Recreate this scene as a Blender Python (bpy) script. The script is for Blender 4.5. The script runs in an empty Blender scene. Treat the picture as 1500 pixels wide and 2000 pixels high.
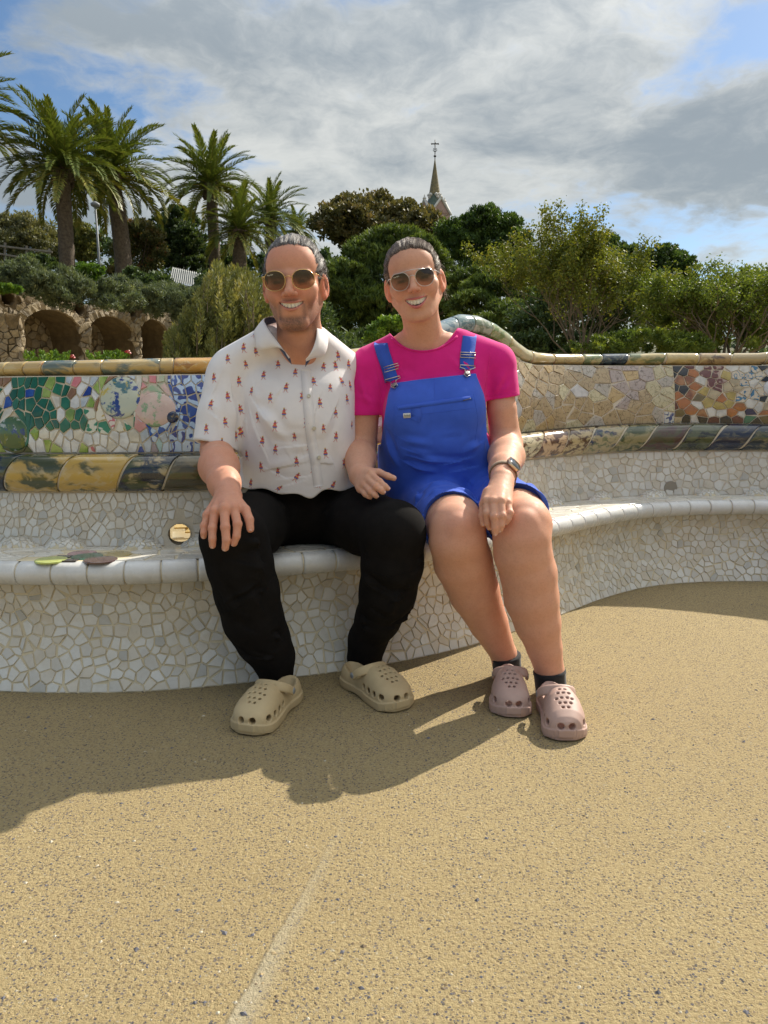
import bpy, bmesh, math, random
import numpy as np
from mathutils import Vector, Matrix
from mathutils.bvhtree import BVHTree
SC = bpy.context.scene
COL = SC.collection
# ------------------------------------------------------------------ camera
PITCH = math.atan(218 / 1500.0)
CAM_H = 0.85
cam_d = bpy.data.cameras.new('camera')
cam = bpy.data.objects.new('camera', cam_d)
COL.objects.link(cam)
cam.location = (0, 0, CAM_H)
cam.rotation_euler = (math.pi / 2 - PITCH, 0, 0)
cam_d.sensor_fit = 'VERTICAL'
cam_d.sensor_height = 24.0
cam_d.lens = 18.0
cam_d.clip_start = 0.05
cam_d.clip_end = 2000
SC.camera = cam
# ------------------------------------------------------------------ sun and sky
SUN_DIR = Vector((0.80, 0.83, 1.0)).normalized()      # towards the sun
SUN_EL = math.asin(SUN_DIR.z)
SUN_AZ = math.atan2(SUN_DIR.x, SUN_DIR.y)             # clockwise from +Y
sun_d = bpy.data.lights.new('sun', 'SUN')
sun_d.energy = 3.7
sun_d.angle = math.radians(0.53)
sun_d.color = (1.0, 0.93, 0.80)
sun = bpy.data.objects.new('sun', sun_d)
COL.objects.link(sun)
sun.location = (20, 20, 30)
sun.rotation_euler = SUN_DIR.to_track_quat('Z', 'Y').to_euler()
SC.view_settings.view_transform = 'Standard'
SC.view_settings.look = 'None'
SC.view_settings.exposure = 0.86
SC.view_settings.gamma = 1.0
SC.view_settings.use_curve_mapping = False
SC.cycles.use_denoising = True
SC.cycles.max_bounces = 8
SC.cycles.diffuse_bounces = 4
SC.cycles.transparent_max_bounces = 12
SC.cycles.sample_clamp_indirect = 6.0

W = bpy.data.worlds.new('World')
SC.world = W
W.use_nodes = True
nt = W.node_tree
nt.nodes.clear()


class NB:
    """small node-graph builder"""
    def __init__(s, tree):
        s.t = tree

    def n(s, kind, ins=None, **props):
        nd = s.t.nodes.new(kind)
        for k, v in props.items():
            setattr(nd, k, v)
        for k, v in (ins or {}).items():
            s.put(nd, k, v)
        return nd

    def put(s, nd, k, v):
        sock = nd.inputs[k]
        if isinstance(v, bpy.types.NodeSocket):
            s.t.links.new(v, sock)
        elif isinstance(v, bpy.types.Node):
            s.t.links.new(v.outputs[0], sock)
        else:
            if sock.type == 'RGBA' and len(v) == 3:
                v = (*v, 1)
            sock.default_value = v

    def math(s, op, a, b=0.0, c=None, clamp=False):
        d = {0: a, 1: b}
        if c is not None:
            d[2] = c
        nd = s.n('ShaderNodeMath', d, operation=op)
        nd.use_clamp = clamp
        return nd.outputs[0]

    def vmath(s, op, a, b=None):
        nd = s.n('ShaderNodeVectorMath', {0: a}, operation=op)
        if b is not None:
            if op == 'SCALE':
                s.put(nd, 3, b)
            else:
                s.put(nd, 1, b)
        return nd.outputs['Value'] if op in ('DOT_PRODUCT', 'LENGTH', 'DISTANCE') else nd.outputs[0]

    def mix(s, f, a, b, blend='MIX'):
        nd = s.n('ShaderNodeMix', data_type='RGBA', blend_type=blend)
        s.put(nd, 0, f); s.put(nd, 6, a); s.put(nd, 7, b)
        return nd.outputs[2]

    def ramp(s, f, stops, interp='LINEAR'):
        nd = s.n('ShaderNodeValToRGB', {0: f})
        cr = nd.color_ramp
        cr.interpolation = interp
        while len(cr.elements) < len(stops):
            cr.elements.new(0.5)
        for e, (p, c) in zip(cr.elements, stops):
            e.position = p
            c = (c, c, c) if isinstance(c, (int, float)) else c
            e.color = (*c, 1)
        return nd.outputs[0]

    def noise(s, vec, scale, detail=3.0, rough=0.55, out=0, dist=0.0):
        d = {'Scale': scale, 'Detail': detail, 'Roughness': rough, 'Distortion': dist}
        if vec is not None:
            d['Vector'] = vec
        return s.n('ShaderNodeTexNoise', d).outputs[out]

    def voro(s, vec, scale, feature='F1', out=0, rnd=1.0):
        d = {'Scale': scale, 'Randomness': rnd}
        if vec is not None:
            d['Vector'] = vec
        return s.n('ShaderNodeTexVoronoi', d, feature=feature).outputs[out]

    def mapr(s, v, a, b, c=0.0, d=1.0, smooth=False):
        nd = s.n('ShaderNodeMapRange', {0: v, 1: a, 2: b, 3: c, 4: d})
        if smooth:
            nd.interpolation_type = 'SMOOTHSTEP'
        return nd.outputs[0]


b = NB(nt)
tc = b.n('ShaderNodeTexCoord').outputs['Generated']
sky = b.n('ShaderNodeTexSky', sky_type='NISHITA')
sky.sun_disc = False
sky.sun_elevation = SUN_EL
sky.sun_rotation = SUN_AZ
sky.air_density = 1.0
sky.dust_density = 0.6
sky.ozone_density = 2.0
blue = b.vmath('MULTIPLY', b.vmath('SCALE', sky.outputs[0], 0.060), (0.88, 1.0, 1.08))
sep = b.n('ShaderNodeSeparateXYZ', {0: tc})
# clouds lie on a flat layer: project the view direction on it
zz = b.math('ADD', b.math('MAXIMUM', sep.outputs[2], 0.0), 0.22)
cv = b.n('ShaderNodeCombineXYZ', {0: b.math('DIVIDE', sep.outputs[0], zz), 1: b.math('DIVIDE', sep.outputs[1], zz), 2: 59.2}).outputs[0]
warp = b.vmath('ADD', cv, b.vmath('SCALE', b.noise(cv, 1.7, 4, 0.6, 1), 0.35))
n1 = b.noise(warp, 1.15, 8, 0.60)
n2 = b.noise(warp, 3.4, 7, 0.62)
den = b.math('ADD', b.math('MULTIPLY', n1, 0.72), b.math('MULTIPLY', n2, 0.28))
# thinner cover to the left of the view direction, as the clouds drift in from the right
side = b.math('MULTIPLY', sep.outputs[0], 0.08)
den = b.math('ADD', den, side)
cover = b.mapr(den, 0.432, 0.535, 0.0, 1.0, True)
thick = b.mapr(b.noise(warp, 2.3, 8, 0.62), 0.33, 0.66, 0.0, 1.0, True)
cloud = b.mix(thick, (0.49, 0.49, 0.46), (0.185, 0.210, 0.228))
low = b.mapr(sep.outputs[2], 0.0, 0.45, 1.0, 0.0)
cloud = b.mix(b.math('MULTIPLY', low, 0.3), cloud, (0.43, 0.48, 0.475))
# clouds brighten towards the zenith; the unseen upper sky is raised for fill light
zenith_fill = b.math('ADD', b.mapr(sep.outputs[2], 0.25, 1.0, 0.0, 1.75, True), b.math('ADD', b.math('MULTIPLY', b.math('MAXIMUM', sep.outputs[2], 0.0), 0.35), 0.74))
cloud = b.vmath('SCALE', cloud, zenith_fill)
fin = b.mix(b.math('MULTIPLY', cover, 0.92), blue, cloud)
bg = b.n('ShaderNodeBackground', {0: fin, 1: 1.0})
out = b.n('ShaderNodeOutputWorld')
nt.links.new(bg.outputs[0], out.inputs[0])
W.cycles.sampling_method = 'MANUAL'
W.cycles.sample_map_resolution = 512

# ------------------------------------------------------------------ helpers
cP, sP = math.cos(PITCH), math.sin(PITCH)


def ray(x, y):
    """direction of the sight line through a place in the photograph (1500 x 2000)"""
    v = (x - 750) / 1500; u = (1000 - y) / 1500
    return np.array([v, cP + u * sP, -sP + u * cP])


def AT(x, y, Y):
    d = ray(x, y); t = Y / d[1]
    return np.array([0, 0, CAM_H]) + d * t


def proj(P):
    P = np.asarray(P, float) - np.array([0, 0, CAM_H])
    f = P[..., 1] * cP - P[..., 2] * sP
    u = (P[..., 1] * sP + P[..., 2] * cP) / f
    return 750 + 1500 * P[..., 0] / f, 1000 - 1500 * u


def unit(v):
    return v / (np.linalg.norm(v, axis=-1, keepdims=True) + 1e-9)


def tag(o, label=None, cat=None, group=None, kind=None):
    if label: o['label'] = label
    if cat: o['category'] = cat
    if group: o['group'] = group
    if kind: o['kind'] = kind
    return o


def empty(name, loc, label=None, cat=None, group=None, kind=None):
    o = bpy.data.objects.new(name, None)
    o.empty_display_size = 0.1
    COL.objects.link(o)
    o.location = loc
    return tag(o, label, cat, group, kind)


def world_loc(o):
    v = Vector((0, 0, 0))
    while o is not None:
        v = v + o.location
        o = o.parent
    return v


def mesh(name, verts, faces, mats=None, smooth=True, mi=None):
    me = bpy.data.meshes.new(name)
    if isinstance(faces, np.ndarray):
        v = np.asarray(verts, np.float32); k = faces.shape[1]; nf = len(faces)
        me.vertices.add(len(v)); me.vertices.foreach_set('co', v.ravel())
        me.loops.add(nf * k); me.loops.foreach_set('vertex_index', faces.astype(np.int32).ravel())
        me.polygons.add(nf)
        me.polygons.foreach_set('loop_start', np.arange(nf, dtype=np.int32) * k)
        me.update(calc_edges=True)
    else:
        me.from_pydata([tuple(map(float, q)) for q in verts], [], faces)
    if mats is not None:
        for m in (mats if isinstance(mats, (list, tuple)) else [mats]):
            me.materials.append(m)
    if mi is not None:
        me.polygons.foreach_set('material_index', np.asarray(mi, np.int32))
    me.polygons.foreach_set('use_smooth', np.full(len(me.polygons), smooth))
    me.update()
    return me


def link(name, me, parent=None, loc=(0, 0, 0), world=True):
    """link a mesh whose vertices are in world coordinates (world) or local to its parent"""
    o = bpy.data.objects.new(name, me)
    COL.objects.link(o)
    o.location = loc
    if parent is not None:
        o.parent = parent
        if world:
            o.location = Vector(loc) - world_loc(parent)
    return o


def obj(name, verts, faces, mats, parent=None, smooth=True, mi=None, **kw):
    return tag(link(name, mesh(name, verts, faces, mats, smooth, mi), parent), **kw)


class MB:
    """collects simple shapes into one mesh"""
    def __init__(s):
        s.v = []; s.f = []; s.mi = []; s.m = 0

    def add(s, v, f):
        o = len(s.v)
        s.v += [tuple(map(float, q)) for q in v]
        s.f += [tuple(i + o for i in q) for q in f]
        s.mi += [s.m] * len(f)

    def box(s, c, d, R=None):
        R = R or Matrix.Identity(3)
        v = [Vector(c) + R @ Vector((x * d[0] / 2, y * d[1] / 2, z * d[2] / 2)) for x in (-1, 1) for y in (-1, 1) for z in (-1, 1)]
        s.add(v, [(0, 1, 3, 2), (4, 6, 7, 5), (0, 4, 5, 1), (2, 3, 7, 6), (0, 2, 6, 4), (1, 5, 7, 3)])

    def tube(s, pts, r, n=8, closed=False, cap=True):
        pts = [Vector(p) for p in pts]
        m = len(pts)
        if m < 2: return
        rr = r if hasattr(r, '__len__') else [r] * m
        v = []; up = None
        for i, p in enumerate(pts):
            a = pts[(i - 1) % m] if (closed or i > 0) else p
            c = pts[(i + 1) % m] if (closed or i < m - 1) else p
            t = (c - a).normalized()
            if up is None:
                up = t.orthogonal().normalized()
            up = (up - t * up.dot(t))
            up = up.normalized() if up.length > 1e-6 else t.orthogonal().normalized()
            w = t.cross(up)
            for k in range(n):
                an = 2 * math.pi * k / n
                v.append(p + (up * math.cos(an) + w * math.sin(an)) * rr[i])
        f = []
        for i in range(m if closed else m - 1):
            for k in range(n):
                j = (i + 1) % m
                f.append((i * n + k, i * n + (k + 1) % n, j * n + (k + 1) % n, j * n + k))
        if cap and not closed:
            f.append(tuple(range(n - 1, -1, -1))); f.append(tuple((m - 1) * n + k for k in range(n)))
        s.add(v, f)

    def lathe(s, prof, c=(0, 0, 0), n=16, R=None):
        R = R or Matrix.Identity(3)
        v = []
        for r, z in prof:
            for k in range(n):
                a = 2 * math.pi * k / n
                v.append(Vector(c) + R @ Vector((r * math.cos(a), r * math.sin(a), z)))
        f = [(i * n + k, i * n + (k + 1) % n, (i + 1) * n + (k + 1) % n, (i + 1) * n + k) for i in range(len(prof) - 1) for k in range(n)]
        f.append(tuple(range(n - 1, -1, -1))); f.append(tuple((len(prof) - 1) * n + k for k in range(n)))
        s.add(v, f)

    def build(s, name, mats, parent=None, smooth=False, **kw):
        return obj(name, s.v, s.f, mats, parent, smooth, s.mi, **kw)


MATS = {}


def mat(name, base, rough=0.6, var=None, vscale=4.0, bump=None, metal=0.0, coat=0.0, spec=0.5, detail=4.0, trans=0.0, sss=0.0, extra=None, lo=0.35, hi=0.65):
    """procedural principled material: base colour mottled towards `var` by a noise, noise bump (scale, strength, distance)"""
    m = bpy.data.materials.new(name)
    m.use_nodes = True
    t = m.node_tree
    p = t.nodes['Principled BSDF']
    q = NB(t)
    co = q.n('ShaderNodeTexCoord').outputs['Object']
    c = (*base, 1)
    p.inputs['Base Color'].default_value = c
    if var is not None:
        f = q.mapr(q.noise(co, vscale, detail), lo, hi, 0, 1)
        cc = q.mix(f, base, var)
        q.put(p, 'Base Color', cc)
    p.inputs['Roughness'].default_value = rough
    p.inputs['Metallic'].default_value = metal
    p.inputs['Coat Weight'].default_value = coat
    p.inputs['Specular IOR Level'].default_value = spec
    p.inputs['Transmission Weight'].default_value = trans
    if sss:
        p.inputs['Subsurface Weight'].default_value = sss
    if bump:
        bn = q.n('ShaderNodeBump', {'Height': q.noise(co, bump[0], 5, 0.6), 'Strength': bump[1], 'Distance': bump[2]})
        q.put(p, 'Normal', bn.outputs[0])
    if extra:
        extra(q, p, co)
    MATS[name] = m
    return m
# ================================================================== ground
JA, JB, JC = 0.274, -0.040, -0.210      # course of the mortar joint across the paving


def ground_extra(q, p, co):
    # exposed aggregate: small dark and light pebbles in warm sand-coloured mortar
    big = q.mapr(q.noise(co, 0.9, 5, 0.6), 0.3, 0.7)
    fine = q.mapr(q.noise(co, 150, 4, 0.75), 0.3, 0.7)
    base = q.mix(big, (0.495, 0.38, 0.195), (0.60, 0.475, 0.255))
    base = q.mix(q.math('MULTIPLY', fine, 0.74), base, (0.25, 0.172, 0.075))
    v1 = q.n('ShaderNodeTexVoronoi', {'Vector': q.vmath('ADD', co, q.vmath('SCALE', q.noise(co, 60, 2, .5, 1), .008)), 'Scale': 185.0})
    cs = q.n('ShaderNodeSeparateColor', {0: v1.outputs['Color']})
    size = q.mapr(cs.outputs[1], 0, 1, 0.18, 0.50)
    inside = q.math('LESS_THAN', v1.outputs['Distance'], size)
    pick = q.math('MULTIPLY', inside, q.math('GREATER_THAN', cs.outputs[0], 0.36))
    tint = q.ramp(cs.outputs[2], [(0, (0.065, 0.068, 0.09)), (0.5, (0.14, 0.13, 0.145)), (0.78, (0.25, 0.18, 0.10)), (1, (0.50, 0.43, 0.30))])
    c1 = q.mix(q.math('MULTIPLY', pick, 0.92), base, tint)
    v2 = q.n('ShaderNodeTexVoronoi', {'Vector': co, 'Scale': 92.0})
    cs2 = q.n('ShaderNodeSeparateColor', {0: v2.outputs['Color']})
    pick2 = q.math('MULTIPLY', q.math('LESS_THAN', v2.outputs['Distance'], 0.2), q.math('GREATER_THAN', cs2.outputs[0], 0.66))
    c2 = q.mix(q.math('MULTIPLY', pick2, 0.75), c1, (0.105, 0.10, 0.11))
    # stains
    st = q.mapr(q.noise(co, 0.45, 6, 0.7), 0.52, 0.75, 0, 0.35)
    c3 = q.mix(st, c2, (0.26, 0.195, 0.11))
    # a mortar joint: smooth grey band with a crisp left edge, wearing away with distance
    sx = q.n('ShaderNodeSeparateXYZ', {0: co})
    X, Y = sx.outputs[0], sx.outputs[1]
    wob = q.math('MULTIPLY', q.math('SUBTRACT', q.noise(co, 9, 3, .6), .5), .02)
    Yc = q.math('SUBTRACT', Y, 0.976)
    xl = q.math('ADD', q.math('ADD', q.math('MULTIPLY', Yc, JA), q.math('MULTIPLY', q.math('MULTIPLY', Yc, Yc), JB)), JC)
    dd = q.math('SUBTRACT', q.math('ADD', X, wob), xl)
    near = q.mapr(q.math('ADD', Y, q.math('MULTIPLY', q.noise(co, 14, 3), .12)), 1.62, 1.02, 0, 1)
    wid = q.math('ADD', q.math('MULTIPLY', near, 0.032), 0.010)
    band = q.math('MULTIPLY', q.mapr(dd, -.003, .003, 0, 1), q.mapr(q.math('DIVIDE', dd, wid), .35, 1.1, 1, 0))
    band = q.math('MULTIPLY', band, q.math('MULTIPLY', near, .85))
    c3 = q.mix(band, c3, q.mix(fine, (.52, .45, .31), (.43, .365, .245)))
    edge = q.math('MULTIPLY', q.math('MULTIPLY', q.mapr(q.math('ABSOLUTE', dd), 0.0, .0035, 1, 0), near), .55)
    c3 = q.mix(edge, c3, (.13, .10, .055))
    q.put(p, 'Base Color', c3)
    h = q.math('ADD', q.math('MULTIPLY', fine, 0.7), q.math('ADD', q.math('MULTIPLY', pick, 0.6), q.math('MULTIPLY', pick2, 0.9)))
    bn = q.n('ShaderNodeBump', {'Height': h, 'Strength': 1.0, 'Distance': 0.006})
    q.put(p, 'Normal', bn.outputs[0])


M_ground = mat('terrace_aggregate', (0.4, 0.3, 0.16), 0.85, extra=ground_extra, spec=0.25)
g = 900.0
obj('ground', [(-g, -g, 0), (g, -g, 0), (g, g, 0), (-g, g, 0)], [(0, 1, 2, 3)], M_ground, kind='structure')
# loose grit lying on the paving: real little stones, most of them near the viewer
RG = np.random.default_rng(2)
ng = 5200
gy_ = 0.75 + 2.6 * RG.random(ng) ** 1.6; gx_ = RG.uniform(-.62, .62, ng) * gy_ * 1.05 + RG.normal(0, .05, ng)
gr_ = np.clip(RG.lognormal(-6.30, .42, ng), .0008, .0050)
octa = np.array([(1, 0, 0), (0, 1, 0), (-1, 0, 0), (0, -1, 0), (0, 0, .75), (0, 0, -.5)])
ang_ = RG.random(ng) * 6.283; st_x = RG.uniform(.7, 1.5, ng)
ca_, sa_ = np.cos(ang_), np.sin(ang_)
GV = octa[None] * np.stack([gr_ * st_x, gr_, gr_ * .8], 1)[:, None] * RG.uniform(.75, 1.2, (ng, 6, 1))
GV = np.stack([GV[..., 0] * ca_[:, None] - GV[..., 1] * sa_[:, None] + gx_[:, None], GV[..., 0] * sa_[:, None] + GV[..., 1] * ca_[:, None] + gy_[:, None], GV[..., 2] + gr_[:, None] * .12], -1)
GF = (np.array([(0, 1, 4), (1, 2, 4), (2, 3, 4), (3, 0, 4), (1, 0, 5), (2, 1, 5), (3, 2, 5), (0, 3, 5)])[None] + np.arange(ng)[:, None, None] * 6).reshape(-1, 3)
GRIT = [mat('grit_slate', (.13, .125, .14), .8), mat('grit_sand', (.42, .31, .16), .85), mat('grit_brown', (.20, .145, .09), .85), mat('grit_pale', (.55, .48, .36), .8)]
obj('loose_grit', GV.reshape(-1, 3), GF, GRIT, None, False, np.repeat(RG.choice(4, ng, p=(.36, .36, .18, .10)), 8), kind='stuff')

# ================================================================== the serpentine bench
def cat_spline(P, n):
    P = np.asarray(P, float); out = []
    Q = np.vstack([2 * P[0] - P[1], P, 2 * P[-1] - P[-2]])
    for i in range(1, len(Q) - 2):
        p0, p1, p2, p3 = Q[i - 1:i + 3]
        for t in np.linspace(0, 1, n, endpoint=False):
            out.append(0.5 * ((2 * p1) + (-p0 + p2) * t + (2 * p0 - 5 * p1 + 4 * p2 - p3) * t * t + (-p0 + 3 * p1 - 3 * p2 + p3) * t ** 3))
    out.append(P[-1])
    return np.array(out)


NOSE = [(-4.3, 3.9), (-3.4, 3.45), (-2.6, 2.85), (-1.9, 2.40), (-1.45, 2.23), (-1.13, 2.165), (-0.83, 2.155), (-0.6, 2.185), (-0.24, 2.295), (0.02, 2.41),
        (0.265, 2.565), (0.47, 2.745), (0.70, 2.975), (0.95, 3.24), (1.22, 3.45), (1.50, 3.54), (1.82, 3.55), (2.2, 3.46), (2.62, 3.22), (2.98, 2.85), (3.25, 2.4), (3.42, 1.8), (3.5, 1.1)]
cur = cat_spline(NOSE, 24)
seg = np.r_[0, np.cumsum(np.hypot(*np.diff(cur, axis=0).T))]
S_TOT = seg[-1]
S_ = np.linspace(0, S_TOT, 700)
CX = np.interp(S_, seg, cur[:, 0]); CY = np.interp(S_, seg, cur[:, 1])
for _ in range(12):
    CX[1:-1] = (CX[:-2] + 2 * CX[1:-1] + CX[2:]) / 4; CY[1:-1] = (CY[:-2] + 2 * CY[1:-1] + CY[2:]) / 4
TX = np.gradient(CX, S_); TY = np.gradient(CY, S_); L_ = np.hypot(TX, TY); TX /= L_; TY /= L_


def frame(s):
    s = np.asarray(s, float)
    x = np.interp(s, S_, CX); y = np.interp(s, S_, CY)
    tx = np.interp(s, S_, TX); ty = np.interp(s, S_, TY)
    l = np.hypot(tx, ty); tx /= l; ty /= l
    return x, y, -ty, tx          # position and backward normal


def s_at_px(px, n):
    """arc position where the curve set back by n crosses a column of the photograph"""
    x, y, nx, ny = frame(S_)
    X = x + nx * n; Y = y + ny * n
    q = 750 + 1500 * X / np.maximum(Y * cP + 0.0, .1)
    ok = (S_ > 1.6) & (S_ < S_TOT - 2.2)
    return float(np.interp(px, q[ok], S_[ok]))


def heights(obs, n):
    ss = []; zz = []
    for px, py in obs:
        s = s_at_px(px, n); x, y, nx, ny = frame(s); Y = y + ny * n
        ss.append(s); zz.append(AT(px, py, Y)[2])
    return np.array(ss), np.array(zz)


N_MB, N_MF, N_P0, N_P1, N_R = 0.375, 0.325, 0.40, 0.445, 0.47
H_m0 = heights([(0, 960), (200, 960), (390, 958), (700, 935), (860, 915), (1032, 897), (1119, 889), (1257, 881), (1400, 880), (1496, 880)], N_MB)
H_m1 = heights([(0, 887), (200, 887), (390, 885), (700, 868), (860, 858), (1022, 847), (1119, 837), (1223, 830), (1361, 827), (1490, 829)], N_MB)
H_r0 = heights([(0, 736), (200, 734), (400, 731), (640, 722), (800, 700), (860, 668), (900, 652), (930, 655), (960, 668), (990, 690), (1010, 706), (1035, 713), (1084, 713), (1292, 714), (1480, 714)], N_R)
H_r1 = heights([(0, 707), (200, 702), (400, 698), (640, 688), (800, 665), (860, 628), (900, 613), (930, 616), (960, 630), (985, 648), (1001, 664), (1025, 681), (1049, 688), (1084, 691), (1292, 689), (1480, 689)], N_R)
_e = H_r1[0][-1]          # beyond the frame a rise is added to the rail to lengthen its shadow
H_r1 = (np.r_[H_r1[0], _e + .35, _e + .8, _e + 1.3], np.r_[H_r1[1], H_r1[1][-1] + .07, H_r1[1][-1] + .12, H_r1[1][-1] + .05])
H_r0 = (np.r_[H_r0[0], H_r0[0][-1] + .35, H_r0[0][-1] + .8, H_r0[0][-1] + 1.3], np.r_[H_r0[1], H_r0[1][-1] + .07, H_r0[1][-1] + .12, H_r0[1][-1] + .05])
zm0 = lambda s: np.interp(s, *H_m0)
zm1 = lambda s: np.interp(s, *H_m1)
zr0 = lambda s: np.interp(s, *H_r0)
zr1 = lambda s: np.interp(s, *H_r1)

BASE = np.array([(0.0, 0.0), (0.022, 0.05), (0.052, 0.12), (0.072, 0.20), (0.075, 0.26), (0.060, 0.318)])
SEAT = np.array([(0.035, 0.3865), (0.12, 0.385), (0.22, 0.378), (0.31, 0.370), (0.335, 0.372)])


def arc_t(P):
    l = np.r_[0, np.cumsum(np.hypot(*np.diff(P, axis=0).T))]
    return l / l[-1], l[-1]


def profile(sec, s, t):
    """(n, z) of a section at arc position s, parameter t in 0..1"""
    s = np.asarray(s, float); t = np.asarray(t, float)
    if sec == 'base':
        tt, _ = arc_t(BASE); return np.interp(t, tt, BASE[:, 0]), np.interp(t, tt, BASE[:, 1])
    if sec == 'seat':
        tt, _ = arc_t(SEAT); return np.interp(t, tt, SEAT[:, 0]), np.interp(t, tt, SEAT[:, 1])
    if sec == 'roll':
        a = -math.pi / 2 + math.pi * t
        return 0.036 - 0.036 * np.cos(a) + 0 * s, 0.3515 + 0.0355 * np.sin(a) + 0 * s
    if sec == 'low':
        z1 = zm0(s); return 0.335 + 0.04 * np.clip(t, 1e-4, 1) ** 0.8 + 0 * s, 0.372 + (z1 - 0.372) * t
    if sec == 'mould':
        z0, z1 = zm0(s), zm1(s); a = -math.pi / 2 + math.pi * t
        return N_MB - (N_MB - N_MF) * np.cos(a), (z0 + z1) / 2 + (z1 - z0) / 2 * np.sin(a)
    if sec == 'panel':
        z0, z1 = zm1(s), zr0(s); return N_P0 + (N_P1 - N_P0) * t - 0.018 * np.sin(np.pi * np.clip(t, 0, 1)), z0 + (z1 - z0) * t
    if sec == 'rail':
        z0, z1 = zr0(s), zr1(s); a = math.radians(-115) + math.radians(300) * t     # from under the front over the top
        r = (z1 - z0) / 2
        return N_R + 0.012 - np.maximum(r, .03) * 1.15 * np.cos(a), (z0 + z1) / 2 + r * np.sin(a)
    if sec == 'back':
        z1 = zr0(s); return 0.53 + 0.05 * t + 0 * s, z1 + (-0.3 - z1) * t


def bpt(sec, s, t, off=0.0):
    s = np.asarray(s, float); t = np.asarray(t, float)
    e = 2e-3
    n, z = profile(sec, s, t)
    n2, z2 = profile(sec, s, t + e); n1, z1 = profile(sec, s, t - e)
    dn, dz = n2 - n1, z2 - z1
    l = np.hypot(dn, dz) + 1e-12
    on, oz = -dz / l, dn / l                      # outward normal in the (n, z) plane
    n = n + on * off; z = z + oz * off
    x, y, nx, ny = frame(s)
    return np.stack([x + nx * n, y + ny * n, z + 0 * x], -1)


def sec_len(sec, s):
    t = np.linspace(0, 1, 24)
    n, z = profile(sec, np.full(24, s), t)
    return float(np.hypot(np.diff(n), np.diff(z)).sum())


def sheet(sec, s0, s1, ns, nt_, off=0.0, t0=0.0, t1=1.0):
    ss, tt = np.meshgrid(np.linspace(s0, s1, ns), np.linspace(t0, t1, nt_), indexing='ij')
    P = bpt(sec, ss.ravel(), tt.ravel(), off)
    i, j = np.meshgrid(np.arange(ns - 1), np.arange(nt_ - 1), indexing='ij')
    a = (i * nt_ + j).ravel()
    return P, np.stack([a, a + nt_, a + nt_ + 1, a + 1], 1)


def joinsheets(L):
    V = []; F = []; o = 0
    for P, Fq in L:
        V.append(P); F.append(Fq + o); o += len(P)
    return np.vstack(V), np.vstack(F)


bench = empty('mosaic_bench', (0.0, 2.5, 0.0), 'long wavy bench covered in broken white and coloured ceramic mosaic', 'bench')
M_grout = mat('mortar', (0.70, 0.61, 0.43), 0.9, (0.60, 0.505, 0.33), 7, bump=(120, 0.6, 0.003), spec=0.2)
M_groutw = mat('pale_mortar', (0.66, 0.59, 0.47), 0.9, (0.57, 0.49, 0.36), 9, bump=(140, 0.6, 0.003), spec=0.2)
M_render = mat('rough_render', (0.44, 0.37, 0.27), 0.95, (0.33, 0.27, 0.19), 2)

# columns near the weep hole are cut out of the sheets of the lower back
S_HOLE = s_at_px(341, 0.37)
SA, SB = 0.02, S_TOT - 0.02


def cutsheet(sec, off, ns, nt_, hole=None):
    P, F = sheet(sec, SA, SB, ns, nt_, off)
    if hole is not None:
        c, r = hole
        d = np.linalg.norm(P - c, axis=1)
        F = F[~(d[F] < r).all(1)]
    return P, F


HOLE_C = bpt('low', S_HOLE, 0.20)
HOLE_R = 0.037
base_sheets = joinsheets([sheet('base', SA, SB, 420, 10), sheet('roll', SA, SB, 420, 9, -0.006), sheet('seat', SA, SB, 420, 6)])
obj('seat_base', *base_sheets, M_grout, bench)
# lower back: fine grid near the hole so the opening is round
lo_a = sheet('low', SA, S_HOLE - 0.08, 200, 5); lo_b = sheet('low', S_HOLE + 0.08, SB, 260, 5)
P, F = sheet('low', S_HOLE - 0.08, S_HOLE + 0.08, 65, 65)
d = np.linalg.norm(P - HOLE_C, axis=1)
F = F[(d[F] > HOLE_R).any(1)]
near = (d < HOLE_R + 0.0035)
obj('backrest', *joinsheets([lo_a, lo_b, (P, F), sheet('mould', SA, SB, 420, 9, -0.006), sheet('panel', SA, SB, 420, 8), sheet('rail', SA, SB, 420, 12, -0.006)]), M_groutw, bench)
P, F = sheet('back', SA, SB, 420, 30)
d = np.linalg.norm(P[:, [0, 2]] - (HOLE_C + np.array([.0, 0, -.02]))[[0, 2]], axis=1)
F = F[(d[F] > 0.075).all(1)]
obj('rear_wall', P, F, M_render, bench)
# the hole runs through the back; its floor is lined with yellow tile
x0, y0, nx, ny = frame(S_HOLE)
ax = Vector((nx, ny, 0.0)).normalized()
Rh = Matrix.Rotation(math.atan2(ax.y, ax.x), 3, 'Z') @ Matrix.Rotation(math.pi / 2, 3, 'Y')
mb = MB()
mb_prof = [(HOLE_R + .001, -0.003), (HOLE_R - .002, 0.03), (HOLE_R + .006, 0.10), (HOLE_R + 0.03, 0.24)]
v = []; nn = 28
for r, z in mb_prof:
    for k in range(nn):
        a = 2 * math.pi * k / nn
        v.append(Vector(HOLE_C) + Rh @ Vector((r * math.cos(a), r * math.sin(a), z)))
f = [(i * nn + k, i * nn + (k + 1) % nn, (i + 1) * nn + (k + 1) % nn, (i + 1) * nn + k) for i in range(3) for k in range(nn)]
mb.add(v, f)
M_hole = mat('drain_lining', (0.30, 0.25, 0.17), 0.7, (0.17, 0.14, 0.10), 30)
mb.build('drain_hole', M_hole, bench, True)
M_yel = mat('yellow_tile', (0.72, 0.48, 0.12), 0.25, (0.80, 0.60, 0.25), 20, coat=.3)
M_cream = mat('cream_tile', (0.75, 0.68, 0.48), 0.3, (0.8, 0.75, 0.6), 20, coat=.3)
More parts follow.
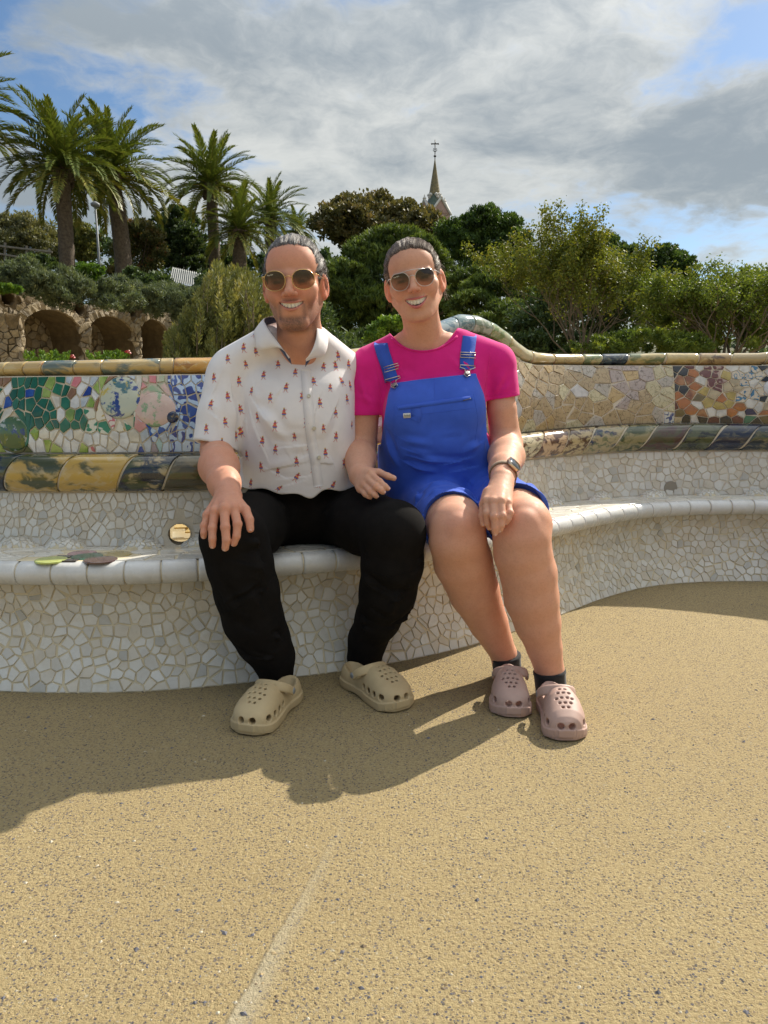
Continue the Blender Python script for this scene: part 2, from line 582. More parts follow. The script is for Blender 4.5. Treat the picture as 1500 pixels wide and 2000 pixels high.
for k, (dx, dz, w, h, m) in enumerate([(-.012, .012, .05, .05, M_yel), (.022, -.004, .04, .05, M_yel), (.0, -.034, .09, .035, M_cream)]):
    c = Vector(HOLE_C) + ax * 0.30 + Vector((dx + .01, 0, dz - 0.02))
    q = MB(); q.box(c, (w, 0.008, h), Matrix.Rotation(math.atan2(ax.y, ax.x) - math.pi / 2, 3, 'Z') @ Matrix.Rotation(-.9, 3, 'X'))
    q.build('lining_tile', m, bench)

# ------------------------------------------------------------------ broken-tile pieces
def voronoi_cells(pts, d, gap, rng):
    """cells of jittered points clipped against their neighbours, shrunk by the joint, short edges merged"""
    from collections import defaultdict
    bins = defaultdict(list)
    for i, p in enumerate(pts):
        bins[(int(p[0] // d), int(p[1] // d))].append(i)
    cells = []
    for i, (px, py) in enumerate(pts):
        poly = [(px - 1.6 * d, py - 1.6 * d), (px + 1.6 * d, py - 1.6 * d), (px + 1.6 * d, py + 1.6 * d), (px - 1.6 * d, py + 1.6 * d)]
        bx, by = int(px // d), int(py // d)
        for ix in range(bx - 2, bx + 3):
            for iy in range(by - 2, by + 3):
                for j in bins.get((ix, iy), ()):
                    if j == i: continue
                    qx, qy = pts[j]
                    vx, vy = qx - px, qy - py
                    l = math.hypot(vx, vy)
                    if l < 1e-6 or l > 2.6 * d: continue
                    vx /= l; vy /= l
                    lim = l / 2 - gap / 2
                    new = []; m = len(poly)
                    for k in range(m):
                        a = poly[k]; c = poly[(k + 1) % m]
                        da = (a[0] - px) * vx + (a[1] - py) * vy - lim
                        dc = (c[0] - px) * vx + (c[1] - py) * vy - lim
                        if da <= 0: new.append(a)
                        if (da < 0 < dc) or (dc < 0 < da):
                            u = da / (da - dc); new.append((a[0] + (c[0] - a[0]) * u, a[1] + (c[1] - a[1]) * u))
                    poly = new
                    if not poly: break
                if not poly: break
            if not poly: break
        out = []
        for k, a in enumerate(poly or []):                    # merge short edges: angular four- and five-sided shards
            if out and math.hypot(a[0] - out[-1][0], a[1] - out[-1][1]) < 0.30 * d:
                out[-1] = ((a[0] + out[-1][0]) / 2, (a[1] + out[-1][1]) / 2)
            else:
                out.append(a)
        if len(out) > 3 and math.hypot(out[0][0] - out[-1][0], out[0][1] - out[-1][1]) < 0.25 * d:
            out.pop()
        cells.append(out if len(out) >= 3 else None)
    return cells


def jitter_pts(u0, u1, v0, v1, d, rng, jit=0.42):
    pts = []; r = 0
    nv = max(1, round((v1 - v0) / (d * 0.92))); dv = (v1 - v0) / nv
    for j in range(nv):
        n = max(1, round((u1 - u0) / d)); du = (u1 - u0) / n
        for i in range(n + 1):
            pts.append((u0 + (i + (0.5 if j % 2 else 0.0)) * du + rng.uniform(-jit, jit) * d, v0 + (j + .5) * dv + rng.uniform(-jit, jit) * d))
    return pts


def clip_rect(poly, u0, u1, v0, v1):
    for ax_, lim, sg in ((0, u0, -1), (0, u1, 1), (1, v0, -1), (1, v1, 1)):
        new = []
        for k in range(len(poly)):
            a, c = poly[k], poly[(k + 1) % len(poly)]
            da = (a[ax_] - lim) * sg; dc = (c[ax_] - lim) * sg
            if da <= 0: new.append(a)
            if (da < 0 < dc) or (dc < 0 < da):
                u = da / (da - dc); new.append((a[0] + (c[0] - a[0]) * u, a[1] + (c[1] - a[1]) * u))
        poly = new
        if len(poly) < 3: return None
    return poly


def shard_mesh(fn, poly, th, rng, tilt=0.05, inset=0.06):
    """one piece of tile: fn maps (u, v, off) to the place on the bench"""
    c = np.mean(poly, 0)
    tx, ty = rng.uniform(-tilt, tilt), rng.uniform(-tilt, tilt)
    P = np.array(poly)
    # refine long edges so that pieces follow the curve
    h = th + (P[:, 0] - c[0]) * tx + (P[:, 1] - c[1]) * ty
    top = fn(P[:, 0] * (1 - inset) + c[0] * inset, P[:, 1] * (1 - inset) + c[1] * inset, h + 0.0006)
    mid = fn(P[:, 0], P[:, 1], h - 0.0007)
    bot = fn(P[:, 0], P[:, 1], np.full(len(P), -0.003))
    ctr = fn(np.array([c[0]]), np.array([c[1]]), np.array([th + 0.0008]))
    n = len(P)
    V = np.vstack([bot, mid, top, ctr])
    F = []
    for k in range(n):
        k2 = (k + 1) % n
        F += [(k, k2, n + k2, n + k), (n + k, n + k2, 2 * n + k2, 2 * n + k), (2 * n + k, 2 * n + k2, 3 * n)]
    return V, F


def px_area(V, n):
    x, y = proj(V[n:2 * n])
    if (x < -5).all() or (x > 1505).all(): return 0.0
    return abs(0.5 * np.sum(x * np.roll(y, -1) - y * np.roll(x, -1)))


def white_mat(name, c, rough=0.3):
    def ex(q, p, co):
        oi = q.n('ShaderNodeObjectInfo')
        d = q.mapr(q.noise(co, 16, 5, 0.65), 0.42, 0.75, 0, 0.5)
        c1 = q.mix(d, c, (c[0] * .74, c[1] * .67, c[2] * .55))
        q.put(p, 'Base Color', c1)
        q.put(p, 'Roughness', q.mapr(q.noise(co, 30, 4), 0.3, 0.7, rough * .7, rough * 1.6))
    return mat(name, c, rough, coat=0.25, extra=ex)


WH = [white_mat('white_glaze', (0.70, 0.67, 0.60)), white_mat('grey_white_glaze', (0.615, 0.58, 0.51)), white_mat('cream_white_glaze', (0.64, 0.58, 0.475)), white_mat('dull_grey_glaze', (0.50, 0.48, 0.43), 0.4)]
rng = random.Random(11)
white = []      # (pixel area, V, F, material)


def add_white(sec, d, gap, th, s0, s1, weights, tilt=0.06, t0=0.0, t1=1.0, skip=None):
    L = sec_len(sec, (s0 + s1) / 2)
    fn = lambda u, v, o: bpt(sec, u, np.clip(v / L, -0.01, 1.01), o)
    pts = jitter_pts(s0, s1, t0 * L, t1 * L, d, rng)
    for poly in voronoi_cells(pts, d, gap, rng):
        if poly is None: continue
        poly = clip_rect(poly, s0, s1, t0 * L + gap / 2, t1 * L - gap / 2)
        if poly is None: continue
        if skip and skip(fn(np.array([q[0] for q in poly]), np.array([q[1] for q in poly]), 0)): continue
        V, F = shard_mesh(fn, poly, th, rng, tilt)
        white.append((px_area(V, len(poly)), V, F, rng.choices(WH, weights)[0]))


sL, sR = s_at_px(-140, 0.0), s_at_px(1500, 0.0) + 1.3
sL = max(sL - 1.3, 0.3)
add_white('base', 0.035, 0.0038, 0.0035, sL, sR, (5, 2, 3, 0.3), 0.09)
hole_skip = lambda P: (np.linalg.norm(P - HOLE_C, axis=1) < HOLE_R + 0.004).any()
add_white('low', 0.031, 0.0038, 0.003, 0.3, sR + .3, (4, 2.4, 2.2, .4), 0.07, 0.0, 0.985, hole_skip)

# seat: larger pale slabs with hairline joints; a motif of coloured discs lies among them on the left
disc_px = [((240, 1085), 'rose', 30, 9), ((178, 1090.5), 'green', 22, 8), ((225, 1082), None, 0, 0)]
MOTIF = [(103, 1097, .046, .30, 'lime'), (157, 1081, .043, .2, 'rose'), (167, 1090, .046, .1, 'green'), (226, 1084, .048, .1, 'ochre'), (192, 1098.5, .048, .1, 'brown')]


def seat_uv(px, py):
    d_ = ray(px, py); t_ = (0.383 - CAM_H) / d_[2]; X, Y = d_[0] * t_, d_[1] * t_
    x, y, nx, ny = frame(S_)
    k = int(np.argmin(np.hypot(x + nx * .1 - X, y + ny * .1 - Y)))
    return S_[k], (X - x[k]) * nx[k] + (Y - y[k]) * ny[k]


motif = []
for px, py, r, _, c in MOTIF:
    s_, n_ = seat_uv(px, py); motif.append((s_, n_, r, c))
mot_P = [bpt('seat', s_, np.clip((n_ - .035) / .30, 0.05, .95)) for s_, n_, r, c in motif]
add_white('seat', 0.092, 0.0032, 0.0022, sL, sR, (5, 4, 1.5, 0.2), 0.015, 0.0, 1.0,
          lambda P: any((np.linalg.norm(P - m, axis=1) < 0.03).any() or np.linalg.norm(P.mean(0) - m) < 0.05 for m in mot_P))

white.sort(key=lambda w: -w[0])
for a, V, F, m in white[:300]:
    obj('white_tile', V, F, m, bench, False)
rest = white[300:]
V = []; F = []; MI = []; o = 0
for a, v_, f_, m in rest:
    V.append(v_); F += [tuple(i + o for i in q) for q in f_]; MI += [WH.index(m)] * len(f_); o += len(v_)
obj('white_tile_mosaic', np.vstack(V), F, WH, bench, False, MI, kind='stuff')

# motif of discs and dark squares
GLZ = {}


def glaze(name, c, var=None, vs=14, rough=0.16, coat=0.5, bump=None, lo=.4, hi=.6, extra=None):
    if name not in GLZ:
        GLZ[name] = mat(name + '_glaze', c, rough, var, vs, bump, coat=coat, lo=lo, hi=hi, extra=extra)
    return GLZ[name]


DISC = {'lime': (0.50, 0.56, 0.16), 'rose': (0.48, 0.27, 0.27), 'green': (0.02, 0.13, 0.07), 'ochre': (0.45, 0.34, 0.11), 'brown': (0.10, 0.055, 0.05)}
for (s_, n_, r, c), P0 in zip(motif, mot_P):
    q = MB()
    q.lathe([(r, -.002), (r, .0028), (r * .96, .004), (r * .5, .0043)], P0, 24)
    q.build('disc_tile', glaze('disc_' + c, DISC[c]), bench, False)
for px, py in ((120, 1090), (132, 1100), (188, 1083), (205, 1092)):
    s_, n_ = seat_uv(px, py)
    P0 = bpt('seat', s_, np.clip((n_ - .035) / .30, 0.03, .95))
    q = MB(); q.box(P0 + np.array([0, 0, .0005]), (.045, .030, .006)); q.build('dark_tile', glaze('dark', (0.03, 0.025, 0.03)), bench)

# bumps of fine mosaic where the seat meets the back
for px, py in ((10, 1060), (107, 1062), (262, 1064), (385, 1063), (1090, 981), (1183, 967), (1287, 962), (1394, 959), (1492, 958)):
    s_ = s_at_px(px, 0.30)
    c = bpt('seat', s_, 0.92)
    x0, y0, nx, ny = frame(s_)
    T = np.array([ny, -nx, 0]); N = np.array([nx, ny, 0]); Z = np.array([0, 0, 1.0])
    rad = 0.075
    fn = lambda u, v, o: (lambda r, a: c + np.outer(r * np.cos(a), T) + np.outer(r * np.sin(a) * .62, N) + np.outer(0.034 * np.clip(1 - (r / rad) ** 2, 0, 1) ** .8 - .003 + o, Z))(np.hypot(u, v), np.arctan2(v, u))
    pts = [(x_, y_) for x_, y_ in jitter_pts(-rad * .98, rad * .98, -rad * .98, rad * .98, 0.019, rng, .4)]
    V = []; F = []; MI = []; o = 0
    for poly in voronoi_cells(pts, 0.019, 0.0032, rng):
        if poly is None or np.hypot(*np.mean(poly, 0)) > rad * .95: continue
        v_, f_ = shard_mesh(fn, poly, 0.003, rng, .08)
        V.append(v_); F += [tuple(i + o for i in q) for q in f_]; MI += [rng.choice((0, 0, 1))] * len(f_); o += len(v_)
    bmp = obj('seat_bump', *(lambda A: A)(
        ((lambda rr, aa: fn((rr * np.cos(aa)).ravel(), (rr * np.sin(aa)).ravel(), 0))(*np.meshgrid(np.linspace(0.001, rad, 7), np.linspace(0, 2 * np.pi, 25), indexing='ij')),
         [(i * 25 + j, (i + 1) * 25 + j, (i + 1) * 25 + j + 1, i * 25 + j + 1) for i in range(6) for j in range(24)])), M_grout, bench)
    obj('bump_mosaic', np.vstack(V), F, WH, bmp, False, MI, kind='stuff')

# rounded edge tiles along the front of the seat
M_edge = white_mat('edge_tile_glaze', (0.66, 0.655, 0.635), 0.22)


def strip_piece(sec, sa, sb, shear, nt_, ns=7, gap=0.004, off=0.0, curve=0.0):
    """piece of a rounded moulding between two joints, the joints leaning by `shear` over the section"""
    P = []
    tt = np.linspace(0.0, 1.0, nt_)
    k = shear * (tt - .5) + curve * (4 * (tt - .5) ** 2)
    for i in range(ns):
        edge = min(i, ns - 1 - i)
        le = sb - sa - gap
        u = (0, .0015 / le, .006 / le)[i] if i < 3 else (1, 1 - .0015 / le, 1 - .006 / le)[ns - 1 - i] if ns - 1 - i < 3 else (i - 2) / (ns - 5)
        s = sa + gap / 2 + le * u + k
        o = off - (0.0022, 0.0006)[edge] if edge < 2 else off
        P.append(bpt(sec, s, tt, o))
    lowp = [bpt(sec, sa + gap / 2 + k, tt, -.007)]; hip = [bpt(sec, sb - gap / 2 + k, tt, -.007)]
    P = lowp + P + hip
    V = np.vstack(P); n = len(P)
    i, j = np.meshgrid(np.arange(n - 1), np.arange(nt_ - 1), indexing='ij')
    a = (i * nt_ + j).ravel()
    return V, np.stack([a, a + nt_, a + nt_ + 1, a + 1], 1)


s = sL
s_anchor = s_at_px(75, 0.0)
step = s_at_px(149, 0.0) - s_anchor
s = s_anchor - math.ceil((s_anchor - sL) / step) * step
while s < sR:
    V, F = strip_piece('roll', s, s + step * rng.uniform(.99, 1.0), rng.uniform(-.003, .003), 9, 7, 0.0036)
    obj('edge_tile', V, F, M_edge, bench)
    s += step


# glazed mouldings: each length of moulding carries its own cloudy glaze
def smear(name, c1, c2, c3, scale=9, th=.52, rough=.15):
    def ex(q, p, co):
        w = q.vmath('ADD', co, q.vmath('SCALE', q.noise(co, 6, 3, .6, 1), .12))
        st = q.vmath('MULTIPLY', w, (1.0, 1.0, 2.6))
        f1 = q.mapr(q.noise(st, scale, 5, .55), th - .05, th + .06, 0, 1, True)
        f2 = q.mapr(q.noise(st, scale * 2.1, 5, .6), .5, .66, 0, .8, True)
        c = q.mix(f1, c1, c2)
        c = q.mix(f2, c, c3)
        q.put(p, 'Base Color', c)
    return glaze(name, c1, extra=ex, rough=rough, coat=.6)


AMB = (0.46, 0.30, 0.065); OLV = (0.06, 0.068, 0.022); DKB = (0.012, 0.018, 0.03); SND = (0.50, 0.38, 0.19); BRN = (0.13, 0.065, 0.03); GRN = (0.085, 0.12, 0.05); PALE = (0.55, 0.47, 0.30); NAV = (0.01, 0.018, 0.06)
mould_spec = [(-260, smear('amber_dark', AMB, OLV, SND)), (-130, smear('olive', OLV, AMB, DKB)), (5, None)]
# (joint position at the bottom edge in the photograph, glaze)
mj = [(-1000, smear('olive', OLV, AMB, DKB)), (-860, smear('amber_green', AMB, OLV, SND)), (-720, smear('ink', DKB, OLV, SND)), (-600, smear('amber_smoke', AMB, OLV, SND)), (-480, smear('olive', OLV, AMB, DKB)), (-360, smear('amber_brown', AMB, BRN, SND)), (-235, smear('amber_smoke', AMB, OLV, SND, 7, .60)), (-115, smear('slate', DKB, OLV, (.10, .10, .08), 8, .56)), (3, smear('amber_green', AMB, (.035, .042, .015), SND, 8, .53)), (110, smear('amber_spot', (0.48, 0.31, .065), (.09, .085, .025), SND, 10, .60)),
      (231, smear('ink', (.022, .024, .022), (.06, .06, .035), (.10, .085, .045), 12, .55)), (322, smear('bronze', (.07, .055, .02), (.16, .12, .05), OLV, 9, .55)), (425, smear('amber_brown', AMB, BRN, SND, 9, .56)), (540, smear('sage', GRN, SND, OLV)), (650, smear('smoke', OLV, AMB, DKB)),
      (760, smear('ink_blue', DKB, OLV, NAV)), (850, smear('sand_green', SND, GRN, OLV)), (930, smear('earth', BRN, SND, DKB)), (1012, smear('marble', PALE, BRN, (.06, .05, .03), 16, .52)), (1058, smear('peach_bark', (.52, .35, .2), (.09, .045, .03), BRN, 14, .53)), (1108, smear('bark', SND, (.10, .055, .025), BRN, 18, .5)),
      (1154, smear('blue_sand', (.40, .32, .17), NAV, GRN, 12, .56)), (1212, smear('moss', (.30, .25, .12), (.05, .065, .02), (.16, .16, .06), 10, .50)), (1270, smear('plum_green', (.09, .075, .04), (.08, .035, .03), OLV, 9, .52)), (1339, smear('black_moss', (.10, .11, .055), (.012, .014, .018), OLV, 9, .50)), (1402, smear('navy_black', (.012, .018, .045), (.04, .04, .03), (.12, .11, .08), 10, .56)), (1470, smear('teal_black', (.02, .03, .04), OLV, (.2, .17, .1), 10, .56)), (1540, smear('amber_smoke', AMB, OLV, SND)), (1610, smear('olive', OLV, AMB, DKB))] + [(1610 + 90 * k, (smear('amber_smoke', AMB, OLV, SND), smear('ink_blue', DKB, OLV, NAV), smear('sand_green', SND, GRN, OLV))[k % 3]) for k in range(1, 11)]
mj_s = []
for px, m in mj:
    mj_s.append(s_at_px(px, N_MB - .04) if -140 < px < 1560 else s_at_px(-130, N_MB) - (-130 - px) * 0.00175 if px < 0 else s_at_px(1550, N_MB) + (px - 1550) * .0016)
for i in range(len(mj) - 1):
    h = float(zm1(mj_s[i]) - zm0(mj_s[i]))
    V, F = strip_piece('mould', mj_s[i], mj_s[i + 1], 0.10 + rng.uniform(-.01, .01), 13, 13, 0.009, 0.0, 0.012)
    obj('moulding_tile', V, F, mj[i][1], bench)

OC = (0.52, 0.36, 0.13); OCP = (0.58, 0.44, 0.20); BLG = (.14, .17, .14); TERR = (.30, .10, .05)
cj = [(-1000, smear('ochre_soft', OC, OCP, SND)), (-840, smear('sage_dark', BLG, OC, SND)), (-700, smear('ochre_cloud', OC, BLG, OCP)), (-560, smear('sand_soft', OCP, SND, OC)), (-420, smear('ochre_plain', OC, OCP, OC)), (-280, smear('sage_pale', BLG, OC, SND)), (-140, smear('ochre_soft', OC, OCP, SND)), (-60, smear('sand_soft', OCP, SND, OC)), (20, smear('ochre_plain', (.54, .36, .14), OCP, OC)), (57, smear('ochre_red', (.55, .39, .17), TERR, OC, 11, .58)), (92, smear('sage_pale', (.25, .27, .16), (.22, .23, .14), OC)), (152, smear('sage_dark', (.16, .19, .12), (.40, .34, .17), BLG)), (205, smear('ochre_cloud', (.48, .34, .13), BLG, OCP, 9, .58)), (316, smear('ochre_grey', (.50, .34, .12), OCP, BLG)), (342, smear('orange_fleck', (.56, .30, .06), (.36, .17, .04), OCP, 20, .55)), (420, smear('ochre_green', OC, GRN, SND)),
      (520, smear('sand_blue', SND, BLG, OC)), (620, smear('ochre_plain', OC, OCP, OC)), (720, smear('green_grey', BLG, GRN, PALE)), (800, smear('pale_green', PALE, GRN, BLG)), (850, smear('silver_blue', (.30, .36, .36), (.12, .19, .22), (.45, .47, .42), 14, .5)), (884, smear('teal_vein', (.26, .33, .32), (.08, .14, .14), (.40, .42, .36), 16, .52)), (915, smear('grey_leaf', (.40, .42, .33), (.18, .22, .14), (.5, .48, .36), 16, .5)), (948, smear('green_leaf', (.42, .42, .25), (.20, .26, .09), (.55, .47, .27), 14, .52)), (985, smear('cream_leaf', (.58, .50, .30), (.30, .33, .13), OCP, 14, .58)), (1032, smear('cream', (.62, .50, .28), OCP, SND)),
      (1076, smear('ochre_pot', (.55, .41, .18), OCP, (.25, .2, .1), 12, .6)), (1134, smear('green_cream', (.40, .38, .18), (.16, .20, .08), OCP, 12, .5)), (1170, smear('navy_smear', (.05, .075, .085), (.012, .02, .035), (.25, .24, .15), 10, .5)), (1222, smear('green_amber', (.44, .34, .12), (.14, .16, .06), OCP, 9, .52)), (1294, smear('ochre_long', (.52, .38, .14), OCP, (.3, .22, .09))), (1358, smear('brown_amber', (.40, .26, .11), (.12, .07, .04), OCP, 10, .55)), (1422, smear('ochre_plum', (.46, .34, .17), (.2, .12, .08), OCP, 9, .6)), (1492, smear('sand_soft', OCP, SND, OC)), (1570, smear('ochre_soft', OC, OCP, SND)), (1650, smear('ochre_soft', OC, OCP, SND))] + [(1650 + 95 * k, (smear('ochre_cloud', OC, BLG, OCP), smear('sage_pale', BLG, OC, SND), smear('sand_soft', OCP, SND, OC))[k % 3]) for k in range(1, 11)]
cj_s = [s_at_px(px, N_R) if -130 < px < 1560 else s_at_px(-130, N_R) - (-130 - px) * 0.0018 if px < 0 else s_at_px(1550, N_R) + (px - 1550) * .0016 for px, m in cj]
for i in range(len(cj) - 1):
    V, F = strip_piece('rail', cj_s[i], cj_s[i + 1], rng.uniform(0.005, .05), 17, 13, 0.006, 0.0, rng.uniform(0, .01))
    obj('coping_tile', V, F, cj[i][1], bench)

# ------------------------------------------------------------------ coloured mosaic of the backrest
def solid(name, c, c2=None, vs=22):
    return glaze('tile_' + name, c, c2 or tuple(k * .72 for k in c), vs, 0.17, .5)


GREEN = [solid('bottle_green', (.015, .13, .065)), solid('emerald', (.02, .16, .08)), solid('deep_green', (.012, .10, .055))]
LEAF = [solid('leaf_green', (.20, .32, .04), (.38, .47, .13)), solid('lime', (.30, .40, .09), (.15, .24, .04))]
WHT = [solid('ivory', (.68, .64, .54)), solid('chalk', (.72, .72, .70)), solid('pale_blue', (.52, .58, .64)), solid('shell', (.66, .60, .48))]
PINK = [solid('rose_pink', (.56, .17, .19), (.62, .26, .25)), solid('blush', (.62, .37, .31), (.55, .24, .22)), solid('pale_pink', (.66, .46, .40), (.30, .40, .24), 30)]
BLUE = [solid('cobalt', (.015, .05, .28), (.03, .10, .36)), solid('ultramarine', (.02, .055, .30))]
MISC = [solid('tan', (.28, .15, .07)), solid('mauve', (.36, .30, .33)), solid('pine', (.05, .085, .03)), solid('teal_pale', (.38, .55, .54))]


def scroll(name, ground, ink, scale, thin, warp=.18):
    """hand painted scroll-work: bands of a warped wave over the ground colour (flat print)"""
    def ex(q, p, co):
        w = q.vmath('ADD', co, q.vmath('SCALE', q.noise(co, 13, 2, .5, 1), warp))
        f = q.noise(w, scale, 1.5, .4)
        d = q.math('ABSOLUTE', q.math('SUBTRACT', q.math('FRACT', q.math('MULTIPLY', f, 5.0)), .5))
        q.put(p, 'Base Color', q.mix(q.mapr(d, thin, thin + .05, 1, 0), ground, ink))
    return glaze('tile_' + name, ground, extra=ex)


BWS = [scroll('delft', (.40, .52, .68), (.008, .03, .21), 9, .24), scroll('delft_pale', (.50, .58, .66), (.02, .07, .30), 11, .20), scroll('delft_dark', (.025, .07, .28), (.40, .52, .68), 10, .17)]
PWS = [scroll('rose_scroll', (.66, .58, .50), (.52, .14, .15), 14, .16), scroll('ribbon_yellow', (.66, .62, .50), (.5, .36, .10), 12, .14)]
M_rgreen = scroll('green_scroll', (.64, .62, .50), (.03, .20, .10), 12, .15)


def crackle(name, ground, ink, scale=44):
    def ex(q, p, co):
        w = q.vmath('ADD', co, q.vmath('SCALE', q.noise(co, 30, 2, .5, 1), .035))
        v_ = q.voro(w, scale, 'DISTANCE_TO_EDGE')
        br = q.mapr(q.noise(co, 55, 3), .40, .58, 0, 1)
        ln = q.math('MULTIPLY', q.mapr(v_, .035, .085, 1, 0), br)
        gr = q.mix(q.mapr(q.noise(co, 5, 3), .35, .65), ground, tuple(k * .86 for k in ground))
        q.put(p, 'Base Color', q.mix(q.math('MULTIPLY', ln, .85), gr, ink))
    return glaze('tile_' + name, ground, extra=ex)


CRK = [crackle('vein_sand', (.50, .38, .22), (.15, .10, .045)), crackle('vein_grey', (.50, .45, .38), (.15, .13, .09)), crackle('vein_ochre', (.55, .40, .19), (.26, .15, .06)), crackle('vein_cream', (.60, .53, .33), (.22, .18, .08)), crackle('vein_mauve', (.46, .38, .34), (.14, .10, .08))]
SNW = solid('snow', (.62, .60, .58))
DARK = [solid('ebony', (.014, .014, .018)), solid('charcoal', (.03, .03, .035)), solid('khaki', (.17, .125, .05)), solid('rust', (.42, .15, .04)), solid('maroon', (.12, .03, .028)), solid('mustard', (.48, .36, .10)), solid('ivory_b', (.66, .63, .56)), solid('fawn', (.50, .40, .24)), solid('jade', (.04, .17, .10)), solid('night_blue', (.01, .02, .10)), solid('copper', (.36, .17, .07), (.2, .07, .03))]
star = scroll('star_print', (.60, .52, .40), (.06, .17, .28), 16, .13)
star2 = scroll('marble_red', (.13, .035, .03), (.42, .30, .24), 7, .07)
blk_flower = scroll('flower_print', (.55, .55, .50), (.03, .06, .2), 19, .16)

rng = random.Random(5)


def colour_at(x, y):
    r = rng.random()
    if x < -8: return rng.choice(WHT + GREEN + PINK + LEAF)
    if x < 420:
        if x > 328: return BWS[2] if (r < .22) else (BWS[1] if r < .45 else BWS[0])
        if x > 268:
            if y < 770: return PINK[0] if r < .38 else (WHT[0] if r < .75 else PINK[2])
            if y < 830: return PINK[2] if r < .5 else WHT[3] if r < .85 else PINK[1]
            return (BWS[1] if r < .38 else WHT[2] if r < .55 else MISC[1] if r < .68 else PWS[1] if r < .8 else MISC[3] if r < .9 else BLUE[0])
        if x > 176 and y > 800:
            if y < 850: return PWS[0] if r < .45 else PINK[0] if r < .55 else PWS[1] if r < .8 else M_rgreen
            return WHT[1] if r < .5 else WHT[0] if r < .75 else GREEN[0] if r < .85 else MISC[3] if r < .93 else PWS[0]
        if x > 130 and y < 800: return WHT[2] if r < .3 else WHT[1] if r < .62 else BLUE[1] if r < .72 else MISC[0] if r < .8 else PINK[0] if r < .86 else LEAF[0]
        if y > 845: return LEAF[0] if r < .28 else WHT[1] if r < .65 else WHT[0] if r < .85 else MISC[2]
        if x < 16: return MISC[0] if r < .4 else WHT[0] if r < .7 else GREEN[0]
        return GREEN[0] if r < .36 else GREEN[1] if r < .56 else GREEN[2] if r < .66 else WHT[0] if r < .72 else LEAF[1] if r < .82 else BLUE[0] if r < .90 else BLUE[1] if r < .93 else WHT[1]
    if x < 900: return rng.choice(WHT + PINK + CRK[:2])
    if x < 1318:
        if x < 1010: return CRK[2] if r < .7 else SNW if r < .8 else CRK[0]
        if y > 808 and (1195 < x < 1222 or 1290 < x < 1318): return blk_flower
        if x > 1270: return CRK[3] if r < .8 else CRK[1]
        if 1185 < x < 1240 and y < 790: return CRK[2] if r < .5 else CRK[4]
        if x > 1110 and y < 770: return CRK[1] if r < .4 else CRK[4] if r < .75 else CRK[0] if r < .92 else SNW
        if y > 815 and x < 1090: return CRK[2] if r < .6 else PINK[2] if r < .75 else CRK[3]
        return CRK[0] if r < .72 else CRK[1] if r < .85 else CRK[2] if r < .93 else CRK[3]
    if x < 1375 or y > 795:
        return rng.choices(DARK, (5, 3, 4, 4, 2, 2, 4, 2, 2, 2, 4))[0]
    if x < 1415 and y < 762: return star2
    if x > 1440 and y < 780: return star if r < .6 else DARK[6] if r < .75 else DARK[0]
    return DARK[5] if r < .5 else DARK[7] if r < .68 else DARK[3] if r < .74 else star2 if r < .82 else DARK[6]


pl, pr = s_at_px(-60, N_P0) - 1.2, s_at_px(1500, N_P0) + 1.3


def pan(u, v, o):
    h = zr0(u) - zm1(u)
    return bpt('panel', u, np.clip((v) / h, 0.005, .995), o)


CIRC = [(30, 848, 34, 'moss_plate'), (237, 777, 40, 'splash_plate'), (304, 800, 33, 'blush_plate'), (335, 814, 12, 'night_plate'), (1503, 758, 14, 'snow_plate')]
circ = []
for px, py, rp, nm in CIRC:
    s_ = s_at_px(px, N_P0 + .02)
    x0, y0, nx, ny = frame(s_)
    Y = y0 + ny * (N_P0 + .02)
    z_ = AT(px, py, Y)[2]
    h = float(zr0(s_) - zm1(s_)); v_ = z_ - float(zm1(s_))
    e_ = float(np.linalg.norm(bpt('panel', s_ + .01, .5) - bpt('panel', s_ - .01, .5))) / .02
    circ.append((s_, v_, rp * Y / 1500, nm, e_))
col = []


def add_panel(s0, s1, d, gap, jit=.40):
    hmax = float(max(zr0(s0) - zm1(s0), zr0(s1) - zm1(s1), zr0((s0 + s1) / 2) - zm1((s0 + s1) / 2)))
    pts = jitter_pts(s0, s1, 0.0, hmax, d, rng, jit)
    pts = [q for q in pts if all(math.hypot((q[0] - c[0]) * c[4], q[1] - c[1]) > c[2] + d * .80 for c in circ)]
    for c in circ:                       # a ring of small pieces round each plate
        if s0 - .1 < c[0] < s1 + .1:
            nr = max(8, int(2 * math.pi * (c[2] + d * .4) / (d * .85)))
            for k in range(nr):
                a = 2 * math.pi * (k + rng.uniform(-.25, .25)) / nr; rr = c[2] + d * rng.uniform(.22, .42)
                q = (c[0] + rr * math.cos(a) / c[4], c[1] + rr * math.sin(a))
                if all(math.hypot((q[0] - o_[0]) * o_[4], q[1] - o_[1]) > o_[2] + d * .1 for o_ in circ): pts.append(q)
    for poly in voronoi_cells(pts, d, gap, rng):
        if poly is None: continue
        c = np.mean(poly, 0)
        h = float(zr0(c[0]) - zm1(c[0]))
        poly = clip_rect(poly, s0 + gap / 2, s1 - gap / 2, gap, h - gap)
        if poly is None: continue
        for cc in circ:                  # push corners out of the plates
            kk = lambda q: max(1, (cc[2] + gap) / max(1e-5, math.hypot((q[0] - cc[0]) * cc[4], q[1] - cc[1])))
            poly = [(cc[0] + (q[0] - cc[0]) * kk(q), cc[1] + (q[1] - cc[1]) * kk(q)) for q in poly]
        poly = [q for i, q in enumerate(poly) if math.hypot(q[0] - poly[i - 1][0], q[1] - poly[i - 1][1]) > .002]
        if len(poly) < 3: continue
        c = np.mean(poly, 0)
        x, y = proj(pan(np.array([c[0]]), np.array([c[1]]), 0.0))
        V, F = shard_mesh(pan, poly, .0035, rng, .045)
        col.append((px_area(V, len(poly)), V, F, colour_at(float(x[0]), float(y[0]))))


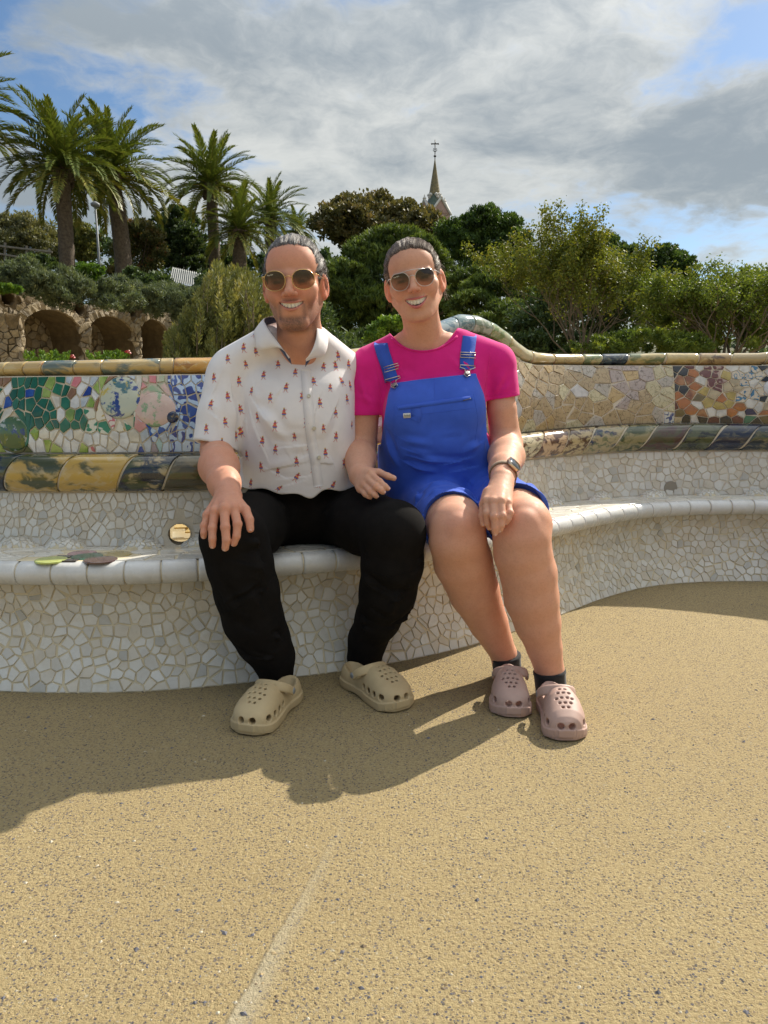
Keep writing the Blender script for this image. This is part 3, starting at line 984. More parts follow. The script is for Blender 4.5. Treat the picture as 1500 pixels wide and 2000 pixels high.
S1, S2, S3 = s_at_px(327, N_P0), s_at_px(1000, N_P0), s_at_px(1318, N_P0)
SM = s_at_px(560, N_P0)
add_panel(pl, S1, 0.038, .0045)
add_panel(S1, SM, 0.040, .0042, .30)
add_panel(SM, S2, 0.06, .005)
add_panel(S2, S3, 0.062, .0030, .42)
add_panel(S3, pr, 0.040, .0038, .34)
col.sort(key=lambda w: -w[0])
for a, V, F, m in col[:300]:
    obj('coloured_tile', V, F, m, bench, False)
V = []; F = []; MI = []; ml = []; o = 0
for a, v_, f_, m in col[300:]:
    if m not in ml: ml.append(m)
    V.append(v_); F += [tuple(i + o for i in q) for q in f_]; MI += [ml.index(m)] * len(f_); o += len(v_)
if V: obj('coloured_tile_mosaic', np.vstack(V), F, ml, bench, False, MI, kind='stuff')


def splash(name, cols, scale):
    def ex(q, p, co):
        c = cols[0]
        for k, cc in enumerate(cols[1:]):
            f = q.mapr(q.noise(q.vmath('ADD', co, (k * 3.1, k * 1.7, k * 2.3)), scale * (1 + .25 * k), 5, .6), .545, .61, 0, 1, True)
            c = q.mix(f, c, cc)
        q.put(p, 'Base Color', c)
    return glaze(name, cols[0], extra=ex)


PLATE = {'moss_plate': splash('moss_plate', [(.06, .12, .04), (.03, .05, .18), (.42, .46, .42), (.13, .17, .03)], 26),
         'splash_plate': splash('splash_plate', [(.50, .52, .40), (.05, .15, .18), (.52, .40, .07), (.02, .05, .22)], 17),
         'blush_plate': splash('blush_plate', [(.60, .43, .36), (.24, .36, .20), (.62, .48, .40)], 22),
         'night_plate': splash('night_plate', [(.015, .02, .045), (.3, .2, .07), (.02, .03, .1)], 45),
         'snow_plate': splash('snow_plate', [(.6, .6, .6), (.62, .62, .6)], 20)}
for s_, v_, r, nm, e0 in circ:
    V = []; F = []
    for i, (rr, oo) in enumerate(((r, -.003), (r, .003), (r * .93, .0055), (r * .5, .007), (0.0005, .007))):
        a = np.linspace(0, 2 * np.pi, 28, endpoint=False)
        e_ = float(np.linalg.norm(pan(np.array([s_ + .01]), np.array([v_]), 0) - pan(np.array([s_ - .01]), np.array([v_]), 0))) / .02
        uu = s_ + rr * np.cos(a) / e_; vv = v_ + rr * np.sin(a)
        V.append(pan(uu, vv, oo))
    F = [(i * 28 + k, i * 28 + (k + 1) % 28, (i + 1) * 28 + (k + 1) % 28, (i + 1) * 28 + k) for i in range(4) for k in range(28)]
    obj('plate_tile', np.vstack(V), F, PLATE[nm], bench, True)
# small grille let into the right end of the lower back
s_ = s_at_px(1315, .36)
V, F = strip_piece('low', s_ - .022, s_ + .022, 0, 5, 7, 0.0, .006)
c0 = bpt('low', s_, .16, .004)
x0, y0, nx, ny = frame(s_)
q = MB()
for i in range(-3, 4):
    for j in range(-2, 3):
        if abs(i) + abs(j) < 5:
            q.lathe([(.0042, -.001), (.0042, .0015)], Vector(c0) + Vector((ny, -nx, 0)) * i * .0095 + Vector((0, 0, j * .0095 + (.0047 if i % 2 else 0))), 6, Matrix.Rotation(math.atan2(ny, nx), 3, 'Z') @ Matrix.Rotation(-math.pi / 2, 3, 'Y'))
M_grille = mat('grille_dark', (.02, .018, .016), .8)
dg = MB(); dg.lathe([(.036, -.003), (.036, .001)], Vector(c0) - Vector((nx, ny, 0)) * .001, 20, Matrix.Rotation(math.atan2(ny, nx), 3, 'Z') @ Matrix.Rotation(-math.pi / 2, 3, 'Y'))
gr_o = dg.build('drain_grille', mat('grille_plate', (.30, .26, .20), .8), bench)
q.build('grille_holes', M_grille, gr_o)
# ================================================================== the hillside behind the bench
M_earth = mat('hill_earth', (0.050, 0.062, 0.026), 0.95, (0.095, 0.088, 0.042), 0.5, bump=(3, 0.6, 0.1))


def terrain_z(X, Y):
    lf = np.clip((-X - 5) / 4, 0, 1)
    t = np.clip((Y - 24.5 - 11 * lf) / (40 - 11 * lf), 0, 1); t = t * t * (3 - 2 * t)
    left = np.clip((-X + 2) / 14, 0, 1)
    far = np.clip((Y - 60) / 80, 0, 1)
    z = -0.6 + t * (5.2 + 3.6 * left) + far * 7
    back = (X + 14.6) * -0.8914 + (Y - 23.0) * 0.4532            # distance behind the face of the arcade
    shelf = np.clip((back - 2.6) / 1.2, 0, 1) * np.clip((-X - 6.5) / 2.5, 0, 1)
    return np.maximum(z, -0.6 + shelf * 5.0)


xs = np.linspace(-110, 110, 150); ys = np.concatenate([np.linspace(6.5, 70, 120), np.linspace(73, 170, 40)])
gx, gy = np.meshgrid(xs, ys, indexing='ij')
gz = terrain_z(gx, gy) + 0.15 * np.sin(gx * .9) * np.sin(gy * .7)
gz[:, 0] = -0.8
i, j = np.meshgrid(np.arange(len(xs) - 1), np.arange(len(ys) - 1), indexing='ij')
a = (i * len(ys) + j).ravel(); n_ = len(ys)
obj('hillside', np.stack([gx.ravel(), gy.ravel(), gz.ravel()], 1), np.stack([a, a + n_, a + n_ + 1, a + 1], 1), M_earth, kind='structure')


def leaf_mat(name, c1, c2, c3=None, rough=0.55, transl=0.30):
    """leaves: colour varies from leaf to leaf and clump to clump, some light passes through the blade"""
    m = bpy.data.materials.new(name); m.use_nodes = True
    t = m.node_tree; q = NB(t); p = t.nodes['Principled BSDF']
    at_ = q.n('ShaderNodeAttribute', attribute_name='tint')
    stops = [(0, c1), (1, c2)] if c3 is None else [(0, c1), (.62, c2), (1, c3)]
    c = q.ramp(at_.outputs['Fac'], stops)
    q.put(p, 'Base Color', c); p.inputs['Roughness'].default_value = rough
    p.inputs['Specular IOR Level'].default_value = 0.3
    tr = q.n('ShaderNodeBsdfTranslucent', {0: q.vmath('MULTIPLY', c, (1.25, 1.15, .55))})
    mx = q.n('ShaderNodeMixShader', {0: transl, 1: p.outputs[0], 2: tr.outputs[0]})
    t.links.new(mx.outputs[0], t.nodes['Material Output'].inputs[0])
    return m


def set_tint(me, tint, per):
    at_ = me.attributes.new('tint', 'FLOAT', 'POINT')
    at_.data.foreach_set('value', np.repeat(np.clip(tint, 0, 1), per).astype(np.float32))


def leaves_mesh(name, pos, axis, nor, ln, wd, tint, mt):
    """one pointed blade (a diamond of two triangles) per position"""
    side = np.cross(axis, nor); side /= np.linalg.norm(side, axis=1, keepdims=True) + 1e-9
    ln = ln[:, None]; wd = wd[:, None]
    nn = np.cross(side, axis)
    V = np.stack([pos - axis * ln * .5, pos + side * wd * .5 - axis * ln * .05, pos + axis * ln * .5 - nn * ln * .08, pos - side * wd * .5 - axis * ln * .05], 1).reshape(-1, 3)
    k = np.arange(len(pos)) * 4
    me = mesh(name, V, np.stack([k, k + 1, k + 2, k + 3], 1), mt, False)
    set_tint(me, tint, 4)
    return me


def crown_leaves(lobes, n, ln, wd, R, clump=.30, nclump=26, droop=0.0, radial=.5, up=.3, shell=.55, tvar=.25, tbase=.4, flat=.75):
    """leaf positions in clumps spread through the outer volume of ellipsoid lobes (centre, radii)"""
    vol = np.array([r[0] * r[2] for c, r in lobes]); vol = vol / vol.sum()
    P = []; A = []; N = []; T = []
    for (c, r), w in zip(lobes, vol):
        c = np.array(c); r = np.array(r)
        m = int(n * w); k = max(5, int(nclump * (.5 + w * len(lobes) * .5)))
        d = unit(R.normal(size=(k, 3))); d[:, 2] = np.where(d[:, 2] < -.35, -d[:, 2], d[:, 2])
        d = unit(d)
        cc = d * (shell + (1 - shell) * R.random((k, 1)) ** .5) * r
        ct = R.normal(0, tvar, k)
        ci = R.integers(0, k, m)
        rr = clump * r.min() * (0.6 + .8 * R.random(k))
        o = unit(R.normal(size=(m, 3))) * (R.random((m, 1)) ** .45) * rr[ci][:, None]
        o[:, 2] *= flat
        P.append(c + cc[ci] + o)
        out = unit(unit(o) * (1 - radial) + unit(cc[ci] / r) * radial + np.array([0, 0, up]))
        ax_ = unit(out + R.normal(0, .55, (m, 3)) + np.array([0, 0, -droop]))
        A.append(ax_); N.append(unit(out + R.normal(0, .6, (m, 3))))
        T.append(tbase + ct[ci] + R.normal(0, .12, m) + .2 * o[:, 2] / (rr[ci] * flat + 1e-6))  # last term lightens clump tops: sunlit tops put into the leaf colour
    P = np.vstack(P); A = np.vstack(A); N = np.vstack(N); T = np.concatenate(T)
    m = len(P)
    return P, A, N, ln * (.6 + .8 * R.random(m)), wd * (.6 + .8 * R.random(m)), T


def branches(mb, p, d, length, r, depth, R, spread=.55, n=5, upb=.15, kids=3, tips=None, seg=4):
    pts = [np.array(p)]; dd = unit(np.array(d, float)); rs = [r]
    for k in range(seg):
        dd = unit(dd + R.normal(0, .13, 3) + np.array([0, 0, upb * .3]))
        pts.append(pts[-1] + dd * length / seg); rs.append(r * (1 - .55 * (k + 1) / seg))
    mb.tube(pts, rs, n if depth > 1 else 4, cap=False)
    if tips is not None and depth <= 1:
        tips += pts[2:]
    if depth > 0:
        for k in range(kids):
            u = R.random() * .6 + .4; q = pts[min(seg, 1 + int(u * (seg - .01)))]
            branches(mb, q, unit(dd + R.normal(0, spread, 3) + np.array([0, 0, upb])), length * (.55 + .25 * R.random()), rs[-1] * 1.05, depth - 1, R, spread, n, upb, kids, tips, seg)


M_bark = mat('dark_bark', (0.060, 0.045, 0.033), 0.95, (0.11, 0.085, 0.06), 6, bump=(18, 0.9, 0.03))
M_twig = mat('grey_twig', (0.20, 0.155, 0.11), 0.9, (0.12, 0.095, 0.07), 8)
M_palmbark = mat('palm_trunk', (0.085, 0.062, 0.045), 0.95, (0.15, 0.115, 0.08), 7, bump=(14, 1.0, 0.05))

# leaf palettes
L_pine = leaf_mat('pine_needles', (0.040, 0.065, 0.018), (0.095, 0.145, 0.030), (0.185, 0.245, 0.050))
L_pined = leaf_mat('dark_pine_needles', (0.026, 0.050, 0.016), (0.058, 0.110, 0.022), (0.115, 0.18, 0.036))
L_brown = leaf_mat('russet_oak_leaves', (0.070, 0.076, 0.028), (0.135, 0.122, 0.048), (0.205, 0.16, 0.07))
L_yel = leaf_mat('yellow_green_leaves', (0.078, 0.114, 0.018), (0.163, 0.189, 0.031), (0.338, 0.286, 0.039), transl=.38)
L_bush = leaf_mat('bush_leaves', (0.068, 0.112, 0.021), (0.135, 0.188, 0.033), (0.300, 0.330, 0.053), transl=.38)
L_sage = leaf_mat('rosemary_leaves', (0.070, 0.096, 0.054), (0.132, 0.171, 0.096), (0.217, 0.248, 0.139))
L_olive = leaf_mat('olive_sprigs', (0.088, 0.106, 0.035), (0.184, 0.200, 0.064), (0.320, 0.304, 0.104))
L_green = leaf_mat('fresh_leaves', (0.054, 0.114, 0.017), (0.114, 0.210, 0.026), (0.192, 0.300, 0.042))
L_dark = leaf_mat('dark_tree_leaves', (0.031, 0.058, 0.024), (0.068, 0.109, 0.037), (0.128, 0.178, 0.061))
L_red = leaf_mat('autumn_leaves', (0.065, 0.085, 0.030), (0.135, 0.135, 0.050), (0.27, 0.13, 0.06))
L_grey = leaf_mat('grey_brown_leaves', (0.085, 0.095, 0.048), (0.17, 0.175, 0.085), (0.28, 0.26, 0.13))
L_palm = leaf_mat('palm_leaflets', (0.053, 0.090, 0.025), (0.132, 0.174, 0.034), (0.341, 0.287, 0.065), rough=.42, transl=.22)


def lobe(px, py, D, rx, ry, depth=1.0):
    """ellipsoid at depth D that covers rx by ry pixels of the photograph"""
    k = D / 1500
    return (AT(px, py, D), (rx * k, rx * k * depth, ry * k))


def plant(name, label, cat, lobes, n, ln, wd, mt, seed, trunk=None, group=None, part='crown', **kw):
    R = np.random.default_rng(seed)
    c0 = np.mean([l[0] for l in lobes], 0)
    x, y = float(c0[0]), float(c0[1])
    z0 = float(terrain_z(np.array(x), np.array(y)))
    root = empty(name, (x, y, z0), label, cat, group)
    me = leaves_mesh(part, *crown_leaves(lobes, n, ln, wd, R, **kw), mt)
    link(part, me, root)
    tr = MB()
    if trunk:
        tx, tr_r, limbs = trunk
        base = np.array([x + tx, y, z0 - .2])
        zc = min(l[0][2] - l[1][2] * .3 for l in lobes)
        top = np.array([x, y, max(zc, z0 + .6)])
        tr.tube([base, base * .6 + top * .4 + np.array([tr_r, 0, 0]), top], [tr_r * 1.25, tr_r, tr_r * .8], 8)
        for c, r in lobes[:limbs]:
            c = np.array(c) + R.normal(0, .15, 3) * np.array(r)
            mid = (top * .5 + c * .5) + R.normal(0, .08, 3) * r[0]
            tr.tube([top, mid, c], [tr_r * .62, tr_r * .4, tr_r * .16], 6, cap=False)
        tr.build('trunk', M_bark, root, True)
    return root


# ------------------------------------------------------------------ palms
def frond_mesh(name, R, length, arch, n=52, leaf=.44):
    """a feather leaf growing along +X from the origin, arching down; two rows of narrow leaflets"""
    t = np.linspace(0, 1, 16)
    ang = -arch * t ** 1.35
    dx = np.cos(ang); dz = np.sin(ang)
    X = np.r_[0, np.cumsum((dx[1:] + dx[:-1]) / 2 * np.diff(t))] * length
    Z = np.r_[0, np.cumsum((dz[1:] + dz[:-1]) / 2 * np.diff(t))] * length
    side = R.normal(0, .04)
    Yc = side * length * t ** 2
    mb = MB()
    mb.tube(np.stack([X, Yc, Z], 1)[::2], [.045 * (1 - .85 * k / 7) for k in range(8)], 4, cap=False)
    V = list(mb.v); F = list(mb.f); T = [.75] * len(V)
    u = np.linspace(.10, .995, n)
    for sgn in (-1, 1):
        for k in range(n):
            uu = u[k] + R.normal(0, .004)
            p = np.array([np.interp(uu, t, X), np.interp(uu, t, Yc), np.interp(uu, t, Z)])
            a = -arch * uu ** 1.35
            fw = np.array([math.cos(a), 0, math.sin(a)]); upv = np.array([-math.sin(a), 0, math.cos(a)])
            L = leaf * (.55 + .6 * math.sin(math.pi * min(1, uu * .9 + .12))) * (.85 + .3 * R.random()) * length / 3.4
            fwd = .45 + .75 * uu
            d = unit(fw * fwd + np.array([0, sgn, 0]) * (1.0 - .35 * uu) + upv * (.42 + R.normal(0, .14)))
            w = np.cross(d, upv); w = w / (np.linalg.norm(w) + 1e-9) * .030 * length / 3.4
            tip = p + d * L + np.array([0, 0, -.16 * L])
            mid = p + d * L * .5
            o = len(V)
            V += [p - w * .6, p + w * .6, mid + w, tip, mid - w]
            F += [(o, o + 1, o + 2, o + 4), (o + 4, o + 2, o + 3)]
            tv = .38 + .22 * uu + R.normal(0, .1)
            T += [tv] * 5
    me = mesh(name, V, F, L_palm, False)
    at_ = me.attributes.new('tint', 'FLOAT', 'POINT'); at_.data.foreach_set('value', np.clip(np.array(T, np.float32), 0, 1))
    return me


RP = np.random.default_rng(77)
FR_young = [frond_mesh('frond', RP, 3.4, a) for a in (.65, .9, 1.15)]
FR_mid = [frond_mesh('frond', RP, 3.4, a) for a in (1.05, 1.3, 1.5)]
FR_old = [frond_mesh('frond', RP, 3.4, a) for a in (.85, 1.05, 1.3)]
at_list = []
for me in FR_old:                                           # older fronds are yellower
    d = np.empty(len(me.vertices), np.float32); me.attributes['tint'].data.foreach_get('value', d)
    me.attributes['tint'].data.foreach_set('value', np.clip(d + .20, 0, 1))


def palm(label, px, py, D, rad_px, base_py, trunk_px, nf, seed, lean=0.0, group='palms on the hillside'):
    R = np.random.default_rng(seed)
    c = AT(px, py, D); k = D / 1500
    bz = AT(px, base_py, D)[2]
    root = empty('palm_tree', (float(c[0] + lean), float(c[1]), float(bz)), label, 'palm tree', group)
    tr = MB(); rt = trunk_px * k / 2
    b0 = np.array([c[0] + lean, c[1], bz - .6])
    pts = []; rs = []
    for i in range(15):
        u = i / 14
        pts.append(b0 * (1 - u) + np.array([c[0], c[1], c[2] - .1]) * u + np.array([lean * .25 * math.sin(math.pi * u), 0, 0]))
        rs.append(rt * (1.12 - .2 * u + .05 * (i % 2)) * (1.0 if u < .86 else 1.0 + 1.6 * (u - .86) / .14 * .45))
    tr.tube(pts, rs, 12)
    tr.build('trunk', M_palmbark, root, True)
    # the skirt of cut leaf bases under the crown
    sk = MB()
    for i in range(60):
        a = R.random() * 6.283; h = R.random()
        p = np.array([c[0], c[1], c[2]]) + np.array([math.cos(a) * rt * 1.15, math.sin(a) * rt * 1.15, -.15 - h * 1.1])
        sk.tube([p, p + np.array([math.cos(a) * .22, math.sin(a) * .22, .26])], [.07, .03], 4)
    sk.build('leaf_bases', M_palmbark, root, False, kind='stuff')
    ln = rad_px * k / 3.4 * 1.12
    for i in range(nf):
        u = (i + .5) / nf
        el = math.radians(82 - 100 * u ** .95) + R.normal(0, .08)
        az = i * 2.39996 + R.normal(0, .15)
        me = FR_young[i % 3] if u < .35 else FR_mid[i % 3] if u < .78 else FR_old[i % 3]
        f = bpy.data.objects.new('frond', me); COL.objects.link(f)
        f.parent = root
        f.location = Vector((float(c[0]), float(c[1]), float(c[2]))) - root.location + Vector((0, 0, -.25 * u))
        sc = ln * (.82 + .3 * R.random()) * (.92 if u < .15 else 1.0)
        f.scale = (sc, sc, sc)
        f.rotation_euler = (R.normal(0, .15), -el, az)
    return root


palm('tallest and nearest palm, its broad crown left of the lamp post', 122, 322, 45, 122, 512, 26, 80, 1, -.05)
palm('palm with a leaning trunk just right of the lamp post', 216, 336, 50, 118, 535, 29, 76, 2, .55)
palm('slender palm standing alone against the sky above the pale shed', 412, 358, 57, 92, 530, 20, 64, 3, .1)
palm('short palm with a low crown just right of the slender palm', 466, 448, 54, 84, 528, 24, 60, 4, 0)
palm('farther palm whose crown shows between the short palm and the oak', 527, 425, 72, 76, 540, 16, 52, 5, 0)
palm('palm at the left edge with only its right frond tips in view', -98, 222, 43, 142, 512, 26, 66, 6, 0)
palm('distant palm crown just left of the russet oak', 578, 452, 80, 48, 545, 12, 46, 8, 0)

# ------------------------------------------------------------------ trees and shrubs
# far wood on the ridge
RW = np.random.default_rng(5)
lb = []
for px in range(-420, 1980, 62):
    yy = np.interp(px, (-420, 0, 300, 560, 900, 1100, 1350, 1500, 2000), (420, 452, 468, 500, 478, 520, 545, 556, 560)) + RW.normal(0, 7)
    lb.append(lobe(px, yy + 58, 92 + RW.normal(0, 5), 56 + RW.normal(0, 8), 52, 1.0))
me = leaves_mesh('far_wood', *crown_leaves(lb, 52000, .55, .30, RW, clump=.32, nclump=22, flat=.8), L_dark)
tag(link('far_wood', me), kind='stuff')
# low scrub covering the slopes
lb = []
for _ in range(230):
    Y = RW.uniform(27, 96); X = RW.uniform(-1.15, 1.15) * Y
    bk = (X + 14.6) * -0.8914 + (Y - 23.0) * 0.4532
    if X < -5 and bk < 4: continue
    r_ = RW.uniform(.8, 2.0) * (.7 + Y / 90)
    lb.append(((X, Y, float(terrain_z(np.array(X), np.array(Y))) + r_ * .25), (r_ * 1.3, r_ * 1.3, r_ * .75)))
me = leaves_mesh('hillside_scrub', *crown_leaves(lb, 60000, .36, .17, RW, clump=.5, nclump=10, flat=.8), L_dark)
tag(link('hillside_scrub', me), kind='stuff')


def dome(cx, top, bot, x0, x1, D, nl, seed, rl=.36, depth=.8):
    """lobes of a domed crown between its outline pixels"""
    R = np.random.default_rng(seed); out = []
    w = (x1 - x0) / 2; h = bot - top
    out.append(lobe(cx, top + h * .55, D, w * .66, h * .40, depth))
    for i in range(nl):
        a = math.pi * (i + .5) / nl + R.normal(0, .1)
        rr = rl * w * (.8 + .4 * R.random())
        px = cx + math.cos(a) * (w - rr * .95); py = top + h * .62 - math.sin(a) * (h * .62 - rr * .80)
        out.append(lobe(px, py, D + R.normal(0, .35) * w * D / 1500, rr, rr * .72, 1.0))
    for i in range(nl):
        px = cx + R.uniform(-.8, .8) * w; py = top + h * R.uniform(.3, .85)
        rr = rl * w * (.75 + .3 * R.random())
        out.append(lobe(px, py, D - (.25 + .5 * R.random()) * w * D / 1500, rr, rr * .7, 1.0))
    return out


plant('oak_tree', 'russet brown oak with a loose crown below the spire', 'tree', dome(722, 376, 500, 606, 842, 64, 9, 21, .30) + [lobe(822, 452, 63, 46, 36), lobe(845, 470, 62, 46, 36)], 26000, .34, .20, L_brown, 21, (0, .35, 5), clump=.42, nclump=30, shell=.45, flat=.9)
plant('pine_tree', 'dark rounded pine immediately right of the spire', 'pine tree', dome(953, 402, 560, 864, 1042, 58, 10, 22, .34) + [lobe(885, 462, 57, 36, 32)], 46000, .26, .11, L_pined, 22, (.6, .35, 6), clump=.36, nclump=34, up=.7, tbase=.42)
plant('pine_tree', 'large feathery pine filling the gap behind both people', 'pine tree', dome(770, 440, 720, 632, 912, 36, 14, 23, .30) + [lobe(880, 600, 33, 45, 34), lobe(900, 650, 34, 40, 34), lobe(690, 600, 37, 60, 60), lobe(760, 640, 37, 70, 60), lobe(650, 660, 37, 50, 50)], 100000, .26, .060, L_pine, 23, (0, .35, 8), clump=.34, nclump=44, up=.9, tbase=.46, flat=.55)
plant('pine_tree', 'lower green pine between the woman and the twiggy shrub', 'pine tree', [lobe(965, 570, 30, 62, 42), lobe(1010, 545, 31, 40, 30), lobe(930, 610, 29, 50, 40), lobe(985, 640, 28, 60, 50), lobe(920, 560, 31, 42, 34), lobe(1040, 610, 29, 46, 46), lobe(960, 520, 33, 30, 20)], 40000, .20, .05, L_pine, 24, (0, .2, 5), clump=.34, nclump=46, up=.9, tbase=.50, flat=.55)
plant('pine_tree', 'dark domed pine rising behind the twiggy shrub', 'pine tree', dome(1165, 455, 600, 1075, 1255, 56, 9, 25, .34), 26000, .26, .11, L_pined, 25, (0, .35, 5), clump=.36, nclump=30, up=.6)
plant('pine_tree', 'small far dark pine on the skyline right of the twiggy shrub', 'pine tree', dome(1300, 476, 590, 1238, 1362, 70, 8, 26, .36), 20000, .28, .12, L_pined, 26, (0, .35, 4), clump=.36, nclump=28, up=.6)
plant('pine_tree', 'low dark pine on the skyline at the right edge', 'pine tree', dome(1480, 530, 640, 1395, 1590, 60, 8, 27, .36), 20000, .28, .12, L_dark, 27, (0, .35, 4), clump=.36, nclump=28, up=.6)

plant('broadleaf_tree', 'dark green tree between the leaning palm and the slender palm', 'tree', dome(345, 400, 575, 285, 415, 62, 9, 31, .36), 26000, .24, .13, L_dark, 31, (.5, .16, 6), clump=.36, nclump=30)
plant('broadleaf_tree', 'reddish leaved tree right behind the leaning palm trunk', 'tree', dome(268, 425, 560, 212, 328, 57, 8, 32, .36), 15000, .20, .11, L_red, 32, (0, .12, 5), clump=.55, nclump=30, shell=.25)
plant('broadleaf_tree', 'grey brown scrubby tree at the left edge under the palms', 'tree', dome(40, 412, 560, -60, 118, 56, 9, 33, .32), 17000, .22, .11, L_grey, 33, (0, .14, 6), clump=.55, nclump=28, shell=.25)
plant('broadleaf_tree', 'small yellowing tree between the two nearest palm trunks', 'tree', dome(150, 430, 545, 105, 198, 54, 7, 34, .38), 11000, .19, .10, L_olive, 34, (0, .10, 5), clump=.38, nclump=26, shell=.4)
plant('broadleaf_tree', 'dark tree behind the trunk of the slender palm', 'tree', dome(430, 490, 600, 385, 500, 62, 7, 35, .38), 14000, .24, .13, L_dark, 35, (0, .14, 4), clump=.36, nclump=26)

# hedge of rosemary tumbling over the arcade
hedge = [(-60, 548, 24.6, 60, 30, L_sage), (28, 540, 25.6, 48, 30, L_sage), (82, 556, 25.4, 46, 30, L_sage), (138, 566, 26.4, 46, 40, L_sage), (186, 580, 27.6, 42, 34, L_sage), (232, 578, 29.0, 44, 32, L_sage), (280, 588, 30.6, 44, 32, L_sage), (330, 590, 32.0, 44, 36, L_sage), (372, 600, 31.0, 40, 36, L_sage)]
hl = ['grey green rosemary at the left edge above the stone arcade', 'rosemary just right of the edge one, above the first wall hole', 'rosemary sitting above the left half of the widest arch', 'rosemary below the nearest palm trunk, spilling over the wall', 'rosemary below the lamp post, hanging between two arches', 'rosemary below the leaning palm, above the middle arch', 'rosemary above the narrowest arch', 'rosemary in front of the pale shed', 'rosemary next to the olive shrub, last of the hedge']
for i, ((px, py, D, rx, ry, m), lab) in enumerate(zip(hedge, hl)):
    R = random.Random(i)
    lbs = [lobe(px, py, D, rx * .75, ry * .8)] + [lobe(px + R.uniform(-.8, .8) * rx, py + R.uniform(-.7, .75) * ry, D - R.uniform(-.5, .6), rx * .42, ry * .5) for _ in range(9)]
    plant('rosemary_bush', lab, 'shrub', lbs, 7000, .16, .035, m, 60 + i, None, 'rosemary hedge above the arcade', 'foliage', clump=.5, nclump=20, up=.6, radial=.7)
for px, py, D, rx, ry, m, lab in ((180, 540, 27.8, 30, 22, L_green, 'bright green shrub at the foot of the lamp post'), (268, 548, 33, 34, 26, L_dark, 'dark shrub right of the leaning palm trunk'), (14, 566, 24.0, 26, 9, L_green, 'bright green creeper on the wall top by the first hole'), (60, 520, 36, 60, 22, L_dark, 'dark shrub behind the hedge below the fence'),
                                  (305, 560, 35, 40, 28, L_dark, 'dark green shrub left of the pale shed'), (420, 560, 36, 40, 34, L_dark, 'dark shrub right of the pale shed')):
    R = random.Random(int(px))
    plant('shrub', lab, 'shrub', [lobe(px + R.uniform(-.5, .5) * rx, py + R.uniform(-.5, .5) * ry, D + R.uniform(-.5, .5), rx * .55, ry * .6) for _ in range(6)], 4500, .17, .09, m, 90 + int(px), None, None, 'foliage', clump=.5, nclump=18)

# olive-green feathery shrub behind the man: upright sprigs on thin stems
def sprig_bush(name, label, cat, px0, px1, top_fn, bot, D, n, mt, seed, sp=.55, ln=.075, wd=.02, stems=True, dense=60):
    R = np.random.default_rng(seed)
    c = AT((px0 + px1) / 2, bot, D)
    root = empty(name, (float(c[0]), float(c[1]), float(max(-.8, c[2] - .6))), label, cat)
    P = []; A = []; T = []
    mb = MB()
    for i in range(n):
        px = R.uniform(px0, px1); ytop = top_fn(px); py = ytop + (bot - ytop) * R.random() ** 1.25
        d = D + R.normal(0, .55)
        tip = AT(px, py, d)
        lean = np.array([(px - (px0 + px1) / 2) / (px1 - px0) * .5 + R.normal(0, .18), R.normal(0, .2), 1.0]); lean = unit(lean)
        L = sp * (.6 + .7 * R.random()); t0 = R.normal(.45, .17)
        if R.random() < .05: t0 = 1.0
        k = dense
        u = R.random(k) ** .8
        a = R.random(k) * 6.283
        e1 = unit(np.cross(lean, [0, 1, .2])); e2 = np.cross(lean, e1)
        rad = .050 * (1.15 - u) + .012
        o = np.outer(np.cos(a) * rad, e1) + np.outer(np.sin(a) * rad, e2)
        P.append(tip - np.outer(L * (1 - u), lean) + o); A.append(unit(lean * 1.1 + o / .05 + R.normal(0, .25, (k, 3)))); T.append(t0 + .22 * (u - .5) + R.normal(0, .08, k))
        if i % 3 == 0:
            mb.tube([tip - lean * L * 1.3 + R.normal(0, .03, 3), tip - lean * L * .5, tip - lean * .05], [.007, .005, .002], 4, cap=False)
    P = np.vstack(P); A = np.vstack(A); T = np.concatenate(T); m = len(P)
    link('foliage', leaves_mesh('foliage', P, A, unit(R.normal(size=(m, 3))), ln * (.6 + .8 * R.random(m)), wd * (.6 + .8 * R.random(m)), T, mt), root)
    if stems: mb.build('stems', M_twig, root, True)
    return root


sprig_bush('olive_shrub', 'tall olive green feathery shrub behind the man with upright sprigs', 'shrub', 318, 545, lambda x: np.interp(x, (318, 350, 385, 420, 450, 500, 545), (655, 618, 565, 508, 510, 530, 560)), 730, 13.0, 900, L_olive, 41, .50, .085, .020, True, 62)
plant('juniper_shrub', 'dark spreading shrub filling the shade behind the man', 'shrub', [lobe(590, 640, 15, 60, 60), lobe(640, 700, 15, 60, 50), lobe(540, 690, 14.5, 60, 50), lobe(700, 690, 16, 60, 44)], 9000, .10, .035, L_dark, 42, None, None, 'foliage', clump=.5, nclump=26)

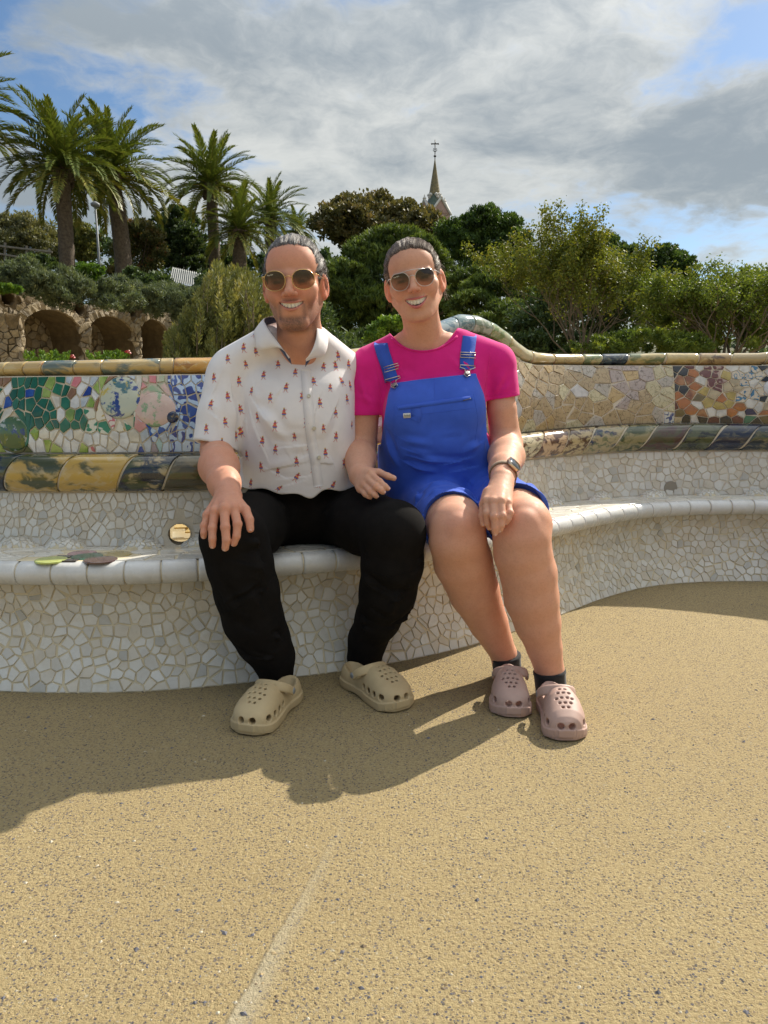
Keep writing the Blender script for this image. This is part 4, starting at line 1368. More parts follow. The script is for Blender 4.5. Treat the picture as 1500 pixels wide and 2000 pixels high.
# twiggy shrubs to the right: bare branches below, thin yellowing leaves above
def twig_tree(label, px, top, bot, wpx, D, seed, mt, stems=9, nleaf=9000, depth=3, lsz=.07, leaf_low=.25, kids=3, up=.22, sphere=None):
    R = np.random.default_rng(seed)
    base = AT(px, bot, D); k = D / 1500
    root = empty('twiggy_tree', (float(base[0]), float(base[1]), float(base[2])), label, 'tree')
    H = (bot - top) * k; Wd = wpx * k / 2
    mb = MB(); tips = []
    for i in range(stems):
        a = 6.283 * i / stems + R.normal(0, .3)
        tilt = R.uniform(.15, 1.0)
        d = np.array([math.cos(a) * tilt * Wd / H * 1.3, math.sin(a) * tilt * .6, 1.0])
        branches(mb, base + np.array([math.cos(a) * .12, math.sin(a) * .12, 0]), d, H * (.50 + .16 * R.random()), .030 * D / 20, depth, R, .42, 5, up, kids, tips)
    tips = np.array(tips)
    rel = tips - base
    sz = H * .97 / np.percentile(rel[:, 2], 99.0); sx_ = Wd / np.percentile(np.abs(rel[:, 0]), 97)
    fit = lambda q: base + (np.asarray(q) - base) * np.array([sx_, sx_ * .9, sz])
    mb.v = [tuple(q) for q in fit(np.array(mb.v))]; tips = fit(tips)
    mb.build('branches', M_twig, root, True)
    # leaves gather on the outer twigs, mostly in the upper part
    cx, cz = base[0], base[2]
    hrel = (tips[:, 2] - cz) / H
    w = np.clip(hrel - leaf_low, 0.02, 1) ** 1.2
    w /= w.sum()
    idx = R.choice(len(tips), nleaf, p=w)
    P = tips[idx] + R.normal(0, .085 * D / 20, (nleaf, 3))
    A = unit(R.normal(0, .7, (nleaf, 3)) + np.array([0, 0, -.1])); N = unit(R.normal(0, .7, (nleaf, 3)) + np.array([0, 0, .6]))
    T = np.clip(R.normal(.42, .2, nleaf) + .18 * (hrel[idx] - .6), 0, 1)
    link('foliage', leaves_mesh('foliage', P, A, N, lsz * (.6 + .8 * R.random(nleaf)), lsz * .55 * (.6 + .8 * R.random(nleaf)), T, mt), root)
    return root


twig_tree('yellowing deciduous tree with bare twisted branches right of the woman', 1130, 445, 705, 300, 20, 51, L_yel, 16, 36000, 3, .080, .22)
twig_tree('bushy tree with small bright leaves at the right edge', 1420, 528, 710, 330, 19, 52, L_bush, 14, 32000, 3, .074, .12)
plant('laurel_bush', 'leafy green bush below the bright tree at the right edge', 'shrub', [lobe(1400, 620, 20.5, 110, 62), lobe(1480, 600, 20.8, 90, 70), lobe(1330, 640, 21, 80, 60), lobe(1540, 640, 20.5, 90, 60), lobe(1420, 680, 20, 140, 40)], 30000, .10, .055, L_bush, 53, None, None, 'foliage', clump=.36, nclump=46, shell=.4, tbase=.36)
plant('laurel_bush', 'dense dark green bush behind the twiggy branches', 'shrub', [lobe(1180, 600, 26, 120, 90), lobe(1090, 640, 25, 90, 70), lobe(1260, 640, 25, 90, 80), lobe(1180, 690, 24, 150, 40), lobe(1030, 690, 24, 60, 50)], 26000, .16, .08, L_dark, 54, None, None, 'foliage', clump=.36, nclump=46, shell=.45, tbase=.4)
plant('laurel_bush', 'low sunlit green clump just above the wall right of the twiggy branches', 'shrub', [lobe(1250, 672, 18, 90, 26), lobe(1170, 680, 18, 60, 20), lobe(1330, 676, 18, 60, 24)], 9000, .085, .035, L_bush, 55, None, None, 'foliage', clump=.5, nclump=40, tbase=.3)
plant('laurel_bush', 'small bright green bush glimpsed left of the woman\'s neck', 'shrub', [lobe(757, 640, 12, 34, 18), lobe(790, 632, 12, 26, 16), lobe(735, 660, 12, 26, 16)], 3500, .055, .032, L_green, 56, None, None, 'foliage', clump=.5, nclump=24, tbase=.55)
for px, lab, sd in ((210, 'climbing rose with pale leaves in the middle arch', 57), (90, 'climbing rose with pale leaves in the widest arch', 58)):
    sprig_bush('rose_bush', lab, 'shrub', px - 42, px + 46, lambda x: 684, 715, 22.5, 60, L_green, sd, .4, .10, .06, True, 26)
M_petal = mat('red_petals', (0.42, 0.02, 0.025), 0.5)
for px, py, where in ((366, 678, 'the third arch'), (141, 699, 'the widest arch'), (250, 690, 'the middle arch')):
    c = AT(px, py, 22.4); fl = MB()
    for k in range(7):
        a = k * .9; fl.lathe([(.012, -.02), (.05, .0), (.03, .03)], c + np.array([math.cos(a) * .05, math.sin(a) * .05, .01 * k]), 6)
    fl.build('red_rose', M_petal, None, False, label='small red rose above the bench rail in front of ' + where, cat='flower', group='red roses above the rail')


# ------------------------------------------------------------------ the stone arcade
WA = np.array([-14.6, 23.0]); WB = np.array([-8.3, 35.4])
wd_ = (WB - WA); WLEN = float(np.hypot(*wd_)); wd_ = wd_ / WLEN
wn = np.array([wd_[1], -wd_[0]])             # outward, towards the terrace
if wn[1] > 0: wn = -wn


def wall_u(px):
    d = ray(px, 650); k = d[0] / d[1]
    # WA + u*wd_ : X = k*Y
    return float((k * WA[1] - WA[0]) / (wd_[0] - k * wd_[1]))


def wall_z(px, py):
    u = wall_u(px); return float(AT(px, py, WA[1] + u * wd_[1])[2])


def wpt(u, v, o):
    u = np.asarray(u, float); v = np.asarray(v, float)
    return np.stack([WA[0] + wd_[0] * u + wn[0] * o, WA[1] + wd_[1] * u + wn[1] * o, v + 0 * u], -1)


def stone_mat(name, c):
    return mat(name, c, 0.9, tuple(k * .62 for k in c), 5, bump=(14, 0.9, 0.04), spec=.15)


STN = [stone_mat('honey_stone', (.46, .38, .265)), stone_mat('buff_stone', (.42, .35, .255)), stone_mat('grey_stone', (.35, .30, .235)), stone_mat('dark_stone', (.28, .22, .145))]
M_wallm = mat('wall_mortar', (.20, .15, .09), .95, (.13, .10, .06), 4, bump=(10, .8, .03))
arc_root = empty('stone_arcade', (float(WA[0]), float(WA[1]), 0.0), 'rough stone arcade with round arches below the rosemary hedge', 'arcade')
ARCH = [(-95, -6, 618, 648), (36, 160, 604, 655), (166, 261, 617, 660), (266, 327, 623, 662), (334, 380, 630, 664)]     # left, right, crown, springing (pixels)
arches = []
for l, r, ct, sp in ARCH:
    ul, ur = wall_u(l), wall_u(r); m = (l + r) / 2
    arches.append((ul, ur, wall_z(m, ct), wall_z(m, sp)))
HOLES = [(wall_u(19), wall_z(19, 581), .26), (wall_u(157), wall_z(157, 603), .24), (wall_u(259), wall_z(259, 608), .24)]
WTOP_PX = [(-140, 556), (-40, 560), (20, 564), (60, 572), (130, 588), (170, 596), (230, 598), (300, 608), (340, 612), (420, 620)]
wt_u = [wall_u(p[0]) for p in WTOP_PX]; wt_z = [wall_z(*p) for p in WTOP_PX]
WZ0 = 0.2


def wall_top(u): return np.interp(u, wt_u, wt_z)


def in_open(u, z, g=0.0):
    for ul, ur, zc, zs in arches:
        c = (ul + ur) / 2; a = (ur - ul) / 2 + g
        if abs(u - c) < a:
            if z < zs or ((u - c) / a) ** 2 + ((z - zs) / (zc - zs + g)) ** 2 < 1: return True
    for hu, hz, hr in HOLES:
        if (u - hu) ** 2 + (z - hz) ** 2 < (hr + g) ** 2: return True
    return False


# mortar body: the front skin with its openings, and the barrel of every opening
du = .07; V = []; F = []; idx = {}
nu = int((WLEN + .5) / du); nz = int((max(wt_z) - WZ0) / du) + 1


def vid(i, j):
    if (i, j) not in idx:
        u = i * du; z = min(WZ0 + j * du, float(wall_top(u)))
        idx[(i, j)] = len(V); V.append(wpt(u, z, 0.0))
    return idx[(i, j)]


for i in range(nu):
    for j in range(nz):
        u = (i + .5) * du; z = WZ0 + (j + .5) * du
        if z > wall_top(u) or in_open(u, z): continue
        F.append((vid(i, j), vid(i + 1, j), vid(i + 1, j + 1), vid(i, j + 1)))
mb = MB(); mb.add([tuple(q) for q in V], F)
for ul, ur, zc, zs in arches:
    c = (ul + ur) / 2; a = (ur - ul) / 2
    out = [(c - a, WZ0), (c - a, zs)] + [(c - a * math.cos(t), zs + (zc - zs) * math.sin(t)) for t in np.linspace(0.1, math.pi - .1, 15)] + [(c + a, zs), (c + a, WZ0)]
    v = [tuple(wpt(np.array(u), np.array(z), o)) for o in (.03, -1.7) for u, z in out]; m = len(out)
    mb.add(v, [(k, k + 1, m + k + 1, m + k) for k in range(m - 1)])
for hu, hz, hr in HOLES:
    v = [tuple(wpt(np.array(hu + hr * 1.1 * math.cos(t)), np.array(hz + hr * 1.1 * math.sin(t)), o)) for o in (.02, -.9) for t in np.linspace(0, 6.283, 17)]
    mb.add(v, [(k, k + 1, 17 + k + 1, 17 + k) for k in range(16)])
    mb.add([tuple(wpt(np.array(hu + s1 * hr * 1.3), np.array(hz + s2 * hr * 1.3), -.9)) for s1, s2 in ((-1, -1), (1, -1), (1, 1), (-1, 1))], [(0, 1, 2, 3)])
# top slab and rear wall
v = [];
for u in np.linspace(0, WLEN, 40):
    v += [tuple(wpt(u, wall_top(u), .0)), tuple(wpt(u, wall_top(u) + .1, -1.0)), tuple(wpt(u, wall_top(u), -2.4))]
mb.add(v, [(k * 3 + q, k * 3 + 3 + q, k * 3 + 4 + q, k * 3 + 1 + q) for k in range(39) for q in (0, 1)])
mb.add([tuple(wpt(u, z, -1.75)) for u, z in ((0, WZ0), (WLEN, WZ0), (WLEN, 4.6), (0, 4.6))], [(0, 1, 2, 3)])
mb.add([tuple(wpt(0.0, WZ0, 0)), tuple(wpt(0.0, WZ0, -2.4)), tuple(wpt(0.0, wall_top(0), -2.4)), tuple(wpt(0.0, wall_top(0), 0))], [(0, 1, 2, 3)])
mb.build('wall', M_wallm, arc_root)

rs = random.Random(9)
st = []


def add_stone(fn, poly, th, weights):
    V, F = shard_mesh(fn, poly, th, rs, .22, .24)
    V = V + np.array([[rs.uniform(-.012, .012) for _ in range(3)] for _ in range(len(V))])
    st.append((px_area(V, len(poly)), V, F, rs.choices(STN, weights)[0]))


pts = jitter_pts(0, WLEN, WZ0 + 1.2, max(wt_z), .25, rs, .36)
for poly in voronoi_cells(pts, .25, .022, rs):
    if poly is None: continue
    c = np.mean(poly, 0)
    if in_open(c[0], c[1], .16) or c[1] > wall_top(c[0]) - .04: continue
    poly = [(x, min(y, float(wall_top(x)) + .03)) for x, y in poly]
    poly = [q for k, q in enumerate(poly) if math.hypot(q[0] - poly[k - 1][0], q[1] - poly[k - 1][1]) > .01]
    if len(poly) > 2: add_stone(wpt, poly, rs.uniform(.05, .11), (5, 4, 2, 1))
for ul, ur, zc, zs in arches:                        # voussoirs round each arch
    c = (ul + ur) / 2; a = (ur - ul) / 2; n = max(9, int(3.1 * a / .17))
    for k in range(n):
        t0 = math.pi * (k + .04) / n; t1 = math.pi * (k + .96) / n; ro = rs.uniform(.20, .30)
        q = [(c - (a + r) * math.cos(t), zs + (zc - zs + r) * math.sin(t)) for r, t in ((-.02, t0), (ro, t0), (ro, t1), (-.02, t1))]
        add_stone(wpt, q, rs.uniform(.08, .14), (5, 4, 2, 0))
# rugged piers: a half-round skin of stones standing proud of the wall
for k in range(len(arches) - 1):
    ul, ur = arches[k][1], arches[k + 1][0]; c = (ul + ur) / 2; rr = max(.20, (ur - ul) / 2 + .04); zt = max(arches[k][3], arches[k + 1][3]) + .1
    fnp = lambda u, v, o, c=c, rr=rr: wpt(c + (rr + o) * np.sin(u / rr), v, (rr + o) * np.cos(u / rr) * .8)
    V, F = [], []
    pb = MB(); uu = np.linspace(-rr * 1.6, rr * 1.6, 12)
    v = [tuple(fnp(x, z, -.03)) for z in (WZ0, zt) for x in uu]
    pb.add(v, [(q, q + 1, 12 + q + 1, 12 + q) for q in range(11)])
    pb.build('pier', M_wallm, arc_root)
    for poly in voronoi_cells(jitter_pts(-rr * 1.5, rr * 1.5, WZ0 + 1.0, zt + .1, .24, rs, .36), .24, .02, rs):
        if poly is None: continue
        cc = np.mean(poly, 0)
        if abs(cc[0]) > rr * 1.55: continue
        add_stone(fnp, poly, rs.uniform(.05, .12), (5, 4, 2, 1))
nfront = len(st)
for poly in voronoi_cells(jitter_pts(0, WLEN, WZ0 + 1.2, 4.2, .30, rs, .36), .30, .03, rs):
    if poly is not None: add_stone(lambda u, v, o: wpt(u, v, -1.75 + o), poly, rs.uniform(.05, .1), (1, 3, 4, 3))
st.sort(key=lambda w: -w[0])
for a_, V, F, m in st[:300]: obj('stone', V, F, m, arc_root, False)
V = []; F = []; MI = []; o = 0
for a_, v_, f_, m in st[300:]:
    V.append(v_); F += [tuple(i + o for i in q) for q in f_]; MI += [STN.index(m)] * len(f_); o += len(v_)
obj('rubble', np.vstack(V), F, STN, arc_root, False, MI, kind='stuff')

# ------------------------------------------------------------------ the tower with its spire
DT = 112.0
k = DT / 1500
ctr = AT(848.5, 420, DT)
tw = empty('spire_tower', (float(ctr[0]), float(ctr[1]), 8.0), 'slim pointed tower with a tiled spire and iron cross above the trees', 'tower')
M_pinkw = mat('pink_render', (.42, .29, .25), .9, (.34, .23, .20), 1.2)
M_whitet = mat('white_trim', (.60, .58, .53), .7, (.48, .46, .42), 2)
M_gsc = mat('green_scale_tile', (.055, .095, .07), .5, (.11, .14, .10), 3)
M_gold = mat('ochre_scale_tile', (.22, .17, .07), .5, (.13, .11, .05), 3)
M_iron = mat('wrought_iron', (.03, .03, .03), .6)
Zp = lambda y: float(AT(848.5, y, DT)[2])
hw = 21 * k
q = MB(); q.box((ctr[0], ctr[1], (Zp(416) + 8) / 2), (2 * hw, 2 * hw, Zp(416) - 8), Matrix.Rotation(.5, 3, 'Z')); q.build('tower_body', M_pinkw, tw)
for a in range(4):                                         # a steep white-edged gable on each face
    Rz = Matrix.Rotation(.5 + a * math.pi / 2, 3, 'Z')
    C0 = Vector((ctr[0], ctr[1], 0))
    g_ = MB(); zb, ztp = Zp(420), Zp(393)
    v = [C0 + Rz @ Vector((sx * hw, -hw - yo, zb)) for sx in (-1, 1) for yo in (.06, -.3)] + [C0 + Rz @ Vector((0, -hw - yo, ztp)) for yo in (.06, -.3)]
    g_.add(v, [(0, 2, 4), (1, 5, 3), (0, 4, 5, 1), (2, 3, 5, 4)])
    g_.build('gable', M_pinkw, tw)
    g_ = MB()
    for sx in (-1, 1):
        g_.tube([C0 + Rz @ Vector((sx * hw * 1.04, -hw - .1, zb - .1)), C0 + Rz @ Vector((0, -hw - .1, ztp + .12))], .17, 6)
    g_.build('gable_trim', M_whitet, tw)
    g_ = MB(); g_.lathe([(.16, -.15), (.28, 0), (.10, .2), (.03, .5)], C0 + Rz @ Vector((0, -hw - .08, ztp + .2)), 8); g_.build('finial', M_whitet, tw)
q = MB(); prof = [(hw * 1.02, Zp(414)), (hw * .86, Zp(408)), (hw * .66, Zp(398)), (hw * .53, Zp(388)), (hw * .47, Zp(380))]
q.lathe(prof, (ctr[0], ctr[1], 0), 8); q.build('lower_roof', M_gsc, tw)
q = MB(); pr_ = []
for i_ in range(24):
    u = i_ / 23; r = 9.8 * k * (1 - u) ** 1.05 + .05
    pr_ += [(r * 1.04, Zp(381 - 70 * u)), (r, Zp(381 - 70 * u) + .05)]
q.lathe(pr_, (ctr[0], ctr[1], 0), 10); q.build('spire', M_gold, tw, False)
for a in range(4):
    an = .5 + a * math.pi / 2 - math.pi / 2
    q = MB(); cc = Vector((ctr[0] + math.cos(an) * hw * .50, ctr[1] + math.sin(an) * hw * .50, Zp(384)))
    rx = Vector((-math.sin(an), math.cos(an), 0))
    for dx, dz in ((-.22, .12), (.22, .12), (0, -.18)): q.lathe([(.05, -.26), (.26, -.1), (.26, .1), (.05, .26)], cc + rx * dx + Vector((0, 0, dz)), 8)
    q.build('heart_ornament', M_whitet, tw, True)
q = MB(); cx_, cy_ = ctr[0], ctr[1]
q.tube([(cx_, cy_, Zp(312)), (cx_, cy_, Zp(273))], .06, 6)
q.lathe([(.03, -.2), (.22, 0), (.03, .2)], (cx_, cy_, Zp(305)), 8)
q.build('spire_rod', M_iron, tw, True)
q = MB()
q.box((cx_, cy_, Zp(281)), (.9, .10, .13)); q.box((cx_, cy_, Zp(281)), (.10, .9, .13))
for s_ in (-1, 1): q.lathe([(.02, -.13), (.14, 0), (.02, .13)], (cx_ + s_ * .45, cy_, Zp(281)), 6)
q.tube([(cx_, cy_, Zp(292)), (cx_ + .22, cy_, Zp(290)), (cx_ + .25, cy_, Zp(294)), (cx_, cy_, Zp(297)), (cx_ - .25, cy_, Zp(294)), (cx_ - .22, cy_, Zp(290)), (cx_, cy_, Zp(292))], .05, 5)
q.build('iron_cross', M_iron, tw)

# ------------------------------------------------------------------ lamp post, fence, shed
D = 41.0; c = AT(197, 538, D); t_ = AT(186, 402, D)
lp = empty('lamp_post', tuple(map(float, (c[0], c[1], c[2] - .8))), 'thin grey lamp post between the two nearest palm trunks', 'lamp post')
M_steel = mat('galvanised_steel', (.20, .21, .22), .6, (.14, .15, .16), 3, metal=.2)
q = MB(); q.tube([(c[0], c[1], c[2] - .8), (c[0] - .05, c[1], c[2] + .6), (t_[0], t_[1], t_[2])], [.085, .07, .045], 8); q.build('pole', M_steel, lp, True)
q = MB(); q.lathe([(.05, -.1), (.22, 0), (.24, .1), (.05, .22)], t_, 10); q.build('lamp_head', M_steel, lp, True)
D = 43.5
f0 = AT(-60, 520, D)
fe = empty('wooden_fence', tuple(map(float, f0)), 'weathered wooden rail fence under the palms at the left edge', 'fence')
M_wood = mat('weathered_wood', (.26, .235, .20), .85, (.17, .15, .125), 5)
for (xa, ya, xb, yb) in ((-80, 470, 102, 492), (-80, 482, 102, 512), (-80, 500, 102, 524)):
    q = MB(); q.tube([AT(xa, ya, D), AT((xa + xb) / 2, (ya + yb) / 2 + 1, D - .05), AT(xb, yb, D)], .055, 6); q.build('rail', M_wood, fe)
for px, ya, yb in ((-70, 465, 520), (-30, 468, 522), (10, 474, 525), (52, 480, 530), (96, 486, 536)):
    q = MB(); q.tube([AT(px, yb + 12, D + .09), AT(px, ya, D + .09)], .07, 6); q.build('post', M_wood, fe)
D = 46.0
s0 = AT(345, 548, D)
sh = empty('shed', tuple(map(float, (s0[0], s0[1], s0[2] - 1.5))), 'small shed with a pale corrugated roof left of the slender palm', 'shed')
M_tin = mat('pale_corrugated_sheet', (.33, .34, .33), .7, (.24, .25, .24), 2)
A_, B_, C_, E_ = AT(336, 522, D + 1.2), AT(412, 538, D), AT(412, 562, D - 1.2), AT(330, 550, D - .4)
V = []; n = 40
for i in range(n + 1):
    u = i / n; w = .045 * (1 if i % 2 else -1)
    V += [A_ * (1 - u) + B_ * u + np.array([0, 0, w]), E_ * (1 - u) + C_ * u + np.array([0, 0, w])]
obj('corrugated_roof', V, [(i * 2, i * 2 + 2, i * 2 + 3, i * 2 + 1) for i in range(n)], M_tin, sh, False)
q = MB(); q.add([E_ + [0, .1, -.06], C_ + [0, .1, -.06], C_ + [0, .1, -2.0], E_ + [0, .1, -2.0], A_ + [0, 0, -.06], B_ + [0, 0, -.06], B_ + [0, 0, -2], A_ + [0, 0, -2]], [(0, 1, 2, 3), (1, 5, 6, 2), (4, 0, 3, 7)])
q.build('shed_wall', mat('shed_wall_paint', (.12, .11, .09), .8), sh)
# ================================================================== people: implicit surfaces and their meshes
P3 = AT


def rcone(a, b_, ra, rb, flat=None):
    """tapered capsule between two places; flat = (direction, factor) squeezes it along a direction"""
    a = np.asarray(a, float); b_ = np.asarray(b_, float); ab = b_ - a; l2 = float(ab @ ab) + 1e-12
    m = max(ra, rb) * (1.0 if flat is None else max(1, 1 / flat[1]) if False else 1.0)
    lo = np.minimum(a - ra, b_ - rb); hi = np.maximum(a + ra, b_ + rb)

    def f(X, Y, Z):
        px, py, pz = X - a[0], Y - a[1], Z - a[2]
        t = np.clip((px * ab[0] + py * ab[1] + pz * ab[2]) / l2, 0, 1)
        qx, qy, qz = px - t * ab[0], py - t * ab[1], pz - t * ab[2]
        d2 = qx * qx + qy * qy + qz * qz
        if flat is not None:
            n, s = flat; dn = qx * n[0] + qy * n[1] + qz * n[2]
            d2 = d2 + dn * dn * (1 / s ** 2 - 1)
        return np.sqrt(d2) - (ra + (rb - ra) * t)
    return f, lo, hi


def ellip(c, r, R=None):
    c = np.asarray(c, float); r = np.asarray(r, float)
    ex = r if R is None else np.sqrt((np.asarray(R) ** 2) @ (r ** 2))

    def f(X, Y, Z):
        x, y, z = X - c[0], Y - c[1], Z - c[2]
        if R is not None:
            x, y, z = (R[0][0] * x + R[1][0] * y + R[2][0] * z, R[0][1] * x + R[1][1] * y + R[2][1] * z, R[0][2] * x + R[1][2] * y + R[2][2] * z)
        k0 = np.sqrt((x / r[0]) ** 2 + (y / r[1]) ** 2 + (z / r[2]) ** 2)
        k1 = np.sqrt((x / r[0] ** 2) ** 2 + (y / r[1] ** 2) ** 2 + (z / r[2] ** 2) ** 2)
        return k0 * (k0 - 1) / (k1 + 1e-9)
    return f, c - ex, c + ex


def loft(secs, cap=.02, p=2.25):
    """stack of oval sections (z, cx, cy, rx, ry)"""
    S = np.array(sorted(secs), float)
    zz = np.linspace(S[0, 0], S[-1, 0], 60)
    out = [zz]
    for k in range(1, 5):                          # smooth the section tables
        v = np.interp(zz, S[:, 0], S[:, k])
        for _ in range(14): v[1:-1] = (v[:-2] + 2 * v[1:-1] + v[2:]) / 4
        out.append(v)
    T = np.array(out)
    lo = np.array([(T[1] - T[3]).min(), (T[2] - T[4]).min(), T[0, 0]]); hi = np.array([(T[1] + T[3]).max(), (T[2] + T[4]).max(), T[0, -1]])

    def f(X, Y, Z):
        g = [np.interp(Z, T[0], T[k]) for k in range(1, 5)]
        k0 = (np.abs((X - g[0]) / g[2]) ** p + np.abs((Y - g[1]) / g[3]) ** p) ** (1 / p)
        d = (k0 - 1) * np.minimum(g[2], g[3])
        return np.maximum(d, np.maximum(Z - T[0, -1], T[0, 0] - Z))
    return f, lo, hi


class Vol:
    """ordered list of implicit shapes; mesh() samples them in small blocks and joins the surface into one mesh"""
    def __init__(s):
        s.p = []

    def add(s, prim, k=0.0, op='u', pad=0.0):
        f, lo, hi = prim
        s.p.append((f, np.asarray(lo) - pad, np.asarray(hi) + pad, k, op)); return s

    def sub(s, prim, k=0.0, pad=0.0): return s.add(prim, k, 's', pad)

    def chain(s, pts, rad, k=.01, op='u', flat=None):
        for i in range(len(pts) - 1): s.add(rcone(pts[i], pts[i + 1], rad[i], rad[i + 1], flat), k, op)
        return s

    def field(s, X, Y, Z, prims, pts_lo, pts_hi):
        d = np.full(np.broadcast_shapes(X.shape, Y.shape, Z.shape), .05, np.float32)
        for f, lo, hi, k, op in prims:
            v = f(X, Y, Z).astype(np.float32)
            if op == 'u':
                if k > 0:
                    h = np.clip(.5 + .5 * (d - v) / k, 0, 1); d = d + (v - d) * h - k * h * (1 - h)
                else: d = np.minimum(d, v)
            elif op == 's':
                if k > 0:
                    h = np.clip(.5 - .5 * (d + v) / k, 0, 1); d = d + (-v - d) * h + k * h * (1 - h)
                else: d = np.maximum(d, -v)
            else:
                d = np.maximum(d, v)
        return d

    def mesh(s, h, B=36):
        un = [q for q in s.p if q[4] == 'u']
        lo = np.min([q[1] - q[3] for q in un], 0) - 3 * h; hi = np.max([q[2] + q[3] for q in un], 0) + 3 * h
        N = np.ceil((hi - lo) / h).astype(int) + 2
        ids = []; pos = []; quads = []
        NB_ = np.ceil(N / B).astype(int)
        E = [(0, 1), (0, 2), (0, 4), (1, 3), (1, 5), (2, 3), (2, 6), (4, 5), (4, 6), (3, 7), (5, 7), (6, 7)]
        for bi in range(NB_[0]):
            for bj in range(NB_[1]):
                for bk in range(NB_[2]):
                    i0 = np.array([bi, bj, bk]) * B
                    blo = lo + (i0 - 1) * h; bhi = lo + (i0 + B) * h
                    pr = [q for q in s.p if ((q[1] - q[3] - 2 * h) <= bhi).all() and ((q[2] + q[3] + 2 * h) >= blo).all()]
                    if not any(q[4] == 'u' for q in pr): continue
                    ax_ = [lo[a] + (i0[a] - 1 + np.arange(B + 2)) * h for a in range(3)]
                    D = s.field(ax_[0][:, None, None], ax_[1][None, :, None], ax_[2][None, None, :], pr, blo, bhi)
                    I = D < 0
                    if not I.any() or I.all(): continue
                    n = B + 1
                    c = [I[a:a + n, b__:b__ + n, e:e + n] for a in (0, 1) for b__ in (0, 1) for e in (0, 1)]
                    cnt = sum(q.astype(np.int8) for q in c)
                    act = np.argwhere((cnt > 0) & (cnt < 8))
                    if not len(act): continue
                    cv = np.stack([D[act[:, 0] + a, act[:, 1] + b__, act[:, 2] + e] for a in (0, 1) for b__ in (0, 1) for e in (0, 1)], 1)
                    cor = np.array([(a, b__, e) for a in (0, 1) for b__ in (0, 1) for e in (0, 1)], float)
                    sm = np.zeros((len(act), 3)); w = np.zeros(len(act))
                    for u, v in E:
                        cr = (cv[:, u] < 0) != (cv[:, v] < 0)
                        t = np.where(cr, cv[:, u] / np.where(cr, cv[:, u] - cv[:, v], 1), 0)
                        sm += np.where(cr[:, None], cor[u] + t[:, None] * (cor[v] - cor[u]), 0); w += cr
                    g = act + (i0 - 1)
                    ids.append((g[:, 0].astype(np.int64) * (N[1] + 4) + g[:, 1]) * (N[2] + 4) + g[:, 2] + 10 ** 9)
                    pos.append(lo + (g + sm / w[:, None]) * h)
                    O = I[1:-1, 1:-1, 1:-1]
                    key = lambda q: (q[:, 0].astype(np.int64) * (N[1] + 4) + q[:, 1]) * (N[2] + 4) + q[:, 2] + 10 ** 9
                    for a in range(3):
                        sl = [slice(1, -1)] * 3; sl[a] = slice(2, None)
                        O2 = I[tuple(sl)]
                        e = np.argwhere(O != O2)
                        if not len(e): continue
                        fl = O[e[:, 0], e[:, 1], e[:, 2]]
                        gp = e + i0
                        b1, b2 = (a + 1) % 3, (a + 2) % 3
                        d1 = np.zeros(3, int); d1[b1] = 1; d2 = np.zeros(3, int); d2[b2] = 1
                        q = np.stack([key(gp - d1 - d2), key(gp - d2), key(gp), key(gp - d1)], 1)
                        q[~fl] = q[~fl][:, ::-1]
                        quads.append(q)
        ids = np.concatenate(ids); pos = np.vstack(pos); quads = np.vstack(quads)
        u, first = np.unique(ids, return_index=True)
        V = pos[first]; F = np.searchsorted(u, quads)
        return V, F


def vnormals(V, F):
    a = V[F[:, 2]] - V[F[:, 0]]; b_ = V[F[:, 3]] - V[F[:, 1]]
    n = np.cross(a, b_); N = np.zeros_like(V)
    for k in range(4): np.add.at(N, F[:, k], n)
    return unit(N)


def relax(V, F, it=2, lam=.5):
    """light smoothing of the sampled surface"""
    e = np.vstack([F[:, [0, 1]], F[:, [1, 2]], F[:, [2, 3]], F[:, [3, 0]]])
    for q in range(it):
        S = np.zeros_like(V); c = np.zeros(len(V))
        np.add.at(S, e[:, 0], V[e[:, 1]]); np.add.at(c, e[:, 0], 1)
        L = S / np.maximum(c, 1)[:, None] - V
        V = V + (lam if q % 2 == 0 else -lam * 1.02) * L
    return V


def folds(V, N, segs):
    """push cloth in and out along fold lines: (start, end, height, width)"""
    d = np.zeros(len(V))
    for a, b_, hgt, w in segs:
        a = np.asarray(a, float); b_ = np.asarray(b_, float); ab = b_ - a; l = np.linalg.norm(ab); t = ((V - a) @ ab) / l ** 2
        q = V - a - np.clip(t, 0, 1)[:, None] * ab
        side = np.cross(N, ab / l); sg = (q * side).sum(1)
        dist = np.linalg.norm(q, axis=1)
        k = np.exp(-(dist / w) ** 2) - .55 * np.exp(-((dist - 1.5 * w) / w) ** 2) * (sg > 0)
        d += hgt * k * np.clip(1.25 - np.abs(2 * np.clip(t, -.3, 1.3) - 1), 0, 1)
    return V + N * d[:, None]


def wavy(V, N, amp, fr, R, oct_=3, stretch=(1, 1, 1)):
    d = np.zeros(len(V))
    for o in range(oct_):
        for _ in range(4):
            k = R.normal(size=3) * np.array(stretch); k = k / np.linalg.norm(k) * fr * 2 ** o
            d += np.sin(V @ k + R.random() * 6.28) / 2 ** o / 4
    return V + N * (amp * d)[:, None]


def ss(x, a, b_):
    t = np.clip((x - a) / (b_ - a), 0, 1); return t * t * (3 - 2 * t)


